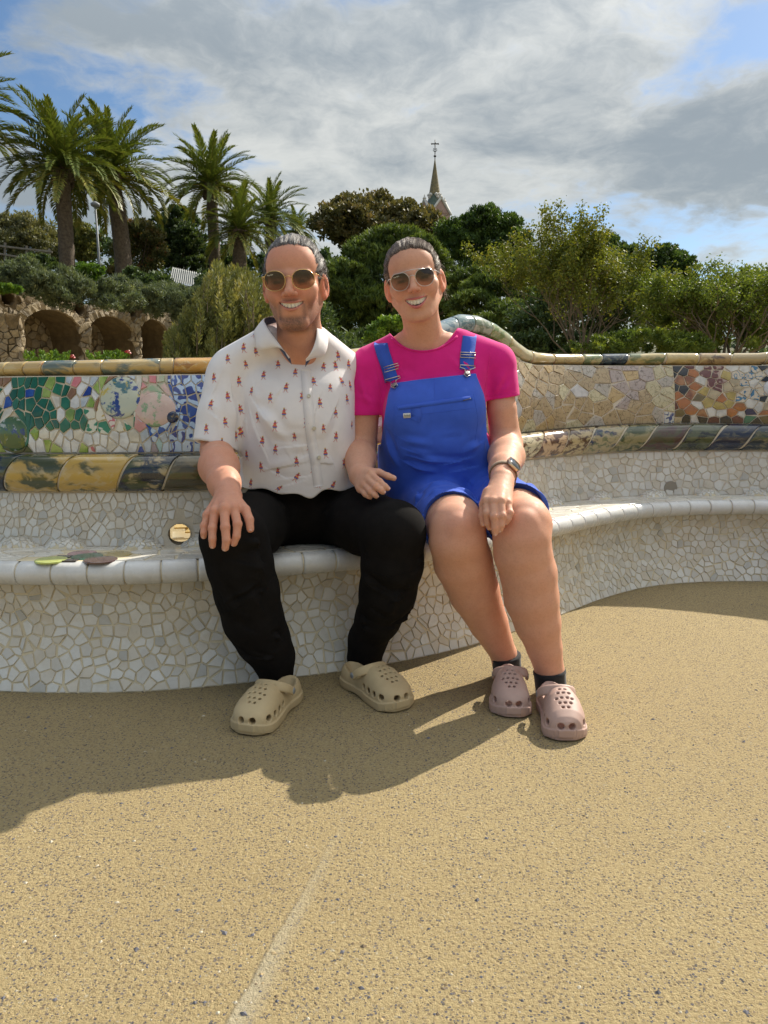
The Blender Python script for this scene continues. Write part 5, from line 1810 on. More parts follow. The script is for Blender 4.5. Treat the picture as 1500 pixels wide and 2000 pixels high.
# ------------------------------------------------------------------ materials
def skin_mat(name, rough=.56):
    m = bpy.data.materials.new(name); m.use_nodes = True
    t = m.node_tree; q = NB(t); p = t.nodes['Principled BSDF']
    c = q.n('ShaderNodeAttribute', attribute_name='Col').outputs['Color']
    co = q.n('ShaderNodeTexCoord').outputs['Object']
    f = q.mapr(q.noise(co, 42, 4, .65), .35, .7, 0, 1)
    c = q.mix(q.math('MULTIPLY', f, .16), c, (.42, .15, .085))
    f2 = q.mapr(q.noise(co, 190, 3, .6), .5, .75, 0, .22)
    c = q.mix(f2, c, (.34, .15, .09))
    q.put(p, 'Base Color', c)
    p.inputs['Subsurface Weight'].default_value = .22
    p.inputs['Subsurface Radius'].default_value = (1.0, .38, .2)
    p.inputs['Subsurface Scale'].default_value = .012
    q.put(p, 'Roughness', q.mapr(q.noise(co, 60, 3), .3, .7, rough - .08, rough + .12))
    p.inputs['Specular IOR Level'].default_value = .32
    bn = q.n('ShaderNodeBump', {'Height': q.noise(co, 520, 3, .7), 'Strength': .22, 'Distance': .0012})
    q.put(p, 'Normal', bn.outputs[0])
    return m


def cloth_mat(name, c, c2, thread=900, rough=.85, sheen=.2, bump=.35):
    def ex(q, p, co):
        w = q.n('ShaderNodeTexWave', {'Vector': co, 'Scale': thread / 6.28, 'Distortion': .6, 'Detail': 1.0}, bands_direction='DIAGONAL').outputs['Fac']
        n_ = q.noise(co, 260, 3, .6)
        q.put(p, 'Base Color', q.mix(q.mapr(q.noise(co, 26, 4, .6), .3, .7), c, c2))
        bn = q.n('ShaderNodeBump', {'Height': q.math('ADD', q.math('MULTIPLY', w, .06), n_), 'Strength': bump, 'Distance': .0010})
        q.put(p, 'Normal', bn.outputs[0])
        p.inputs['Sheen Weight'].default_value = sheen
        if sheen == 0: p.inputs['Specular IOR Level'].default_value = .10
        p.inputs['Sheen Roughness'].default_value = .5
    return mat(name, c, rough, spec=.25, extra=ex)


M_skin = skin_mat('skin')
M_shirt = cloth_mat('white_cotton', (.80, .77, .77), (.75, .72, .725))
M_navy = cloth_mat('navy_chambray', (.045, .06, .13), (.07, .09, .17))
M_black = cloth_mat('black_jersey', (.0085, .0076, .0072), (.0125, .011, .0105), 1200, .95, .0, .15)
M_pink = cloth_mat('magenta_jersey', (.70, .014, .23), (.63, .012, .20), 1300, .85, .12, .2)
M_blue = cloth_mat('blue_twill', (.048, .125, .62), (.040, .105, .54), 800, .8, .12, .3)
M_bluestrap = cloth_mat('blue_webbing', (.035, .11, .58), (.03, .09, .50), 1800, .75, .15, .5)
M_sock = cloth_mat('black_sock', (.012, .012, .013), (.022, .022, .024), 1500, .9, .2, .5)
M_gsock = cloth_mat('grey_sock', (.10, .10, .12), (.14, .14, .16), 1500, .9, .2, .5)
M_teeth = mat('tooth_enamel', (.88, .82, .70), .2, (.84, .76, .62), 60, coat=.4, sss=.1)
M_gold = mat('gold_wire', (.75, .52, .22), .25, metal=1.0)
M_silver = mat('silver_wire', (.60, .56, .52), .28, metal=1.0)
M_clogm = mat('beige_foam', (.52, .40, .225), .62, (.46, .345, .19), 14, bump=(260, .25, .001), spec=.35)
M_clogw = mat('dusty_rose_foam', (.50, .335, .28), .55, (.44, .29, .24), 14, bump=(260, .25, .001), spec=.4)
M_dark = mat('dark_inside', (.02, .018, .016), .9)


def hair_mat(name, c1, c2, c3):
    m = bpy.data.materials.new(name); m.use_nodes = True
    t = m.node_tree; q = NB(t); p = t.nodes['Principled BSDF']
    f = q.n('ShaderNodeAttribute', attribute_name='tint').outputs['Fac']
    q.put(p, 'Base Color', q.ramp(f, [(0, c1), (.6, c2), (1, c3)]))
    p.inputs['Roughness'].default_value = .52; p.inputs['Specular IOR Level'].default_value = .35
    p.inputs['Anisotropic'].default_value = .4
    return m


M_hairm = hair_mat('greying_hair', (.055, .045, .040), (.16, .135, .12), (.55, .52, .50))
M_hairw = hair_mat('dark_brown_hair', (.055, .034, .024), (.18, .12, .085), (.52, .42, .32))


def lens_mat(name, top, bot, z0, z1, gloss):
    """gradient-tinted sunglass lens: dark at the top, lighter below, with a mirror sheen"""
    m = bpy.data.materials.new(name); m.use_nodes = True
    t = m.node_tree; q = NB(t); t.nodes.remove(t.nodes['Principled BSDF'])
    g_ = q.n('ShaderNodeSeparateXYZ', {0: q.n('ShaderNodeTexCoord').outputs['Object']}).outputs[2]
    f = q.mapr(g_, z0, z1, 0, 1, True)
    tint = q.ramp(f, [(0, bot), (.55, tuple(.45 * a + .55 * b__ for a, b__ in zip(bot, top))), (1, top)])
    tr = q.n('ShaderNodeBsdfTransparent', {0: tint})
    gl = q.n('ShaderNodeBsdfGlossy', {0: (.9, .9, .95, 1), 1: .03})
    fr = q.n('ShaderNodeFresnel', {0: 1.5})
    mx = q.n('ShaderNodeMixShader', {0: q.math('ADD', fr.outputs[0], gloss), 1: tr.outputs[0], 2: gl.outputs[0]})
    t.links.new(mx.outputs[0], t.nodes['Material Output'].inputs[0])
    return m


# ------------------------------------------------------------------ heads
class Head:
    """local millimetre frame: x to image right, y backwards (face at -y), z up from the chin (0) to the crown (230)"""
    def __init__(s, chin, crown, D, width_scale, yaw=0.0, pitch=0.0, depth_scale=None, roll=None):
        a = P3(chin[0], chin[1], D); c = P3(crown[0], crown[1], D)
        up = c - a; L = np.linalg.norm(up[[0, 2]])
        r = math.atan2(up[0], up[2]) if roll is None else roll
        R = Matrix.Rotation(r, 3, 'Y') @ Matrix.Rotation(pitch, 3, 'X') @ Matrix.Rotation(yaw, 3, 'Z')
        s.R = np.array(R); s.sc = np.array([width_scale, depth_scale or width_scale, L / 230.0 / 0.001]) * .001
        mid = (a + c) / 2
        s.o = mid - s.R @ (s.sc * np.array([0, 0, 115.0]))
        s.s = float(s.sc.mean())

    def w(s, p): return (np.asarray(p, float) * s.sc) @ s.R.T + s.o
    def l(s, p): return ((np.asarray(p, float) - s.o) @ s.R) / s.sc

    def prim(s, pr, pad=2.0):
        f, lo, hi = pr
        C = s.w(np.array([(x, y, z) for x in (lo[0], hi[0]) for y in (lo[1], hi[1]) for z in (lo[2], hi[2])]))
        R, o, sc = s.R, s.o, s.sc

        def g(X, Y, Z):
            x, y, z = X - o[0], Y - o[1], Z - o[2]
            return f((x * R[0, 0] + y * R[1, 0] + z * R[2, 0]) / sc[0], (x * R[0, 1] + y * R[1, 1] + z * R[2, 1]) / sc[1], (x * R[0, 2] + y * R[1, 2] + z * R[2, 2]) / sc[2]) * s.s
        return g, C.min(0), C.max(0)


def smile_curves(hd):
    w = hd['mw']; z = hd['mz']
    zu = lambda x: z + 6.0 + 5.5 * (x / w) ** 2
    zl = lambda x: z - hd['open'] + (hd['open'] + 9.5) * np.abs(x / w) ** 2.0
    fy = lambda x: -hd['mf'] + 19 * (x / w) ** 2
    return zu, zl, fy, w


def build_head(vol, H, hd):
    a = lambda pr, k: vol.add(H.prim(pr), k * H.s)
    s_ = lambda pr, k: vol.sub(H.prim(pr), k * H.s)
    fw = hd['jaw']
    a(ellip((0, 14, 150), (73, 90, 79)), 0)
    a(ellip((0, -20, 156), (63, 62, 62)), 14)
    a(ellip((0, -16, 96), (63 * fw, 64, 80)), 14)
    a(ellip((0, -34, 46), (50 * fw, 48, 47)), 14)
    for sx in (-1, 1):
        a(rcone((sx * 54 * fw, 6, 66), (sx * 21 * fw, -62, 20), 17, 17), 16)
        a(ellip((sx * 43, -52, 99), (23, 25, 19)), 14)
        a(ellip((sx * 37, -63, 82), (21, 20, 20)), 22)
        a(rcone((sx * 42, -66, 131), (sx * 6, -80, 132), 9, 9), 12)
    a(ellip((0, -70, 15), (23 * hd['chin'], 18, 16)), 14)
    a(ellip((0, -66, 52), (35, 25, 27)), 12)
    for sx in (-1, 1):
        s_(ellip((sx * 31, -95, 117), (17, 16, 11)), 10)
        a(ellip((sx * 31, -70, 117), (13, 12, 12)), 2)
    nz = hd.get('nz', 5)
    a(rcone((0, -82, 124), (0, -103, 88 + nz), 7.5, 9.5), 9)
    a(ellip((0, -107, 83 + nz), (11 * hd['nose'], 11, 9.5)), 6)
    for sx in (-1, 1):
        a(ellip((sx * 12.5 * hd['nose'], -95, 79.5 + nz), (7.5, 9, 7)), 5)
        s_(ellip((sx * 6.2, -104, 73 + nz), (3.6, 5, 3)), 2)
        s_(rcone((sx * 18, -95, 85 + nz), (sx * 37, -85, 58), 1.9, 1.3), 5)
    zu, zl, fy, w = smile_curves(hd)
    xs = np.linspace(-w, w, 11)
    for k in range(10):
        x0, x1 = xs[k], xs[k + 1]; e0, e1 = 1 - .55 * abs(x0 / w) ** 2, 1 - .55 * abs(x1 / w) ** 2
        a(rcone((x0, fy(x0), zu(x0) + 2.2 * e0), (x1, fy(x1), zu(x1) + 2.2 * e1), hd['lt'] * e0, hd['lt'] * e1), 3)
        a(rcone((x0, fy(x0) + 1, zl(x0) - 3.2 * e0), (x1, fy(x1) + 1, zl(x1) - 3.2 * e1), hd['lt'] * 1.35 * e0, hd['lt'] * 1.35 * e1), 3)

    def mouth(X, Y, Z):
        return np.maximum(np.maximum(Z - zu(X), zl(X) - Z), np.maximum(np.abs(X) - w, np.maximum(Y - (fy(X) + 17), (fy(X) - 25) - Y)))
    s_((mouth, np.array([-w - 1, -130, hd['mz'] - 20]), np.array([w + 1, -40, hd['mz'] + 20])), 1.2)
    a(ellip((0, -62, 26), (20, 14, 9)), 6)
    for sx in (-1, 1):
        Re = np.array(Matrix.Rotation(sx * -.50, 3, 'Z') @ Matrix.Rotation(.15, 3, 'X'))
        a(ellip((sx * 68, 18, 98), (9, 20, 26)), 8)
        a(ellip((sx * 76.5, 10, 106), (6.5, 17, 31), Re), 5)
        a(ellip((sx * 74, 4, 80), (6, 9, 10), Re), 5)
        s_(ellip((sx * 82.5, 4, 108), (6, 9, 18), Re), 3)
    a(rcone((0, 18, 72), (0, 34, -20), 52 * hd['neck'], 53 * hd['neck']), 14)
    a(rcone((0, 34, -20), (0, 54, -66), 53 * hd['neck'], 50 * hd['neck']), 20)
    for sx in (-1, 1): a(rcone((sx * 42, 14, 45), (sx * 18, 8, -70), 9, 8), 24)


def skin_colour(V, H, hd, base):
    n = len(V); C = np.tile(np.array(base, float), (n, 1))
    L = H.l(V); x, y, z = L.T
    head = (np.abs(x) < 110) & (z > -30) & (z < 260) & (y < 130)
    front = head & (y < -20)

    def blend(m, col, a=1.0):
        w = (m * a * front)[:, None]; C[:] = C * (1 - w) + np.array(col) * w
    zu, zl, fy, w = smile_curves(hd)
    g = lambda cx, cz, rx, rz: np.exp(-((np.abs(x) - cx) / rx) ** 2 - ((z - cz) / rz) ** 2)
    blend(g(38, 84, 20, 17), hd['flush'], .40)                          # cheeks
    blend(g(0, 84, 13, 10), hd['flush'], .55)                           # nose
    blend(ss(z, 150, 185), hd['brow_skin'], .35)
    ir = 1 - np.clip(np.abs(x) / w, 0, 1) ** 2
    up = (np.abs(x) < w) * ss(z, zu(x) - 1.2, zu(x)) * (1 - ss(z, zu(x) + hd['lt'] * 1.5 * ir + .4, zu(x) + hd['lt'] * 1.5 * ir + 2.0))
    dn = (np.abs(x) < w) * ss(z, zl(x) - hd['lt'] * 2.2 * ir - 2.0, zl(x) - hd['lt'] * 2.2 * ir - .6) * (1 - ss(z, zl(x), zl(x) + 1.2))
    blend(np.clip(up + dn, 0, 1) * (y < -58), hd['lip'], .85)
    ins = (np.abs(x) < w + .5) & (z < zu(x) - .3) & (z > zl(x) + .3) & (y > fy(x) + 3.0) & (y < -50)
    C[ins & head] = (.09, .02, .018)
    if hd.get('beard'):
        nz = np.random.default_rng(3).random(n)
        m = .75 * np.exp(-((z - 71 + .007 * x ** 2) / 6.5) ** 2) * (1 - ss(np.abs(x), 24, 38)) * ss(z, zu(x) + 4.5, zu(x) + 7)         # moustache
        m += np.exp(-((np.abs(x) - 31) / 6) ** 2) * ss(z, 18, 34) * (1 - ss(z, 60, 74)) * .6
        ch = np.exp(-(x / 36) ** 4) * (1 - ss(z, 26, 40)) * ss(z, -14, 2) * .85
        jw = ss(np.abs(x), 34, 44) * (1 - ss(z, 52, 92)) * ss(z, -24, 6) * .62
        bm = np.clip((m + ch + jw) * (.65 + .5 * nz), 0, 1) * head * (y < 15)
        wv = (bm * .92)[:, None]; C[:] = C * (1 - wv) + np.array(hd['beard']) * wv
    # eyebrows behind the frames, closed dark lashes
    eb = np.exp(-((z - 131 - 4 * np.cos((np.abs(x) - 32) / 22)) / 3.4) ** 2) * ss(np.abs(x), 12, 17) * (1 - ss(np.abs(x), 48, 54))
    blend(eb, (.06, .035, .025), .8)
    ey = np.exp(-((np.abs(x) - 31) / 11) ** 4 - ((z - 116) / 4.2) ** 4); blend(ey * (y < -70), (.06, .04, .035), .9)
    ear = head & (np.abs(x) > 70) & (z > 66) & (z < 142) & (y > -12)
    C[ear] = C[ear] * np.array([1.08, .82, .78])  # ears reddened: the glow of light from behind put into their colour
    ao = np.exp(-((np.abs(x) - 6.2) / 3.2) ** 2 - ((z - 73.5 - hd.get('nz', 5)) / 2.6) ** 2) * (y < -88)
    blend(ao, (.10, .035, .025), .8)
    return np.clip(C, 0, 1)


def set_col(me, C):
    at_ = me.color_attributes.new('Col', 'FLOAT_COLOR', 'POINT')
    at_.data.foreach_set('color', np.hstack([C, np.ones((len(C), 1))]).astype(np.float32).ravel())


def teeth(H, hd, parent):
    zu, zl, fy, w = smile_curves(hd)
    tb = MB()
    xs = [0, 8.6, 15.6, 22.0, 26.6]
    for sx in (-1, 1):
        for k in range(4):
            x0, x1 = xs[k] + .1, xs[k + 1] - .1
            if x1 > w: x1 = w - .3
            if x1 <= x0: continue
            xm = (x0 + x1) / 2
            top = zu(xm) + 2.5; bot = max(zl(xm) + .6, zu(xm) - (10.2, 9.4, 9.6, 8.2)[k] * hd.get('tl', 1.0))
            yf = fy(xm) + 2.6 + .25 * k
            V = []
            for zz, ins, yo in ((top, .1, .6), ((top + bot) / 2, 0, 0), (bot + .8, .2, .3), (bot, 1.1, 1.2)):
                for xx, yy in ((x0 + ins, .8), (x0 + ins + (x1 - x0) * .25, .18), (xm, 0), (x1 - ins - (x1 - x0) * .25, .18), (x1 - ins, .8), (xm, 7)):
                    V.append((sx * xx, yf + yy + yo + .018 * (xx - xm) * 6, zz))
            f = [(r * 6 + c, r * 6 + (c + 1) % 6, (r + 1) * 6 + (c + 1) % 6, (r + 1) * 6 + c) for r in range(3) for c in range(6)] + [tuple(range(18, 24))]
            tb.add(H.w(np.array(V)), f)
    xx = np.linspace(-w * .96, w * .96, 15)                  # the arch behind the single teeth
    V = [(x, fy(x) + 4.4, z_) for x in xx for z_ in (zu(x) + 3, max(zl(x) + 1.2, zu(x) - 8.5 * hd.get('tl', 1.0)))]
    tb.add(H.w(np.array(V)), [(i * 2, i * 2 + 1, i * 2 + 3, i * 2 + 2) for i in range(14)])
    return tb.build('teeth', M_teeth, parent, True)


def taper_hair(V, F, H, region, depth=2.3, reach=15.0):
    """thin the hair mass out towards the hairline so that it grows from the skin instead of ending in a step"""
    L = H.l(V); r = region(L[:, 0], L[:, 1], L[:, 2])
    t = ss(-r, 0, reach)
    # combed-back locks: ridges that run over the head from front to back
    a = np.arctan2(L[:, 0], L[:, 2] - 120); rd = .7 * np.sin(a * 21 + 1.2 * np.sin(L[:, 1] * .03 + 1)) + .6 * np.sin(a * 47 + .9 * np.sin(L[:, 1] * .04)) + .4 * np.sin(L[:, 1] * .12 + 3 * np.sin(a * 5))
    return V + vnormals(V, F) * ((-(1 - t) * depth + t * rd) * H.s)[:, None]


def surface_strand(H, bvh, verts, front, R, fly, lift, bias):
    """a hair that starts on the scalp, is combed back over it and may drift loose at the end"""
    p = Vector(verts[front[R.integers(len(front))]] if R.random() < .55 else verts[R.integers(len(verts))])
    fw = H.R @ np.array([0, -1, 0]); p = p + Vector(fw * R.uniform(0, .004))
    x0 = H.l(np.array(p))[0]
    out = []
    n = 9 if not fly else 8
    j = R.normal(0, .10 if not fly else .30, 3)
    for k in range(n):
        q, nn, _, dd = bvh.find_nearest(p)
        if q is None: return None
        out.append(np.array(q + nn * (lift * (1 + .6 * R.random()) + (.00045 * k * k if fly else 0))))
        l = H.l(np.array(q))
        d = np.array([-l[0] * .006, 1.0, (.50 if l[2] > 150 else .22 if l[2] > 118 else -.10)]) + j + R.normal(0, .05, 3)
        d = Vector(H.R @ d); d = (d - nn * d.dot(nn)).normalized()
        p = q + d * (.0105 if not fly else .0075)
    return out


def hair_strands(name, H, cap_fn, n, R, mt, parent, ln, fly=0, rad=.00045):
    """combed strands lying on the scalp surface, plus a few loose flyaway hairs"""
    V = []; F = []; T = []; o = 0
    for i in range(n):
        pts = cap_fn(R, i >= n - fly)
        if pts is None or len(pts) < 3: continue
        P = np.array(pts); m = len(P)
        d = unit(np.gradient(P, axis=0)); view = unit(P - np.array([0, 0, CAM_H]))
        sd = unit(np.cross(d, view)); w = rad * (.7 + .7 * R.random()) * (np.linspace(.7, .25, m) if i >= n - fly else np.ones(m))
        nn = np.cross(sd, d)
        ring = [P + sd * w[:, None], P - sd * w[:, None] * .5 + nn * w[:, None] * .87, P - sd * w[:, None] * .5 - nn * w[:, None] * .87]
        V.append(np.stack(ring, 1).reshape(-1, 3))
        for k in range(m - 1):
            for c in range(3):
                F.append((o + k * 3 + c, o + k * 3 + (c + 1) % 3, o + k * 3 + 3 + (c + 1) % 3, o + k * 3 + 3 + c))
        t0 = R.uniform(0, .4) if R.random() < .55 else R.uniform(.35, .75) if R.random() < .7 else R.uniform(.75, 1)
        T.append(np.full(m * 3, t0)); o += m * 3
    me = mesh(name, np.vstack(V), np.array(F), mt, True)
    at_ = me.attributes.new('tint', 'FLOAT', 'POINT'); at_.data.foreach_set('value', np.concatenate(T).astype(np.float32))
    return tag(link(name, me, parent), kind='stuff')


def sunglasses(H, parent, frame, lens, cz, cx, rx, rz, y0, wire, topbar=False, squar=2.3):
    root = empty('sunglasses', tuple(H.w((0, y0, cz))), None); root.parent = parent; root.location = Vector(H.w((0, y0, cz))) - parent.location
    W_ = lambda p: H.w(np.array(p, float))

    def outline(sx, k=1.0, dy=0.0, n=36):
        out = []
        for a in np.linspace(0, 2 * np.pi, n, endpoint=False):
            c, s = math.cos(a), math.sin(a)
            r = (abs(c) ** squar + abs(s) ** squar) ** (-1 / squar)
            lx = rx * r * c * (1 + (.05 if topbar and s > 0 else 0)); lz = rz * r * s * (1.0 if s > 0 else 1.06)
            if topbar and s > .62: lz = min(lz, rz * .80 + .1 * rz)
            x_ = cx + lx * k
            out.append((sx * x_, y0 + .0042 * (x_ - 8) ** 2 * 1.0 + dy + (rz * k * s) * -.06, cz + lz * k))
        return out
    for sx in (-1, 1):
        q = MB(); q.tube(W_(outline(sx)), wire, 6, closed=True); q.build('rim', frame, root, True)
        o = outline(sx, .985); n = len(o)
        V = [(sx * cx, y0 + .0042 * (cx - 8) ** 2 - 1.2, cz)] + outline(sx, .5, -.8) + o
        F = [(0, 1 + k, 1 + (k + 1) % n) for k in range(n)] + [(1 + k, 1 + n + k, 1 + n + (k + 1) % n, 1 + (k + 1) % n) for k in range(n)]
        ln_ = MB(); ln_.add(W_(V), F if sx > 0 else [t[::-1] for t in F])
        me = mesh('lens', ln_.v, ln_.f, lens, True)
        lo_ = link('lens', me, root)
        # lens coordinates are kept relative to the glasses so that the tint gradient follows them
        c0 = world_loc(root)
        co = np.empty(len(me.vertices) * 3, np.float32); me.vertices.foreach_get('co', co); co = co.reshape(-1, 3) - np.array(c0, np.float32)
        me.vertices.foreach_set('co', co.ravel()); lo_.location = (0, 0, 0)
        q = MB(); e = cx + rx
        q.tube(W_([(sx * (e - 1), y0 + .0042 * (e - 8) ** 2, cz + rz * .45), (sx * (e + 5), y0 + .0042 * (e - 8) ** 2 + 4, cz + rz * .5), (sx * 75, -30, cz + 4), (sx * 79, 8, cz + 2), (sx * 76, 26, cz - 16)]), [wire * 1.3, wire * 1.5, wire * 1.0, wire * 1.2, wire * 1.2], 6)
        q.build('temple_arm', frame, root, True)
        q = MB(); q.lathe([(.0005, -.0015), (.0028, 0), (.0005, .0015)], W_((sx * 9.5, y0 + 6, cz - rz * .35)), 8); q.build('nose_pad', frame, root, True)
    q = MB()
    xb = cx - rx
    zb = cz + rz * .30
    q.tube(W_([(-xb - 1, y0 + 1, zb - 3), (-xb * .6, y0 - 1.5, zb + 1.5), (0, y0 - 3, zb + 3), (xb * .6, y0 - 1.5, zb + 1.5), (xb + 1, y0 + 1, zb - 3)]), wire * 1.1, 6)
    q.build('bridge', frame, root, True)
    if topbar:
        q = MB(); zt = cz + rz * .93
        q.tube(W_([(-cx - rx * .1, y0 + .0042 * (cx - 8) ** 2, zt - .5), (-cx * .45, y0 - 1, zt + 1.6), (0, y0 - 3, zt + 2.2), (cx * .45, y0 - 1, zt + 1.6), (cx + rx * .1, y0 + .0042 * (cx - 8) ** 2, zt - .5)]), wire, 6)
        q.build('brow_bar', frame, root, True)
    # the maker's name printed small in the outer top corner of one lens
    fc = bpy.data.curves.new('t', 'FONT'); fc.body = 'Ray-Ban'; fc.size = 4.6; fc.align_x = 'LEFT'
    to = bpy.data.objects.new('t', fc); me0 = bpy.data.meshes.new_from_object(to)
    vt = [v.co[:] for v in me0.vertices]; ft = [tuple(p.vertices) for p in me0.polygons]
    x0 = -(cx + rx * .62); z0 = cz + rz * .50
    obj('lens_lettering', W_([(x0 + x, y0 + .0042 * (abs(x0 + x) - 8) ** 2 - 2.2 - rz * .03, z0 + y + x * .12) for x, y, z in vt]), ft, M_teeth, root, False)
    bpy.data.objects.remove(to); bpy.data.curves.remove(fc)
    return root


def bvh_of(V, F):
    return BVHTree.FromPolygons([tuple(v) for v in V], [tuple(int(i) for i in f) for f in F])


CAMO = Vector((0, 0, CAM_H))


def hit(bvh, px, py, off=0.0):
    """where the sight line meets a surface, lifted along its normal"""
    d = Vector(ray(px, py)).normalized()
    h = bvh.ray_cast(CAMO, d)
    if h[0] is None: return None, None
    n = h[1] if h[1].dot(d) < 0 else -h[1]
    return h[0] + n * off, n


def nails(root, tips, size, flatn):
    for c, d, n in tips: pass


def finger_nail(mb, tip, prev, up, r):
    """small plate on the back of a fingertip"""
    tip = np.asarray(tip); d = unit(tip - np.asarray(prev)); up = unit(np.asarray(up) - d * (np.asarray(up) @ d)); sd = np.cross(d, up)
    V = []
    for i, u in enumerate((-.55, .1, .75)):
        for j, v_ in enumerate((-1, -.5, 0, .5, 1)):
            w = r * .68 * (1.0, 1.05, .80)[i]
            a = v_ * .75
            V.append(tip + d * r * u + sd * math.sin(a) * w * 1.1 + up * (r * .93 * math.cos(a) * (1.0, 1.0, .93)[i] + .0004))
    mb.add(V, [(i * 5 + j, i * 5 + j + 1, i * 5 + 5 + j + 1, i * 5 + 5 + j) for i in range(2) for j in range(4)])


def hand(vol, wrist, wr, knuckles, fingers, rads, thumb, trad, k=.005, palm_r=.013, nail_mb=None, up=(0, -.7, .7)):
    """palm from wrist to the four knuckles, four fingers and a thumb leaving the side of the palm"""
    wrist = np.asarray(wrist); kn = [np.asarray(q) for q in knuckles]
    up = unit(np.asarray(up, float))
    c = sum(kn) / 4
    for i, q in enumerate(kn):
        st_ = wrist * .80 + q * .20 + (q - c) * .28
        vol.add(rcone(st_, q, wr * .62, palm_r * 1.02), .012)
    vol.add(rcone(wrist, wrist * .45 + c * .55, wr * .80, palm_r * 1.1), .012)
    for i, fg in enumerate(fingers):
        pts = [kn[i]] + [np.asarray(q) for q in fg]
        r = rads[i]
        rr = np.interp(np.arange(len(pts)), [0, len(pts) - 1], [1.08, .80]) * r
        for a in range(len(pts) - 1): vol.add(rcone(pts[a], pts[a + 1], rr[a], rr[a + 1]), k if a == 0 else .003)
        vol.add(ellip(kn[i] + up * r * .25, (r * 1.02,) * 3), .006)
        if len(pts) > 2: vol.add(ellip(pts[1] + up * r * .10, (r * 1.02,) * 3), .004)
        if nail_mb is not None: finger_nail(nail_mb, pts[-1], pts[-2], up, rr[-1])
    tp = [np.asarray(q) for q in thumb]
    tr = np.interp(np.arange(len(tp)), [0, len(tp) - 1], [1.25, .85]) * trad
    for a in range(len(tp) - 1): vol.add(rcone(tp[a], tp[a + 1], tr[a], tr[a + 1]), .010 if a == 0 else .004)
    if nail_mb is not None: finger_nail(nail_mb, tp[-1], tp[-2], up, tr[-1])


def ribbon(mb, A, B, th=.0012):
    """strip of cloth between two edges, with thickness"""
    A = [Vector(q) for q in A]; B = [Vector(q) for q in B]; n = len(A)
    if n < 2: return
    V = []
    for i in range(n):
        t = (A[min(i + 1, n - 1)] - A[max(i - 1, 0)]); w = B[i] - A[i]
        nn = t.cross(w)
        nn = nn.normalized() * th if nn.length > 1e-9 else Vector((0, -th, 0))
        if nn.dot(A[i] - CAMO) > 0: nn = -nn
        V += [A[i], B[i], B[i] - nn, A[i] - nn]
    f = []
    for i in range(n - 1):
        for k in range(4):
            f.append((i * 4 + k, i * 4 + (k + 1) % 4, i * 4 + 4 + (k + 1) % 4, i * 4 + 4 + k))
    f += [(0, 1, 2, 3), tuple((n - 1) * 4 + k for k in (3, 2, 1, 0))]
    mb.add(V, f)


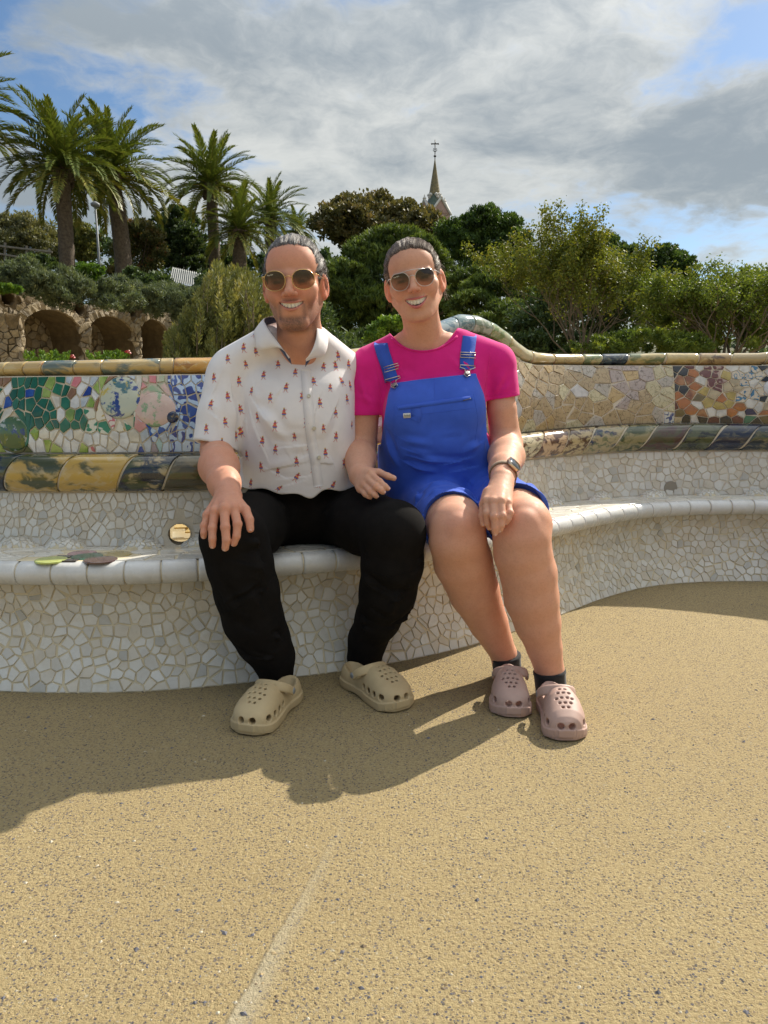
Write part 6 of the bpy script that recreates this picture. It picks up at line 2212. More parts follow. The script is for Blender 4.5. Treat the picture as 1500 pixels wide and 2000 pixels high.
# ------------------------------------------------------------------ clogs
def clog(parent, toe, heel, m, width, height, lbl, side, stripy=False):
    """foam clog: rounded ventilated toe box, thick sole with tread, open heel and a strap lying forward over the instep"""
    toe = np.array([toe[0], toe[1], 0.0]); heel = np.array([heel[0], heel[1], 0.0])
    L = float(np.linalg.norm(toe - heel)); fwd = (toe - heel) / L; sd = np.array([fwd[1], -fwd[0], 0.0])    # sd: to the wearer's right when facing forward
    root = empty('clog', tuple(heel)); root.parent = parent; root.location = Vector(heel) - parent.location; root['label'] = lbl
    Wd = lambda u, v, z: heel + np.outer(np.atleast_1d(u) * L, fwd) + np.outer(np.atleast_1d(v), sd) + np.outer(np.atleast_1d(z), [0, 0, 1.0])
    ut = np.array([0, .02, .08, .2, .35, .5, .65, .78, .88, .95, .99, 1.0])
    hw = np.array([.30, .44, .62, .72, .72, .80, .95, 1.0, .94, .74, .46, .30]) * width / 2
    cs = np.array([0, 0, 0, 0, .02, .05, .06, .05, .03, .01, 0, 0]) * width * side
    ht = np.array([.50, .58, .62, .60, .70, .92, .88, .76, .66, .56, .46, .40]) * height

    def loc(X, Y, Z):
        x, y = X - heel[0], Y - heel[1]
        return (x * fwd[0] + y * fwd[1]) / L, x * sd[0] + y * sd[1], Z

    def body(X, Y, Z):
        u, v, z = loc(X, Y, Z)
        uc = np.clip(u, 0, 1)
        w = np.interp(uc, ut, hw); c = np.interp(uc, ut, cs); h_ = np.interp(uc, ut, ht)
        zz = np.clip((z - .022) / (h_ - .022), 0, 1.4)
        p = 2.5
        k0 = (np.abs((v - c) / w) ** p + np.abs(zz) ** p) ** (1 / p)
        d = (k0 - 1) * np.minimum(w, h_) * .9
        d = np.maximum(d, np.maximum(-u, u - 1) * L)
        return np.maximum(d, -z + .004)

    def sole(X, Y, Z):
        u, v, z = loc(X, Y, Z); uc = np.clip(u, 0, 1)
        w = np.interp(uc, ut, hw) + .0045; c = np.interp(uc, ut, cs)
        d = np.maximum(np.abs(v - c) - w, np.maximum(-u - .012, u - 1.012) * L)
        arch = .006 * np.exp(-((uc - .40) / .10) ** 2)
        lift = .012 * np.clip((uc - .8) / .2, 0, 1) ** 2
        return np.maximum(d, np.maximum(z - (.024 + lift * .7), (.001 + arch * .9 + lift) - z))
    c0 = (toe + heel) / 2; rr = np.array([L, L, .2])
    bb = (np.minimum(toe, heel) - [width, width, .01], np.maximum(toe, heel) + [width, width, height + .02])
    vol = Vol()
    vol.add((body, *bb)); vol.add((sole, *bb), .004)
    # foot opening
    R = np.array(Matrix(((fwd[0], sd[0], 0), (fwd[1], sd[1], 0), (0, 0, 1))))
    vol.sub(ellip(Wd(.27, 0, .028 + height * .62)[0], (L * .255, width * .315, height * .66), R), .006)
    vol.sub(ellip(Wd(.40, 0, .030 + height * .28)[0], (L * .20, width * .30, height * .30), R), .004)
    vol.sub(ellip(Wd(.70, 0, .020 + height * .16)[0], (L * .25, width * .36, height * .30), R), .004)
    # vents: round holes over the toe box, wide openings above the sole
    holes = [(.60, -.13), (.60, .16), (.665, -.27), (.665, .02), (.665, .30), (.73, -.14), (.73, .15), (.735, -.37), (.735, .40), (.795, -.27), (.795, .01), (.795, .27), (.85, -.13), (.85, .14)]
    for u, v in holes:
        w = np.interp(u, ut, hw); c = np.interp(u, ut, cs); h_ = np.interp(u, ut, ht)
        z = .022 + (h_ - .022) * (1 - abs(v * 1.0) ** 2.5) ** (1 / 2.5)
        p = Wd(u, c + v * w, z)[0]
        nrm = unit(np.array([0, 0, 1.0]) + sd * v * 1.1 + fwd * max(0, u - .6) * 1.6)
        vol.sub(rcone(p + nrm * .012, p - nrm * .020, .0041, .0041))
    for u, sgn in ((.55, -1), (.66, -1), (.77, -1), (.885, -.97), (.992, -.62), (.992, .62), (.885, .97), (.77, 1), (.66, 1), (.55, 1)):
        w = np.interp(u, ut, hw); c = np.interp(u, ut, cs)
        p = Wd(u, c + sgn * w, .0405)[0]; pi = Wd(u - (.13 if u > .95 else .06 if u > .85 else 0), c + sgn * w * .5, .0405)[0]
        vol.sub(ellip(p, (.0095, .0095, .0085)), .001)
        vol.sub(rcone(p, pi, .0085, .008))
    for i in range(40):                                     # tread notches round the sole
        u = (i + .5) / 40
        for sgn in (-1, 1):
            w = np.interp(u, ut, hw) + .0045; c = np.interp(u, ut, cs)
            p = Wd(u, c + sgn * w, .004 + .012 * max(0, (u - .8) / .2) ** 2)[0]
            vol.sub(ellip(p, (.0022, .0022, .0035)))
    V, F = vol.mesh(.0021)
    V = relax(V, F, 2, .4)
    obj('shell', V, F, m, root)
    # strap forward over the instep, with rivets
    ta = np.linspace(0, math.pi, 21)
    pu = .40; pz = height * .56
    arc = []
    for a in ta:
        w = np.interp(.42, ut, hw) + .006
        arc.append(Wd(pu + .150 * math.sin(a) ** .8, math.cos(a) * w, pz + (height * .27) * math.sin(a) ** .7)[0])
    arc = np.array(arc)
    q = MB()
    tw = np.array([.0105 + .0035 * math.sin(a) for a in ta])
    tilt = unit(fwd * .55 + np.array([0, 0, -.83]))
    A = [p + tilt * w for p, w in zip(arc, tw)]; B = [p - tilt * w for p, w in zip(arc, tw)]
    V = []; n = len(arc); ctr = Wd(pu, 0, pz)[0]
    for i in range(n):
        o = unit(arc[i] - ctr - 0 * fwd); o = unit(o + fwd * .35)
        V += [A[i] + o * .0035, A[i] * .8 + B[i] * .2 + o * .0052, A[i] * .2 + B[i] * .8 + o * .0052, B[i] + o * .0035, B[i] - o * .002, A[i] - o * .002]
    q.add(V, [(i * 6 + k, i * 6 + (k + 1) % 6, i * 6 + 6 + (k + 1) % 6, i * 6 + 6 + k) for i in range(n - 1) for k in range(6)])
    st_ = q.build('strap', m, root, True)
    for e in (0, -1):
        o = sd if e == 0 else -sd
        rq = MB(); R3 = Vector((0, 0, 1)).rotation_difference(Vector(o)).to_matrix()
        rq.lathe([(.0095, -.004), (.0098, .003), (.008, .0055), (.002, .006)], arc[e] + np.array([0, 0, .002]), 14, R3)
        rq.build('rivet', M_rivet, st_, True)
    # the name moulded into the strap, readable by the wearer
    fc = bpy.data.curves.new('t', 'FONT'); fc.body = 'crocs'; fc.size = .0175; fc.extrude = .0007; fc.align_x = 'CENTER'; fc.align_y = 'CENTER'; fc.space_character = 1.25
    to = bpy.data.objects.new('t', fc); me0 = bpy.data.meshes.new_from_object(to)
    vt = np.array([v.co[:] for v in me0.vertices]); ft = [tuple(p.vertices) for p in me0.polygons]
    al = np.r_[0, np.cumsum(np.linalg.norm(np.diff(arc, axis=0), axis=1))]
    mid = al[-1] / 2
    sdir = -1.0
    Vt = []
    for x, y, z in vt:
        s_ = mid + x
        p = np.array([np.interp(s_, al, arc[:, k]) for k in range(3)])
        o = unit(unit(p - ctr) + fwd * .35)
        Vt.append(p - tilt * (-y) * 1.0 + o * (.0052 + z))
    obj('strap_lettering', Vt, ft, m, st_, False)
    bpy.data.objects.remove(to); bpy.data.curves.remove(fc)
    return root


M_rivet = mat('rivet_plastic', (.33, .34, .33), .45, (.16, .17, .18), 120)
# ================================================================== the man
SKM = (.64, .315, .205)
man = empty('person', tuple(P3(590, 1000, 2.5)), 'person in a white short-sleeved shirt with a small print and black trousers, hand on knee', 'person', 'people sitting on the bench')
HM = Head((581, 644), (569, 462), 2.33, 1.145, yaw=-.04, pitch=.10, depth_scale=1.10)
hdm = dict(jaw=.98, chin=1.4, lt=2.7, nose=1.15, neck=1.06, nz=7, mw=31, mz=58, open=5.0, mf=93, lip=(.52, .20, .16), flush=(.64, .24, .165), brow_skin=(.64, .275, .19), beard=(.075, .052, .043))
skin = Vol()
build_head(skin, HM, hdm)
# torso under the shirt
DT_ = 2.42
secs_shirt = []
for y, xl, xr, D, hd_ in ((672, 512, 634, 2.455, .050), (690, 470, 668, 2.455, .070), (715, 452, 690, 2.45, .092), (760, 460, 694, 2.435, .128), (820, 466, 695, 2.44, .156), (880, 466, 697, 2.46, .155), (930, 468, 700, 2.48, .165), (985, 470, 704, 2.50, .170)):
    a = P3(xl, y, D); c = P3(xr, y, D)
    secs_shirt.append((a[2], (a[0] + c[0]) / 2, D, (c[0] - a[0]) / 2, hd_))
inner = [(z, cx_, cy_, rx - .022, ry - .022) for z, cx_, cy_, rx, ry in secs_shirt if z > P3(590, 955, 2.4)[2]]
skin.add(loft(inner), .03)
skin.chain([P3(524, 676, 2.40), P3(456, 722, 2.41)], [.038, .040], .015)
skin.chain([P3(616, 676, 2.40), P3(668, 722, 2.48)], [.036, .036], .01)
# right arm (image left), forearm coming forward to the knee
sh_, el_, wr_ = P3(438, 735, 2.40), P3(424, 880, 2.35), P3(447, 968, 2.02)
skin.chain([sh_, P3(428, 810, 2.37), el_], [.042, .044, .0465], .006)
fm = P3(428, 912, 2.22)
skin.chain([el_, fm, P3(438, 944, 2.09), wr_], [.0475, .056, .042, .033], .02)
nm = MB()
K = [P3(457, 993, 1.945), P3(438, 994, 1.935), P3(420, 999, 1.945), P3(406, 1007, 1.965)]
FG = [[P3(464, 1024, 1.915), P3(462, 1047, 1.905), P3(457, 1061, 1.905)],
      [P3(440, 1030, 1.905), P3(442, 1055, 1.893), P3(440, 1070, 1.893)],
      [P3(415, 1032, 1.918), P3(415, 1053, 1.905), P3(415, 1065, 1.905)],
      [P3(399, 1027, 1.945), P3(398, 1041, 1.935), P3(398, 1047, 1.935)]]
hand(skin, wr_, .036, K, FG, [.0112, .0116, .0110, .0099], [P3(460, 975, 1.985), P3(479, 996, 1.955), P3(487, 1015, 1.935), P3(489, 1033, 1.925)], .0115, palm_r=.0138, nail_mb=nm, up=(0, -.75, .66))
# left arm passes behind the woman's back
skin.chain([P3(668, 735, 2.54), P3(700, 790, 2.70), P3(800, 800, 2.80)], [.036, .038, .036], .01)
# core of the hidden legs keeps the body in one piece
skin.chain([P3(588, 920, 2.5), P3(560, 1005, 2.53), P3(488, 1032, 2.28), P3(455, 1052, 2.07), P3(490, 1180, 2.11), P3(538, 1330, 2.185), ], [.05, .05, .05, .05, .045, .036], .01)
skin.chain([P3(588, 960, 2.53), P3(640, 1005, 2.53), P3(715, 1022, 2.33), P3(770, 1040, 2.16), P3(747, 1180, 2.235), P3(712, 1296, 2.34)], [.05, .05, .05, .05, .045, .036], .01)
V, F = skin.mesh(.0026)
V = relax(V, F, 2, .35)
me = mesh('body', V, F, M_skin, True)
C = skin_colour(V, HM, hdm, SKM)
armm = (V[:, 2] < P3(0, 860, 2.3)[2])
C[armm] = C[armm] * np.array([1.0, .96, .95])
set_col(me, C)
link('body', me, man)
nm_m = mat('fingernail', (.58, .33, .25), .3, coat=.3)
nm.build('fingernails', nm_m, man, True)
teeth(HM, hdm, man)

# hair combed back to a short tail
def mhair_region(X, Y, Z):
    top = ss(Z, 172, 212)
    yb = -30 - 16 * ss(Z, 112, 140) - 22 * top + 1.5 * np.sin(X * .27 + 1) + 1.2 * np.sin(X * .71) + 14 * np.exp(-((np.abs(X) - 46) / 16) ** 2 - ((Z - 192) / 15) ** 2)
    front = yb - Y                                       # positive in front of the hairline
    low = np.where(Y < 2, 98, np.where(Y < 30, 138 - 70 * np.clip((Y - 14) / 16, 0, 1), 62)) - Z
    return np.maximum(front, low)


hv = Vol()
hv.add(HM.prim(ellip((0, 16, 151), (75.6, 93, 82))))
hv.add(HM.prim(ellip((0, 30, 110), (70, 74, 60))), .01)
hv.add(HM.prim(ellip((0, -20, 156), (64.8, 64.6, 64.6))), .008)
for sx in (-1, 1): hv.add(HM.prim(ellip((sx * 64, 36, 138), (16, 38, 42))), .010)
hv.add(HM.prim(ellip((0, 22, 190), (56, 60, 42))), .014)
hv.add((lambda f: (f[0], f[1], f[2]))(HM.prim((mhair_region, np.array([-110, -110, 0]), np.array([110, 130, 260])))), 0, 'i')
hv.add(HM.prim(ellip((6, 116, 120), (26, 24, 26))), .006)
Vh, Fh = hv.mesh(.0026)
Vh = relax(Vh, Fh, 6, .5)
Vh = taper_hair(Vh, Fh, HM, mhair_region)
Rm = np.random.default_rng(12)
meh = mesh('hair', Vh, Fh, M_hairm, True)
Lh = HM.l(Vh)
tv = .16 + .18 * np.sin(Lh[:, 0] * 2.1 + 2 * np.sin(Lh[:, 2] * .35)) * np.sin(Lh[:, 0] * .83 + 1.3)
at_ = meh.attributes.new('tint', 'FLOAT', 'POINT'); at_.data.foreach_set('value', np.clip(tv, 0, 1).astype(np.float32))
hair_o = link('hair', meh, man)


bh_ = bvh_of(Vh, Fh)
frm = np.where((Lh[:, 1] < -22) | ((np.abs(Lh[:, 0]) > 50) & (Lh[:, 1] < -8)))[0]
hair_strands('hair_strands', HM, lambda R, fly: surface_strand(HM, bh_, Vh, frm, R, fly, .0008, 0), 5200, Rm, M_hairm, hair_o, 0, fly=0, rad=.00040)
# loose curls by the ears
curls = MB()
for k in range(110):
    sx = 1 if k % 3 else -1
    p = np.array([sx * (75 + Rm.uniform(0, 6)), 18 + Rm.uniform(-22, 30), 140 + Rm.uniform(-30, 34)])
    pts = []; ph = Rm.random() * 6; ln_ = Rm.uniform(8, 34); sx *= Rm.uniform(.3, 1.2)
    for i in range(10):
        u = i / 9; pts.append(p + np.array([sx * (5 * u + 6 * u * math.sin(ph + 5 * u)), 6 * math.cos(ph + 6 * u) * u, -ln_ * u]))
    curls.tube(HM.w(np.array(pts)), .00038, 3, cap=False)
mc = mesh('curls', curls.v, curls.f, M_hairm, True)
at_ = mc.attributes.new('tint', 'FLOAT', 'POINT'); at_.data.foreach_set('value', np.full(len(mc.vertices), .55, np.float32))
tag(link('loose_curls', mc, hair_o), kind='stuff')
L_m = lens_mat('brown_gradient_lens', (.03, .026, .026), (.46, .29, .17), -.022, .016, .02)
sunglasses(HM, man, M_gold, L_m, 119.5, 35.5, 27.0, 22.5, -98, .00105, False, 2.25)

# ---- shirt
sv = Vol()
sv.add(loft(secs_shirt), 0)
nl, nr = P3(524, 668, 2.40), P3(616, 668, 2.40)
sv.chain([nl, P3(452, 716, 2.41)], [.050, .060], .03)
sv.chain([nr, P3(672, 714, 2.47)], [.050, .052], .03)
s0, s1 = P3(444, 738, 2.405), P3(419, 885, 2.345)
sv.chain([s0, s0 * .5 + s1 * .5, s1 * 1.0], [.068, .068, .068], .02)
sv.chain([P3(672, 738, 2.54), P3(698, 785, 2.68)], [.050, .052], .02)
axs = unit(s1 - s0)
cutp = P3(424, 871, 2.345); cn = unit(axs + np.array([-.10, 0, -.02]))


XLIM = P3(467, 880, 2.33)[0]


def cutf(X, Y, Z): return np.maximum(-((X - cutp[0]) * cn[0] + (Y - cutp[1]) * cn[1] + (Z - cutp[2]) * cn[2]), np.maximum(np.sqrt((X - cutp[0]) ** 2 + (Y - cutp[1]) ** 2 + (Z - cutp[2]) ** 2) - .14, X - XLIM + 0 * Y + 0 * Z))


sv.sub((cutf, cutp - .16, cutp + .16))
sv.sub(rcone(cutp - cn * .022 + [-.003, 0, 0], cutp + cn * .05 + [-.004, 0, 0], .054, .058), .002)
hem = P3(590, 962, 2.33)[2]
hemx = lambda X: hem + .006 * np.sin(X * 31 + .4) + .004 * np.sin(X * 67 + 1) + .010 * ss(np.abs(X + .25), .1, .18) - .012 * np.exp(-((X + .22) / .025) ** 2)
sv.sub((lambda X, Y, Z: Z - hemx(X) + 0 * Y, np.array([-.8, 2.0, .2]), np.array([.2, 2.9, hem + .03])))
vb = P3(590, 713, 2.345); vl = P3(543, 640, 2.345); vr = P3(612, 645, 2.345)


def vcut(X, Y, Z):
    t = np.clip((Z - vb[2]) / (vl[2] - vb[2]), -1, 1.6)
    c_l = vb[0] + (vl[0] - vb[0]) * t; c_r = vb[0] + (vr[0] - vb[0]) * t
    return np.maximum(np.maximum(c_l - X, X - c_r), np.maximum(vb[2] - Z, Y - 2.44))


sv.sub((vcut, np.array([-.4, 2.0, vb[2] - .02]), np.array([-.1, 2.5, 1.3])), .004)
nk = HM.w((0, 38, -40))
sv.sub(rcone(HM.w((0, 24, 40)), HM.w((0, 34, -22)), .060, .058), .004)
V, F = sv.mesh(.0034)
V = relax(V, F, 4, .5)
N = vnormals(V, F)
Rf = np.random.default_rng(4)
sg = []
f3 = lambda x0, y0, x1, y1, D, h_, w_: (P3(x0, y0, D), P3(x1, y1, D), h_, w_)
sg += [f3(470, 770, 560, 860, 2.29, 0.0120, .016), f3(468, 790, 520, 900, 2.30, 0.0105, .014), f3(690, 760, 630, 850, 2.30, 0.0105, .016), f3(480, 930, 600, 905, 2.29, -0.0090, .014), f3(500, 945, 660, 930, 2.28, 0.0135, .013), f3(620, 700, 690, 760, 2.30, 0.0090, .014),
       f3(480, 905, 560, 940, 2.29, 0.0105, .012), f3(640, 880, 690, 945, 2.31, 0.0120, .014), f3(560, 720, 520, 800, 2.28, 0.0060, .016), f3(640, 740, 605, 840, 2.28, 0.0060, .018), f3(610, 905, 690, 915, 2.30, -0.0105, .014), f3(470, 700, 500, 780, 2.31, 0.0090, .012), f3(455, 740, 470, 850, 2.32, 0.0120, .012),
       f3(410, 760, 435, 850, 2.29, 0.0075, .014), f3(400, 800, 445, 830, 2.28, 0.0075, .012), f3(430, 720, 400, 790, 2.31, 0.0060, .014), f3(520, 880, 620, 870, 2.28, 0.0060, .02), f3(530, 960, 600, 940, 2.29, 0.0120, .010), f3(600, 960, 680, 935, 2.29, 0.0135, .012)]
for _ in range(26):
    x0 = Rf.uniform(475, 690); y0 = Rf.uniform(720, 955); an = Rf.normal(.5, .6); l = Rf.uniform(25, 80)
    sg.append(f3(x0, y0, x0 + l * math.cos(an), y0 + l * math.sin(an), 2.29, Rf.uniform(-.003, .004), Rf.uniform(.006, .014)))
V = folds(V, N, sg)
V = wavy(V, N, .0022, 22, Rf)
shirt_VF = (V, F)
shirt_o = obj('shirt', V, F, M_shirt, man)
bsh = bvh_of(V, F)


def strip_on(bvh, path, half, off, name, mt, parent, sub=14, th=.0012):
    """band of cloth lying on a surface along a path of places in the photograph"""
    L_, R_ = [], []
    pts = []
    for i in range(len(path) - 1):
        for k in range(sub):
            u = k / sub; pts.append((path[i][0] * (1 - u) + path[i + 1][0] * u, path[i][1] * (1 - u) + path[i + 1][1] * u))
    pts.append(path[-1])
    for i, (x, y) in enumerate(pts):
        a = pts[max(0, i - 1)]; c = pts[min(len(pts) - 1, i + 1)]; dx, dy = c[0] - a[0], c[1] - a[1]; l = math.hypot(dx, dy)
        nx, ny = -dy / l * half, dx / l * half
        p, n = hit(bvh, x - nx, y - ny, off); q, n2 = hit(bvh, x + nx, y + ny, off)
        if p is None or q is None: continue
        if (p - q).length > half * 6 / 1500 * 2.6: continue
        L_.append(p); R_.append(q)
    mb = MB(); ribbon(mb, L_, R_, th); return mb.build(name, mt, parent, True)


strip_on(bsh, [(597, 722), (601, 780), (607, 850), (616, 905), (622, 950)], 9.5, .0022, 'placket', M_shirt, shirt_o)
M_button = mat('pearl_button', (.62, .58, .46), .3, (.5, .46, .36), 90, coat=.4)
for x, y in ((607, 774), (617, 836), (627, 893)):
    p, n = hit(bsh, x - 4, y, .004)
    if p is None: continue
    R3 = Vector((0, 0, 1)).rotation_difference(n).to_matrix(); q = MB(); q.lathe([(.0058, -.001), (.006, .001), (.0048, .0016), (.003, .001)], p, 14, R3); q.build('button', M_button, shirt_o, True)

# collar: folded leaves with a navy inside band
colL_in = [P3(562, 612, 2.415), P3(530, 617, 2.390), P3(516, 624, 2.355), P3(524, 642, 2.310), P3(540, 664, 2.290), P3(556, 686, 2.290), P3(566, 698, 2.295)]
colL_out = [P3(556, 640, 2.455), P3(512, 640, 2.425), P3(496, 646, 2.380), P3(499, 664, 2.330), P3(506, 683, 2.310), P3(547, 679, 2.290), P3(564, 700, 2.300)]
colR_in = [P3(575, 612, 2.415), P3(604, 622, 2.390), P3(616, 634, 2.355), P3(618, 652, 2.320), P3(614, 672, 2.300), P3(606, 690, 2.295), P3(597, 703, 2.298)]
colR_out = [P3(590, 640, 2.455), P3(628, 644, 2.425), P3(640, 656, 2.380), P3(640, 676, 2.345), P3(632, 694, 2.330), P3(611, 700, 2.307), P3(598, 706, 2.302)]


def dens(P, n=5):
    return cat_spline(P, n)


for ci, co_ in ((colL_in, colL_out), (colR_in, colR_out)):
    a, c = dens(ci), dens(co_)
    mbc = MB(); n = len(a); V = []
    for i in range(n):                                   # rolled over the fold edge, then down to the points
        bul = np.array([0, -.008, .002])
        for u, kf in ((0, 0), (.12, .8), (.4, 1.0), (.75, .55), (1, 0)):
            V.append(a[i] * (1 - u) + c[i] * u + bul * kf)
        V += [c[i] + np.array([0, .0025, 0]), a[i] + np.array([0, .004, -.001])]
    mbc.add(V, [(i * 7 + k, i * 7 + (k + 1) % 7, i * 7 + 7 + (k + 1) % 7, i * 7 + 7 + k) for i in range(n - 1) for k in range(7)])
    mbc.build('collar_leaf', M_shirt, shirt_o, True)
    mbc = MB(); low = [q + np.array([.003 if ci is colL_in else -.003, .016, -.020]) for q in a]
    ribbon(mbc, a + np.array([0, .006, -.001]), low, .0012); mbc.build('collar_band', M_navy, shirt_o, True)
allc = []

# ---- the print: small dancing figures, flat on the cloth
M_red = mat('print_red', (.56, .08, .085), .85); M_pblue = mat('print_blue', (.10, .16, .42), .85); M_pyel = mat('print_yellow', (.70, .42, .10), .85); M_pdark = mat('print_dark', (.05, .07, .10), .85)
PR = [(498, 652, 40), (510, 658, 160), (476, 679, 110), (445, 701, 95), (480, 712, 85), (543, 712, 80), (500, 687, 100), (515, 733, 75), (418, 738, 90), (467, 745, 95), (577, 728, 80), (660, 695, 90), (655, 715, 95), (632, 717, 80), (681, 712, 85), (684, 753, 95), (613, 745, 75), (645, 757, 80), (668, 745, 100),
      (559, 757, 75), (590, 775, 75), (625, 787, 80), (528, 777, 75), (491, 764, 80), (445, 775, 85), (412, 790, 85), (440, 825, 85), (403, 838, 88), (555, 807, 72), (598, 825, 75), (655, 806, 75), (678, 780, 95), (537, 832, 72), (503, 815, 75), (472, 843, 95), (575, 853, 75), (605, 870, 78), (632, 837, 72), (656, 853, 90), (512, 862, 80), (538, 878, 72), (636, 885, 80), (482, 889, 80),
      (461, 852, 100), (433, 868, 70), (579, 902, 72), (612, 914, 76), (510, 912, 76), (543, 921, 60), (672, 905, 95), (470, 800, 95), (580, 932, 30), (490, 944, 60), (650, 948, 40), (687, 830, 95), (545, 954, 10), (625, 945, 50)]
prm = MB()
shape = [(2, [(-2.6, 11), (2.2, 11.6), (2.0, 14), (-2.4, 13.5)]), (3, [(-2.2, 8.6), (1.8, 8.6), (1.6, 11), (-2.2, 11)]), (0, [(-3.2, 3), (2.6, 2.6), (2.0, 8.6), (-2.4, 8.6)]), (0, [(2.2, 7.6), (5.6, 10.5), (6.4, 9.4), (2.6, 5.2)]), (0, [(-2.6, 7.8), (-5.6, 4.6), (-4.4, 4.0), (-2.4, 5.6)]),
         (2, [(-5.2, 1.4), (4.6, 1.0), (3.4, 3.6), (-3.4, 3.8)]), (0, [(-6.2, -1.6), (5.6, -2.0), (4.6, 1.0), (-5.2, 1.4)]), (1, [(-5.4, -5), (3.6, -5.2), (5.6, -2.0), (-6.2, -1.6)]), (2, [(-3.6, -7), (2, -7), (3.6, -5.2), (-5.4, -5)]), (0, [(-3.0, -7), (-1.6, -7), (-3.6, -12.5), (-4.8, -12.5)]), (0, [(-4.8, -12.5), (-3.6, -12.5), (-5.6, -14), (-6.6, -13.6)]), (0, [(.6, -7), (1.8, -7), (4.6, -12), (3.4, -12.4)]), (0, [(3.4, -12.4), (4.6, -12), (7.4, -13.2), (7.0, -14)])]
Rp = random.Random(8)
fp = []; fmi = []; vp = []
sleeve_extra = [(x, y, a) for x, y, a in PR]
for x, y, ang in sleeve_extra:
    p0, n0 = hit(bsh, x, y, 0)
    if p0 is None: continue
    a = math.radians(ang - 80) * -.6 + Rp.uniform(-.18, .18)
    upv = Vector((math.sin(a), 0, math.cos(a))); upv = (upv - n0 * upv.dot(n0)).normalized(); rv = upv.cross(n0) * -1
    if rv.x < 0: rv = -rv
    k = 2.30 / 1500 * .76 * (1 if Rp.random() < .8 else .85); mir = -1 if Rp.random() < .3 else 1
    for mi_, poly in shape:
        o = len(vp); ok = True; vv = []
        for u, v in poly:
            q = p0 + rv * (u * k * mir) + upv * (v * k)
            hh = bsh.ray_cast(q + n0 * .02, -n0, .05)
            if hh[0] is None: ok = False; break
            vv.append(hh[0] + n0 * (.0007 if mi_ != 1 else .0009))
        if not ok: continue
        vp += vv; fp.append(tuple(range(o, o + len(poly)))); fmi.append(mi_)
obj('printed_figures', vp, fp, [M_red, M_pblue, M_pyel, M_pdark], shirt_o, False, fmi, kind='stuff')

# ---- trousers
pv = Vol()
pv.add(ellip(P3(588, 985, 2.53), (.185, .15, .115)), 0)
pv.chain([P3(530, 1002, 2.52), P3(488, 1030, 2.28), P3(455, 1052, 2.055)], [.105, .098, .086], .03)
pv.chain([P3(455, 1052, 2.055), P3(468, 1100, 2.07), P3(482, 1155, 2.095), P3(494, 1208, 2.12), P3(513, 1249, 2.145), P3(532, 1282, 2.165), P3(538, 1312, 2.18)], [.086, .089, .088, .083, .074, .060, .052], .02)
pv.chain([P3(650, 1000, 2.54), P3(715, 1020, 2.33), P3(770, 1038, 2.15)], [.105, .098, .088], .03)
pv.chain([P3(770, 1038, 2.15), P3(766, 1100, 2.175), P3(757, 1156, 2.21), P3(738, 1208, 2.26), P3(719, 1249, 2.31), P3(712, 1284, 2.33)], [.088, .087, .080, .066, .058, .056], .02)
pv.add(rcone(P3(560, 1015, 2.52), P3(640, 1015, 2.53), .085, .085), .04)
V, F = pv.mesh(.0042)
V = relax(V, F, 3, .5)
N = vnormals(V, F)
Rp_ = np.random.default_rng(6)
sg = []
for a, c, h_, w_ in (((445, 1085), (535, 1120), 0.0135, .016), ((465, 1078), (545, 1100), 0.0120, .014), ((475, 1055), (540, 1070), 0.0090, .014), ((425, 1190), (545, 1125), -0.0090, .006), ((480, 1150), (560, 1235), 0.0150, .016), ((440, 1225), (520, 1262), 0.0180, .014), ((460, 1250), (560, 1262), 0.0195, .011), ((490, 1275), (570, 1285), 0.0150, .008), ((430, 1140), (470, 1235), 0.0105, .014)):
    sg.append((P3(*a, 2.0), P3(*c, 2.0), h_, w_))
for a, c, h_, w_ in (((705, 1125), (770, 1160), 0.0150, .012), ((695, 1190), (760, 1230), 0.0165, .012), ((680, 1240), (750, 1215), 0.0150, .010), ((672, 1268), (752, 1262), 0.0150, .009), ((720, 1110), (800, 1180), 0.0120, .016), ((790, 1100), (760, 1210), 0.0105, .014)):
    sg.append((P3(*a, 2.13), P3(*c, 2.13), h_, w_))
for a, c, h_, w_ in (((500, 985), (560, 1030), .007, .010), ((490, 995), (550, 1050), .008, .010), ((530, 975), (590, 1010), .006, .010), ((600, 968), (597, 1010), -.004, .006), ((640, 985), (730, 968), .007, .010), ((650, 1000), (770, 985), .007, .012), ((520, 960), (600, 972), .006, .010)):
    sg.append((P3(*a, 2.36), P3(*c, 2.3), h_, w_))
for x0, x1, y0, y1, D_, n_f in ((425, 560, 1190, 1305, 2.08, 22), (672, 800, 1190, 1280, 2.2, 20), (470, 545, 1045, 1135, 2.0, 12), (700, 770, 1090, 1160, 2.12, 10), (500, 760, 965, 1010, 2.36, 16), (730, 830, 1060, 1180, 2.12, 9), (405, 470, 1090, 1200, 2.02, 8)):
    for _ in range(n_f):
        xa = Rp_.uniform(x0, x1); ya = Rp_.uniform(y0, y1); an_ = Rp_.normal(.25 if x0 < 600 else -.25, .45); l_ = Rp_.uniform(30, 85)
        sg.append((P3(xa, ya, D_), P3(xa + l_ * math.cos(an_), ya + l_ * math.sin(an_), D_), Rp_.uniform(.003, .009), Rp_.uniform(.004, .009)))
V = folds(V, N, sg)
V = wavy(V, N, .0035, 11, Rp_)
pants = obj('trousers', V, F, M_black, man)
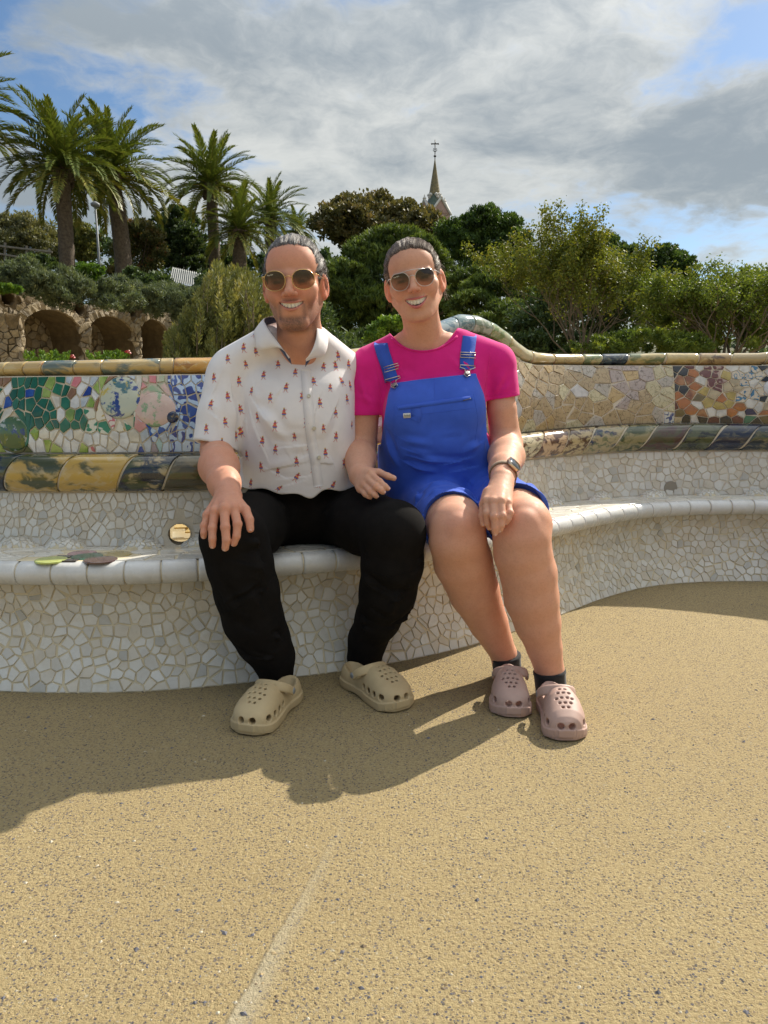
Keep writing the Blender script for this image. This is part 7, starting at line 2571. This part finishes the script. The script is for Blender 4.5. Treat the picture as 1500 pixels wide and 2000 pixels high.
# gathered cuffs
for c, r, D, tl in ((P3(539, 1314, 2.182), .050, 2.18, .2), (P3(712, 1284, 2.335), .053, 2.33, -.2)):
    q = MB(); pr_ = []
    for i in range(9):
        pr_.append((r * (.93 + .05 * math.sin(i * math.pi / 8)) + .001 * (i % 2), -.022 + .0055 * i))
    q.lathe(pr_, c, 28); q.build('cuff', M_black, pants, True)
    q = MB(); q.lathe([(.040, -.075), (.040, -.02), (.036, .01)], c, 20); q.build('sock', M_gsock, man, True)
# curved knee seam
bp = bvh_of(V, F)
for path in ([(424, 1199), (455, 1192), (490, 1172), (520, 1148), (536, 1120)], [(728, 1118), (760, 1128), (800, 1118), (824, 1108)]):
    pts = []
    for i in range(len(path) - 1):
        for k in range(6):
            u = k / 6; h_ = hit(bp, path[i][0] * (1 - u) + path[i + 1][0] * u, path[i][1] * (1 - u) + path[i + 1][1] * u, .0003)[0]
            if h_ is not None: pts.append(h_)
    q = MB(); q.tube(pts, .0011, 5, cap=False); q.build('seam', M_black, pants, True)


def gpt(x, y):
    d = ray(x, y); t = -CAM_H / d[2]; return np.array([d[0] * t, d[1] * t])


def clog_at(toe_px, heel_px, L):
    a = gpt(*toe_px); c = gpt(*heel_px); d = unit(c - a); return a, a + d * L


a, c = clog_at((481, 1438), (604, 1330), .292); clog(man, a, c, M_clogm, .120, .108, 'beige foam clog pointing left', 1)
a, c = clog_at((786, 1390), (655, 1316), .288); clog(man, a, c, M_clogm, .120, .108, 'beige foam clog pointing right', -1)
# ================================================================== the woman
SKW = (.66, .355, .235)
wom = empty('person', tuple(P3(870, 985, 2.6)), 'person in blue dungaree shorts over a magenta t-shirt, wearing sunglasses and a smartwatch', 'person', 'people sitting on the bench')
HW = Head((818, 628), (799, 470), 2.42, 1.11, yaw=-.10, pitch=.08, depth_scale=1.05, roll=-.19)
hdw = dict(jaw=1.0, chin=1.15, lt=3.5, nose=.92, neck=.90, nz=7, mw=29.5, mz=54, tl=1.32, open=10.0, mf=94, lip=(.52, .13, .15), flush=(.70, .27, .20), brow_skin=(.67, .35, .24))
skin = Vol()
build_head(skin, HW, hdw)
# torso: sections given by the outline of the t-shirt in the photograph
secs_w = []
for y, xl, xr, D, hd_ in ((655, 772, 895, 2.50, .055), (678, 738, 950, 2.505, .085), (705, 724, 968, 2.51, .110), (750, 738, 956, 2.515, .135), (800, 744, 952, 2.52, .160), (845, 745, 954, 2.53, .165), (890, 748, 962, 2.545, .175), (930, 750, 985, 2.56, .180), (990, 760, 995, 2.58, .180)):
    a = P3(xl, y, D); c = P3(xr, y, D)
    secs_w.append((a[2], (a[0] + c[0]) / 2, D, (c[0] - a[0]) / 2, hd_))
skin.add(loft([(z, cx_, cy_, rx - .020, ry - .020) for z, cx_, cy_, rx, ry in secs_w if z > P3(590, 960, 2.5)[2]]), .02)
skin.chain([P3(792, 682, 2.48), P3(722, 706, 2.49)], [.034, .038], .02)
skin.chain([P3(876, 678, 2.48), P3(968, 700, 2.50)], [.034, .038], .02)
# upper chest shown by the neckline
skin.add(ellip(P3(828, 682, 2.49), (.105, .052, .060)), .03)
# right arm (image left): elbow beside the man's shirt, forearm coming forward to his thigh
shr, elr = P3(720, 725, 2.47), P3(706, 872, 2.47)
skin.chain([shr, P3(713, 800, 2.46), elr], [.042, .046, .0475], .005)
wr1 = P3(703, 928, 2.265)
skin.chain([elr, P3(702, 895, 2.40), wr1], [.0475, .050, .033], .015)
nm = MB()
K = [P3(724, 926, 2.205), P3(719, 937, 2.195), P3(712, 947, 2.195), P3(704, 955, 2.205)]
FG = [[P3(741, 941, 2.165), P3(752, 950, 2.155), P3(757, 954, 2.155)], [P3(734, 950, 2.155), P3(744, 957, 2.148), P3(748, 961, 2.148)], [P3(724, 960, 2.160), P3(732, 966, 2.152), P3(735, 969, 2.152)], [P3(714, 965, 2.175), P3(720, 969, 2.168), P3(723, 971, 2.168)]]
hand(skin, wr1, .031, K, FG, [.0098, .0100, .0096, .0088], [P3(722, 921, 2.245), P3(740, 923, 2.215), P3(757, 930, 2.195), P3(769, 934, 2.190)], .0100, palm_r=.0125, nail_mb=nm, up=(.15, -.55, .82), k=.004)
# left arm: forearm forward to the inner knee, watch on the wrist
shl, ell = P3(972, 720, 2.50), P3(988, 868, 2.50)
skin.chain([shl, P3(980, 800, 2.49), ell], [.042, .047, .050], .005)
wr2 = P3(981, 938, 2.15)
skin.chain([ell, P3(989, 892, 2.38), P3(984, 916, 2.24), wr2], [.052, .054, .041, .0325], .02)
K = [P3(951, 979, 2.045), P3(964, 980, 2.030), P3(978, 979, 2.030), P3(991, 983, 2.045)]
FG = [[P3(951, 1003, 2.020), P3(953, 1022, 2.022), P3(956, 1030, 2.026)], [P3(965, 1009, 2.000), P3(967, 1031, 1.998), P3(967, 1040, 2.000)], [P3(981, 1008, 2.002), P3(979, 1026, 1.998), P3(977, 1034, 2.000)], [P3(996, 1002, 2.015), P3(992, 1014, 2.008), P3(989, 1020, 2.008)]]
hand(skin, wr2, .034, K, FG, [.0105, .0108, .0105, .0098], [P3(952, 962, 2.09), P3(945, 985, 2.06), P3(943, 1008, 2.045), P3(944, 1022, 2.04)], .0112, palm_r=.0135, nail_mb=nm, up=(0, -.8, .6), k=.004)
# legs
hipc = P3(865, 985, 2.60)
skin.chain([P3(865, 930, 2.57), hipc], [.07, .08], .02)
skin.chain([hipc, P3(868, 995, 2.42), P3(888, 1024, 2.22)], [.075, .080, .0865], .012)
skin.chain([P3(888, 1024, 2.22), P3(893, 1036, 2.135), P3(894, 1056, 2.13), P3(904, 1096, 2.165), P3(926, 1156, 2.205), P3(954, 1216, 2.245), P3(983, 1276, 2.275), P3(992, 1335, 2.29)], [.0875, .078, .080, .084, .074, .058, .040, .038], .008)
skin.chain([hipc, P3(955, 988, 2.42), P3(1010, 1014, 2.20)], [.075, .080, .0875], .008)
skin.chain([P3(1010, 1014, 2.20), P3(1022, 1026, 2.10), P3(1019, 1050, 2.08), P3(1021, 1080, 2.085), P3(1032, 1120, 2.095), P3(1038, 1168, 2.105), P3(1050, 1216, 2.115), P3(1063, 1264, 2.125), P3(1074, 1312, 2.135), P3(1078, 1375, 2.14)], [.088, .078, .078, .079, .078, .076, .065, .050, .041, .039], .008)
# kneecaps
skin.add(ellip(P3(897, 1032, 2.078), (.034, .026, .036)), .016)
skin.add(ellip(P3(1024, 1024, 2.038), (.034, .026, .036)), .016)
V, F = skin.mesh(.0026)
V = relax(V, F, 2, .35)
me = mesh('body', V, F, M_skin, True)
C = skin_colour(V, HW, hdw, SKW)
legs = V[:, 2] < P3(0, 985, 2.2)[2]
C[legs] = C[legs] * np.array([1.03, 1.0, 1.0])
kn = np.exp(-(np.linalg.norm(V - P3(897, 1020, 2.05), axis=1) / .06) ** 2) + np.exp(-(np.linalg.norm(V - P3(1024, 1015, 2.0), axis=1) / .06) ** 2)
C = C * (1 - .4 * kn[:, None]) + np.array((.62, .27, .19)) * .4 * kn[:, None]
set_col(me, C)
link('body', me, wom)
nm.build('fingernails', mat('pale_fingernail', (.66, .40, .33), .25, coat=.4), wom, True)
teeth(HW, hdw, wom)


def whair_region(X, Y, Z):
    top = ss(Z, 165, 212)
    yb = -28 - 20 * ss(Z, 118, 145) - 23 * top + 1.5 * np.sin(X * .24) + 1.0 * np.sin(X * .66 + 2) + 6 * np.exp(-((np.abs(X) - 48) / 16) ** 2 - ((Z - 186) / 18) ** 2)
    low = np.where(Y < 4, 112, np.where(Y < 30, 138 - 70 * np.clip((Y - 14) / 16, 0, 1), 58)) - Z
    return np.maximum(yb - Y, low)


hv = Vol()
hv.add(HW.prim(ellip((0, 16, 151), (76.5, 94, 84))))
hv.add(HW.prim(ellip((0, 32, 108), (68, 72, 60))), .01)
hv.add(HW.prim(ellip((0, -20, 156), (65.0, 65.0, 65.4))), .008)
for sx in (-1, 1): hv.add(HW.prim(ellip((sx * 62, 38, 136), (16, 40, 42))), .010)
hv.add(HW.prim(ellip((0, 22, 190), (58, 62, 44))), .014)
hv.add(HW.prim(ellip((62, 52, 118), (20, 24, 24))), .01)
hv.add(HW.prim((whair_region, np.array([-110, -110, 0]), np.array([110, 130, 260]))), 0, 'i')
hv.add(HW.prim(ellip((8, 112, 112), (30, 26, 30))), .006)
Vh, Fh = hv.mesh(.0026)
Vh = relax(Vh, Fh, 6, .5)
Vh = taper_hair(Vh, Fh, HW, whair_region)
Rw = np.random.default_rng(31)
meh = mesh('hair', Vh, Fh, M_hairw, True)
Lh = HW.l(Vh)
tv = .18 + .20 * np.sin(Lh[:, 0] * 1.7 + 2 * np.sin(Lh[:, 2] * .3)) * np.sin(Lh[:, 0] * .7 + .6)
at_ = meh.attributes.new('tint', 'FLOAT', 'POINT'); at_.data.foreach_set('value', np.clip(tv, 0, 1).astype(np.float32))
whair = link('hair', meh, wom)


bh_ = bvh_of(Vh, Fh)
frw = np.where((Lh[:, 1] < -22) | ((np.abs(Lh[:, 0]) > 50) & (Lh[:, 1] < -8)))[0]
hair_strands('hair_strands', HW, lambda R, fly: surface_strand(HW, bh_, Vh, frw, R, fly, .0009, 0), 5200, Rw, M_hairw, whair, 0, fly=0, rad=.00040)
curls = MB()
for k in range(120):                                        # loose ends behind the ears and at the nape
    sx = 1 if k % 3 else -1
    p = np.array([sx * (70 + Rw.uniform(0, 9)), 34 + Rw.uniform(-14, 30), 128 + Rw.uniform(-52, 40)])
    pts = []; ph = Rw.random() * 6; ln_ = Rw.uniform(8, 40); sx *= Rw.uniform(.3, 1.2)
    for i in range(10):
        u = i / 9; pts.append(p + np.array([sx * (7 * u + 7 * u * math.sin(ph + 4 * u)), 6 * math.cos(ph + 5 * u) * u, -ln_ * u]))
    curls.tube(HW.w(np.array(pts)), .00036, 3, cap=False)
mc = mesh('curls', curls.v, curls.f, M_hairw, True)
at_ = mc.attributes.new('tint', 'FLOAT', 'POINT'); at_.data.foreach_set('value', np.full(len(mc.vertices), .5, np.float32))
tag(link('loose_curls', mc, whair), kind='stuff')
L_w = lens_mat('rose_gradient_lens', (.035, .028, .030), (.60, .44, .34), -.022, .016, .02)
sunglasses(HW, wom, M_silver, L_w, 116.5, 33.0, 24.0, 24.0, -98, .00100, True, 2.1)

# ---- t-shirt
tv_ = Vol()
tv_.add(loft(secs_w), 0)
tv_.chain([P3(792, 668, 2.485), P3(724, 708, 2.49)], [.044, .056], .025)
tv_.chain([P3(880, 664, 2.485), P3(970, 704, 2.505)], [.044, .056], .025)
for px, py in ((800, 806), (892, 800)): tv_.add(ellip(P3(px, py, 2.395), (.078, .060, .075)), .05)
a0, a1 = P3(720, 722, 2.475), P3(712, 822, 2.465)
tv_.chain([a0, a1], [.0605, .0610], .02)
b0, b1 = P3(972, 718, 2.505), P3(980, 790, 2.50)
tv_.chain([b0, b1], [.060, .0600], .02)


def sleeve_cut(vol, c, n, xl, left, r_in):
    c = np.asarray(c); n = unit(np.asarray(n, float))

    def f(X, Y, Z):
        d = np.maximum(-((X - c[0]) * n[0] + (Y - c[1]) * n[1] + (Z - c[2]) * n[2]), np.sqrt((X - c[0]) ** 2 + (Y - c[1]) ** 2 + (Z - c[2]) ** 2) - .13)
        return np.maximum(d, (X - xl) if left else (xl - X))
    vol.sub((f, c - .14, c + .14))
    vol.sub(rcone(c - n * .016, c + n * .05, r_in - .002, r_in), .002)


sleeve_cut(tv_, P3(713, 811, 2.465), (0, 0, -1), P3(746, 800, 2.46)[0], True, .0535)
sleeve_cut(tv_, P3(979, 778, 2.50), (.16, 0, -1), P3(945, 790, 2.5)[0], False, .0535)
# round neckline
ncb = P3(829, 684, 2.40)


def neckcut(X, Y, Z):
    u = (X - ncb[0]) / .090; zc = ncb[2] + .046 * np.abs(u) ** 2.3 + .05 * (X - ncb[0])
    return np.maximum(zc - Z + 0 * X, Y - 2.56) + 0 * Y


tv_.sub((neckcut, np.array([ncb[0] - .16, 2.2, ncb[2] - .01]), np.array([ncb[0] + .16, 2.6, ncb[2] + .25])), .003)
V, F = tv_.mesh(.0036)
V = relax(V, F, 4, .5)
N = vnormals(V, F)
Rt = np.random.default_rng(7)
sg = []
f3 = lambda x0, y0, x1, y1, D, h_, w_: (P3(x0, y0, D), P3(x1, y1, D), h_, w_)
sg += [f3(735, 735, 790, 770, 2.36, .007, .010), f3(945, 725, 900, 760, 2.37, .006, .010), f3(700, 740, 725, 800, 2.41, .006, .009), f3(985, 735, 960, 775, 2.44, .006, .009), f3(760, 700, 800, 735, 2.39, .005, .012), f3(900, 695, 930, 730, 2.4, .005, .012), f3(728, 745, 770, 800, 2.36, .008, .010), f3(725, 760, 745, 830, 2.38, .005, .008), f3(700, 730, 735, 790, 2.42, .004, .012), f3(960, 735, 935, 800, 2.38, .006, .010), f3(950, 760, 940, 820, 2.38, .005, .008), f3(990, 720, 960, 760, 2.44, .004, .012), f3(780, 690, 770, 730, 2.4, .003, .010), f3(880, 690, 905, 735, 2.4, .003, .010), f3(690, 770, 740, 790, 2.41, .003, .010), f3(1005, 750, 960, 768, 2.44, .003, .010)]
V = folds(V, N, sg)
V = wavy(V, N, .0014, 20, Rt)
tee = obj('t_shirt', V, F, M_pink, wom)
btee = bvh_of(V, F)
# ribbed collar and stitched sleeve hems
pts = []
for x in np.linspace(764, 893, 26):
    u = (x - 829) / 64.0
    y = 683 - 27 * abs(u) ** 2.2 - 3.0 * u
    h_ = hit(btee, x, y + 3.5, .0012)[0]
    if h_ is not None: pts.append(h_)
q = MB(); q.tube(pts, .0030, 7); q.build('neck_rib', M_pink, tee, True)
for path in ([(686, 804), (712, 806), (743, 805)], [(948, 773), (978, 771), (1009, 765)], [(733, 690), (738, 740), (746, 790)], [(957, 690), (951, 735), (945, 772)]):
    pts = []
    for i in range(len(path) - 1):
        for k in range(9):
            u = k / 8; h_ = hit(btee, path[i][0] * (1 - u) + path[i + 1][0] * u, path[i][1] * (1 - u) + path[i + 1][1] * u, .0002)[0]
            if h_ is not None: pts.append(h_)
    q = MB(); q.tube(pts, .0009, 5, cap=False); q.build('seam', M_pink, tee, True)

# ---- dungarees: bib, waist and two short legs
dv = Vol()
grow = .0075
dv.add(loft([(z, cx_, cy_, rx + grow + (.010 if z < P3(0, 860, 2.5)[2] else 0), ry + grow + (.006 if z < P3(0, 860, 2.5)[2] else 0)) for z, cx_, cy_, rx, ry in secs_w]), 0)
for px, py in ((800, 806), (892, 800)): dv.add(ellip(P3(px, py, 2.395), (.078 + grow, .060 + grow, .075 + grow)), .05)
dv.add(ellip(P3(852, 865, 2.45), (.15, .115, .085)), .04)


def bibf(X, Y, Z):
    # keep: everything below the waist, and the front panel between its side edges above it
    zw = P3(0, 872, 2.45)[2]
    zt = P3(0, 738, 2.37)[2]
    zl = np.array([P3(0, y, 2.40)[2] for y in (935, 905, 872, 840, 800, 770, 735, 700)])
    xl = np.array([P3(x, 800, 2.40)[0] for x in (700, 738, 744, 748, 752, 757, 768, 772)])
    xr = np.array([P3(x, 800, 2.40)[0] for x in (1010, 982, 960, 953, 950, 945, 930, 926)])
    l = np.interp(Z, zl, xl); r = np.interp(Z, zl, xr)
    top = zt + (X - P3(848, 800, 2.38)[0]) * .11
    d = np.maximum(np.maximum(l - X, X - r), np.maximum(Z - top, Y - 2.50))
    return np.minimum(d, Z - zw + 0 * X + 0 * Y)


dv.add((bibf, np.array([-1, 1.5, 0]), np.array([2, 3.2, 2])), 0, 'i')
# legs of the shorts round the thighs, hollow at the hem
for hip, mid, kneeq, hc, hn, r0, r1 in ((P3(828, 970, 2.58), P3(848, 988, 2.42), P3(889, 1026, 2.19), P3(885, 1018, 2.160), (.10, -.93, -.36), .100, .0945), (P3(925, 968, 2.58), P3(965, 978, 2.42), P3(1013, 1012, 2.17), P3(1004, 1004, 2.150), (.36, -.87, -.34), .100, .0970)):
    dv.chain([hip, mid, kneeq], [.110, r0, r1], .02)
    hc = np.asarray(hc); hn = unit(np.asarray(hn, float))
    dv.sub(((lambda hc, hn: lambda X, Y, Z: np.maximum(-((X - hc[0]) * hn[0] + (Y - hc[1]) * hn[1] + (Z - hc[2]) * hn[2]), np.sqrt((X - hc[0]) ** 2 + (Y - hc[1]) ** 2 + (Z - hc[2]) ** 2) - .17))(hc, hn), hc - .18, hc + .18))
    dv.sub(rcone(hc + hn * .05, hc - hn * .006, r1 - .006, r1 - .006), .001)
dv.sub(rcone(P3(946, 1000, 2.0), P3(928, 945, 2.32), .016, .013), .02)
V, F = dv.mesh(.0030)
V = relax(V, F, 4, .5)
N = vnormals(V, F)
Rd = np.random.default_rng(17)
sg = [f3(760, 905, 850, 920, 2.36, 0.0150, .010), f3(770, 895, 900, 905, 2.34, 0.0120, .010), f3(860, 912, 965, 890, 2.34, 0.0135, .010), f3(800, 925, 890, 935, 2.33, 0.0150, .010), f3(880, 925, 985, 905, 2.35, 0.0135, .011), f3(775, 880, 850, 893, 2.34, 0.0090, .012), f3(900, 880, 960, 862, 2.36, 0.0090, .012), f3(930, 935, 905, 955, 2.28, -0.0150, .012), f3(905, 940, 935, 985, 2.25, -0.0150, .012),
      f3(800, 940, 890, 950, 2.30, 0.0105, .010), f3(820, 955, 900, 970, 2.24, 0.0090, .010), f3(840, 975, 905, 985, 2.2, 0.0075, .010), f3(945, 945, 1000, 925, 2.3, 0.0105, .012), f3(950, 960, 1010, 940, 2.25, 0.0090, .010), f3(1020, 920, 1055, 960, 2.22, 0.0150, .012), f3(1030, 940, 1062, 1000, 2.2, 0.0120, .010), f3(750, 840, 775, 910, 2.4, 0.0105, .012), f3(948, 820, 940, 880, 2.4, 0.0105, .012), f3(775, 860, 840, 868, 2.34, 0.0060, .012), f3(780, 935, 830, 985, 2.3, 0.0105, .012), f3(770, 925, 800, 960, 2.35, 0.0120, .010)]
for _ in range(26):
    x0 = Rd.uniform(760, 960); y0 = Rd.uniform(855, 985); an = Rd.normal(.15, .5); l = Rd.uniform(25, 70)
    sg.append(f3(x0, y0, x0 + l * math.cos(an), y0 + l * math.sin(an), 2.33 if y0 < 930 else 2.26, Rd.uniform(-.003, .004), Rd.uniform(.005, .011)))
V = folds(V, N, sg)
V = wavy(V, N, .0018, 22, Rd)
dun = obj('dungarees', V, F, M_blue, wom)
bd = bvh_of(V, F)


def surf_path(bvh, path, off, sub=8):
    out = []
    for i in range(len(path) - 1):
        for k in range(sub):
            u = k / sub; h_ = hit(bvh, path[i][0] * (1 - u) + path[i + 1][0] * u, path[i][1] * (1 - u) + path[i + 1][1] * u, off)[0]
            if h_ is not None: out.append(h_)
    h_ = hit(bvh, path[-1][0], path[-1][1], off)[0]
    if h_ is not None: out.append(h_)
    return out


# bib details: top hem, zipped pocket, flap loop, small white tag, stitched seams
strip_on(bd, [(774, 747), (848, 738), (924, 728)], 7, .0016, 'bib_hem', M_blue, dun, 14, .0015)
strip_on(bd, [(777, 797), (850, 787), (922, 777)], 4.2, .0016, 'zip_flap', M_blue, dun, 14, .0022)
M_zip = mat('zip_metal', (.10, .10, .11), .4, metal=.8)
q = MB(); q.tube(surf_path(bd, [(904, 783), (918, 779)], .004), .0013, 6); q.build('zip_pull', M_zip, dun, True)
strip_on(bd, [(813, 797), (814, 814), (811, 821)], 9, .003, 'flap_loop', M_blue, dun, 8, .002)
tg = strip_on(bd, [(788, 812), (802, 811)], 4.6, .0026, 'white_tag', mat('woven_tag', (.66, .65, .60), .8), dun, 6, .0012)
q = MB()
for k in range(5):                                         # unreadably small woven lettering on the tag
    x = 790.2 + k * 2.3; q.tube(surf_path(bd, [(x, 809.6 + (k % 2)), (x + .8, 813.6)], .0043, 2), .0005, 4); q.tube(surf_path(bd, [(x, 809.6 + (k % 2)), (x + 1.6, 811)], .0043, 2), .0005, 4)
q.build('tag_lettering', M_dark, tg, True)
for path in ([(772, 790), (768, 840), (778, 872)], [(925, 770), (934, 820), (928, 860)], [(772, 812), (850, 806), (930, 796)], [(848, 740), (850, 784)], [(905, 930), (925, 950)]):
    pts = surf_path(bd, path, .0002)
    if len(pts) > 2:
        q = MB(); q.tube(pts, .0009, 5, cap=False); q.build('seam', M_blue, dun, True)
# hems of the two legs
for path in ([(836, 990), (858, 974), (884, 966), (908, 970), (926, 985)], [(1000, 962), (1020, 962), (1040, 975), (1055, 1000)]):
    pts = surf_path(bd, [(x, y - 7) for x, y in path], .0004)
    if len(pts) > 2:
        q = MB(); q.tube(pts, .0010, 5, cap=False); q.build('hem_stitching', M_blue, dun, True)

# straps over the shoulders with metal fasteners
Vc = np.vstack([np.array(btee_v) for btee_v in []]) if False else None


def strap(path, half, name):
    A, B = [], []
    for i in range(len(path)):
        for k in range(10 if i < len(path) - 1 else 1):
            u = k / 10; j = min(i + 1, len(path) - 1)
            x = path[i][0] * (1 - u) + path[j][0] * u; y = path[i][1] * (1 - u) + path[j][1] * u
            a = path[max(0, i - (1 if i == len(path) - 1 else 0))]; c = path[j] if i < len(path) - 1 else path[i]
            dx, dy = c[0] - a[0], c[1] - a[1]; l = math.hypot(dx, dy) + 1e-6
            nx, ny = -dy / l * half, dx / l * half
            p, n = hit(btee, x + nx, y + ny, .003); q_, n2 = hit(btee, x - nx, y - ny, .003)
            if p is not None and q_ is not None: A.append(p); B.append(q_)
    # over the shoulder and down the back
    last = (A[-1] + B[-1]) / 2
    for dy_, dz_ in ((.020, .006), (.045, .006), (.075, -.006), (.105, -.04), (.12, -.12)):
        A.append(A[-1].lerp(A[-1], 0) * 0 + A[len(A) - 1] if False else Vector((A[-1].x, last.y + dy_, last.z + dz_ + (A[-1].z - last.z) * .0)))
        B.append(Vector((B[-1].x, last.y + dy_, last.z + dz_)))
    mb = MB(); ribbon(mb, A, B, .0022)
    return mb.build(name, M_bluestrap, dun, True)


def fastener(cx, cy, ang, strap_o, half):
    """sliding buckle, wire loop and shank button"""
    ca, sa = math.cos(ang), math.sin(ang)
    rot = lambda u, v: (cx + u * ca - v * sa, cy + u * sa + v * ca)

    def path(uv, off, closed):
        out = []
        for u, v in uv:
            x, y = rot(u, v); p = hit(bd, x, y, off)[0]; p2 = hit(btee, x, y, off)[0]
            c = [w for w in (p, p2) if w is not None]
            if c: out.append(min(c, key=lambda w: (w - CAMO).length))
        q = MB(); q.tube(out, .0015, 6, closed=closed); return q
    h = half + 2.5
    path([(-h, -42), (h, -42), (h, -32), (-h, -32)], .006, True).build('buckle', M_silver, strap_o, True)
    path([(-h, -37), (h, -37)], .007, False).build('buckle_bar', M_silver, strap_o, True)
    path([(-h, -17), (h, -17), (h, -13), (h * .35, -10), (h * .30, -5), (6, 2), (0, 6), (-6, 2), (-h * .30, -5), (-h * .35, -10), (-h, -13)], .006, True).build('wire_loop', M_silver, strap_o, True)
    p, n = hit(bd, cx, cy, .002)
    if p is not None:
        R3 = Vector((0, 0, 1)).rotation_difference(n).to_matrix(); q = MB()
        q.lathe([(.004, 0), (.0045, .004), (.0085, .0055), (.0085, .0075), (.0055, .0085), (.002, .0078)], p, 16, R3); q.build('shank_button', mat('button_metal', (.33, .31, .29), .4, metal=.9), strap_o, True)


s1 = strap([(765, 744), (757, 716), (748, 690), (744, 674)], 13.5, 'strap'); fastener(772, 755, -.22, s1, 12)
s2 = strap([(911, 722), (912, 700), (915, 674), (917, 658)], 13.5, 'strap'); fastener(911, 732, .04, s2, 12)

# ---- watch on the left wrist
wc = P3(983, 926, 2.195); axw = unit(wr2 - P3(984, 916, 2.24)); 
upw = unit(np.array([.50, -.62, .50])); upw = unit(upw - axw * (upw @ axw)); sdw = np.cross(axw, upw)
watch = empty('smartwatch', tuple(wc)); watch.parent = wom; watch.location = Vector(wc) - wom.location
M_band = mat('woven_watch_band', (.34, .24, .16), .75, (.22, .15, .10), 300, bump=(700, .6, .001))
M_case = mat('pale_gold_case', (.72, .58, .42), .3, metal=.9)
M_screen = mat('watch_glass', (.012, .016, .018), .08, coat=.8)
bvb = bvh_of(*(lambda m: (np.array([v.co[:] for v in m.vertices]), [tuple(p.vertices) for p in m.polygons]))(bpy.data.meshes[me.name]))
ring = []
for k in range(40):
    a = 2 * math.pi * k / 40; d = upw * math.cos(a) + sdw * math.sin(a)
    h_ = bvb.ray_cast(Vector(wc + d * .09), Vector(-d), .09)
    rr_ = float(np.clip((Vector(h_[0]) - Vector(wc)).length if h_[0] is not None else .036, .030, .041))
    ring.append(wc + d * (rr_ + .0018))
q = MB(); V = []
for p in ring:
    d = unit(p - wc)
    for o, z in ((0, -.0105), (.0018, -.0100), (.0018, .0100), (0, .0105), (-.0012, .0100), (-.0012, -.0100)): V.append(p + d * o + axw * z)
q.add(V, [(i * 6 + k, i * 6 + (k + 1) % 6, ((i + 1) % 40) * 6 + (k + 1) % 6, ((i + 1) % 40) * 6 + k) for i in range(40) for k in range(6)])
q.build('band', M_band, watch, True)
top = ring[0]


def rbox(c, ax1, ax2, up, w1, w2, z0, z1, r, mt, name, par):
    V = []; n = 20; q = MB()
    for z, ins in ((z0, r * .4), (z0 + r * .4, 0), (z1 - r * .4, 0), (z1, r * .5)):
        for k in range(n):
            a = 2 * math.pi * (k + .5) / n; e = 4.0
            rr = (abs(math.cos(a)) ** e + abs(math.sin(a)) ** e) ** (-1 / e)
            V.append(c + ax1 * math.cos(a) * rr * (w1 - ins) + ax2 * math.sin(a) * rr * (w2 - ins) + up * z)
    q.add(V, [(i * n + k, i * n + (k + 1) % n, i * n + n + (k + 1) % n, i * n + n + k) for i in range(3) for k in range(n)] + [tuple(range(n - 1, -1, -1)), tuple(3 * n + k for k in range(n))])
    return q.build(name, mt, par, True)


cs = rbox(top, axw, sdw, upw, .0255, .0215, -.001, .0100, .006, M_case, 'case', watch)
rbox(top + upw * .0092, axw, sdw, upw, .0240, .0202, 0, .0018, .003, M_screen, 'screen', cs)
q = MB(); q.lathe([(.0035, 0), (.0036, .002), (.002, .0028)], top + sdw * .0215 + upw * .004 + axw * .006, 10, Vector((0, 0, 1)).rotation_difference(Vector(sdw)).to_matrix()); q.build('crown_knob', M_case, cs)

# ---- ankle socks and clogs
for pa, pb, r in ((P3(988, 1280, 2.272), P3(994, 1340, 2.288), .0455), (P3(1073, 1310, 2.132), P3(1079, 1378, 2.135), .0465)):
    pa = np.asarray(pa); pb = np.asarray(pb); d = unit(pb - pa)
    R3 = Vector((0, 0, 1)).rotation_difference(Vector(d)).to_matrix()
    q = MB(); L_ = float(np.linalg.norm(pb - pa))
    q.lathe([(r * .93, -.002), (r * 1.01, 0), (r * 1.02, .006), (r * .985, .012), (r * .97, L_ * .5), (r * .98, L_), (r * 1.05, L_ + .03)], pa, 26, R3); q.build('ankle_sock', M_sock, wom, True)
a, c = clog_at((1003, 1404), (986, 1308), .262); clog(wom, a, c, M_clogw, .108, .112, 'dusty pink clog on the right foot, standing in the shade', 1)
a, c = clog_at((1106, 1450), (1064, 1355), .262); clog(wom, a, c, M_clogw, .108, .112, 'dusty pink clog on the left foot, its toe in the sun', -1)
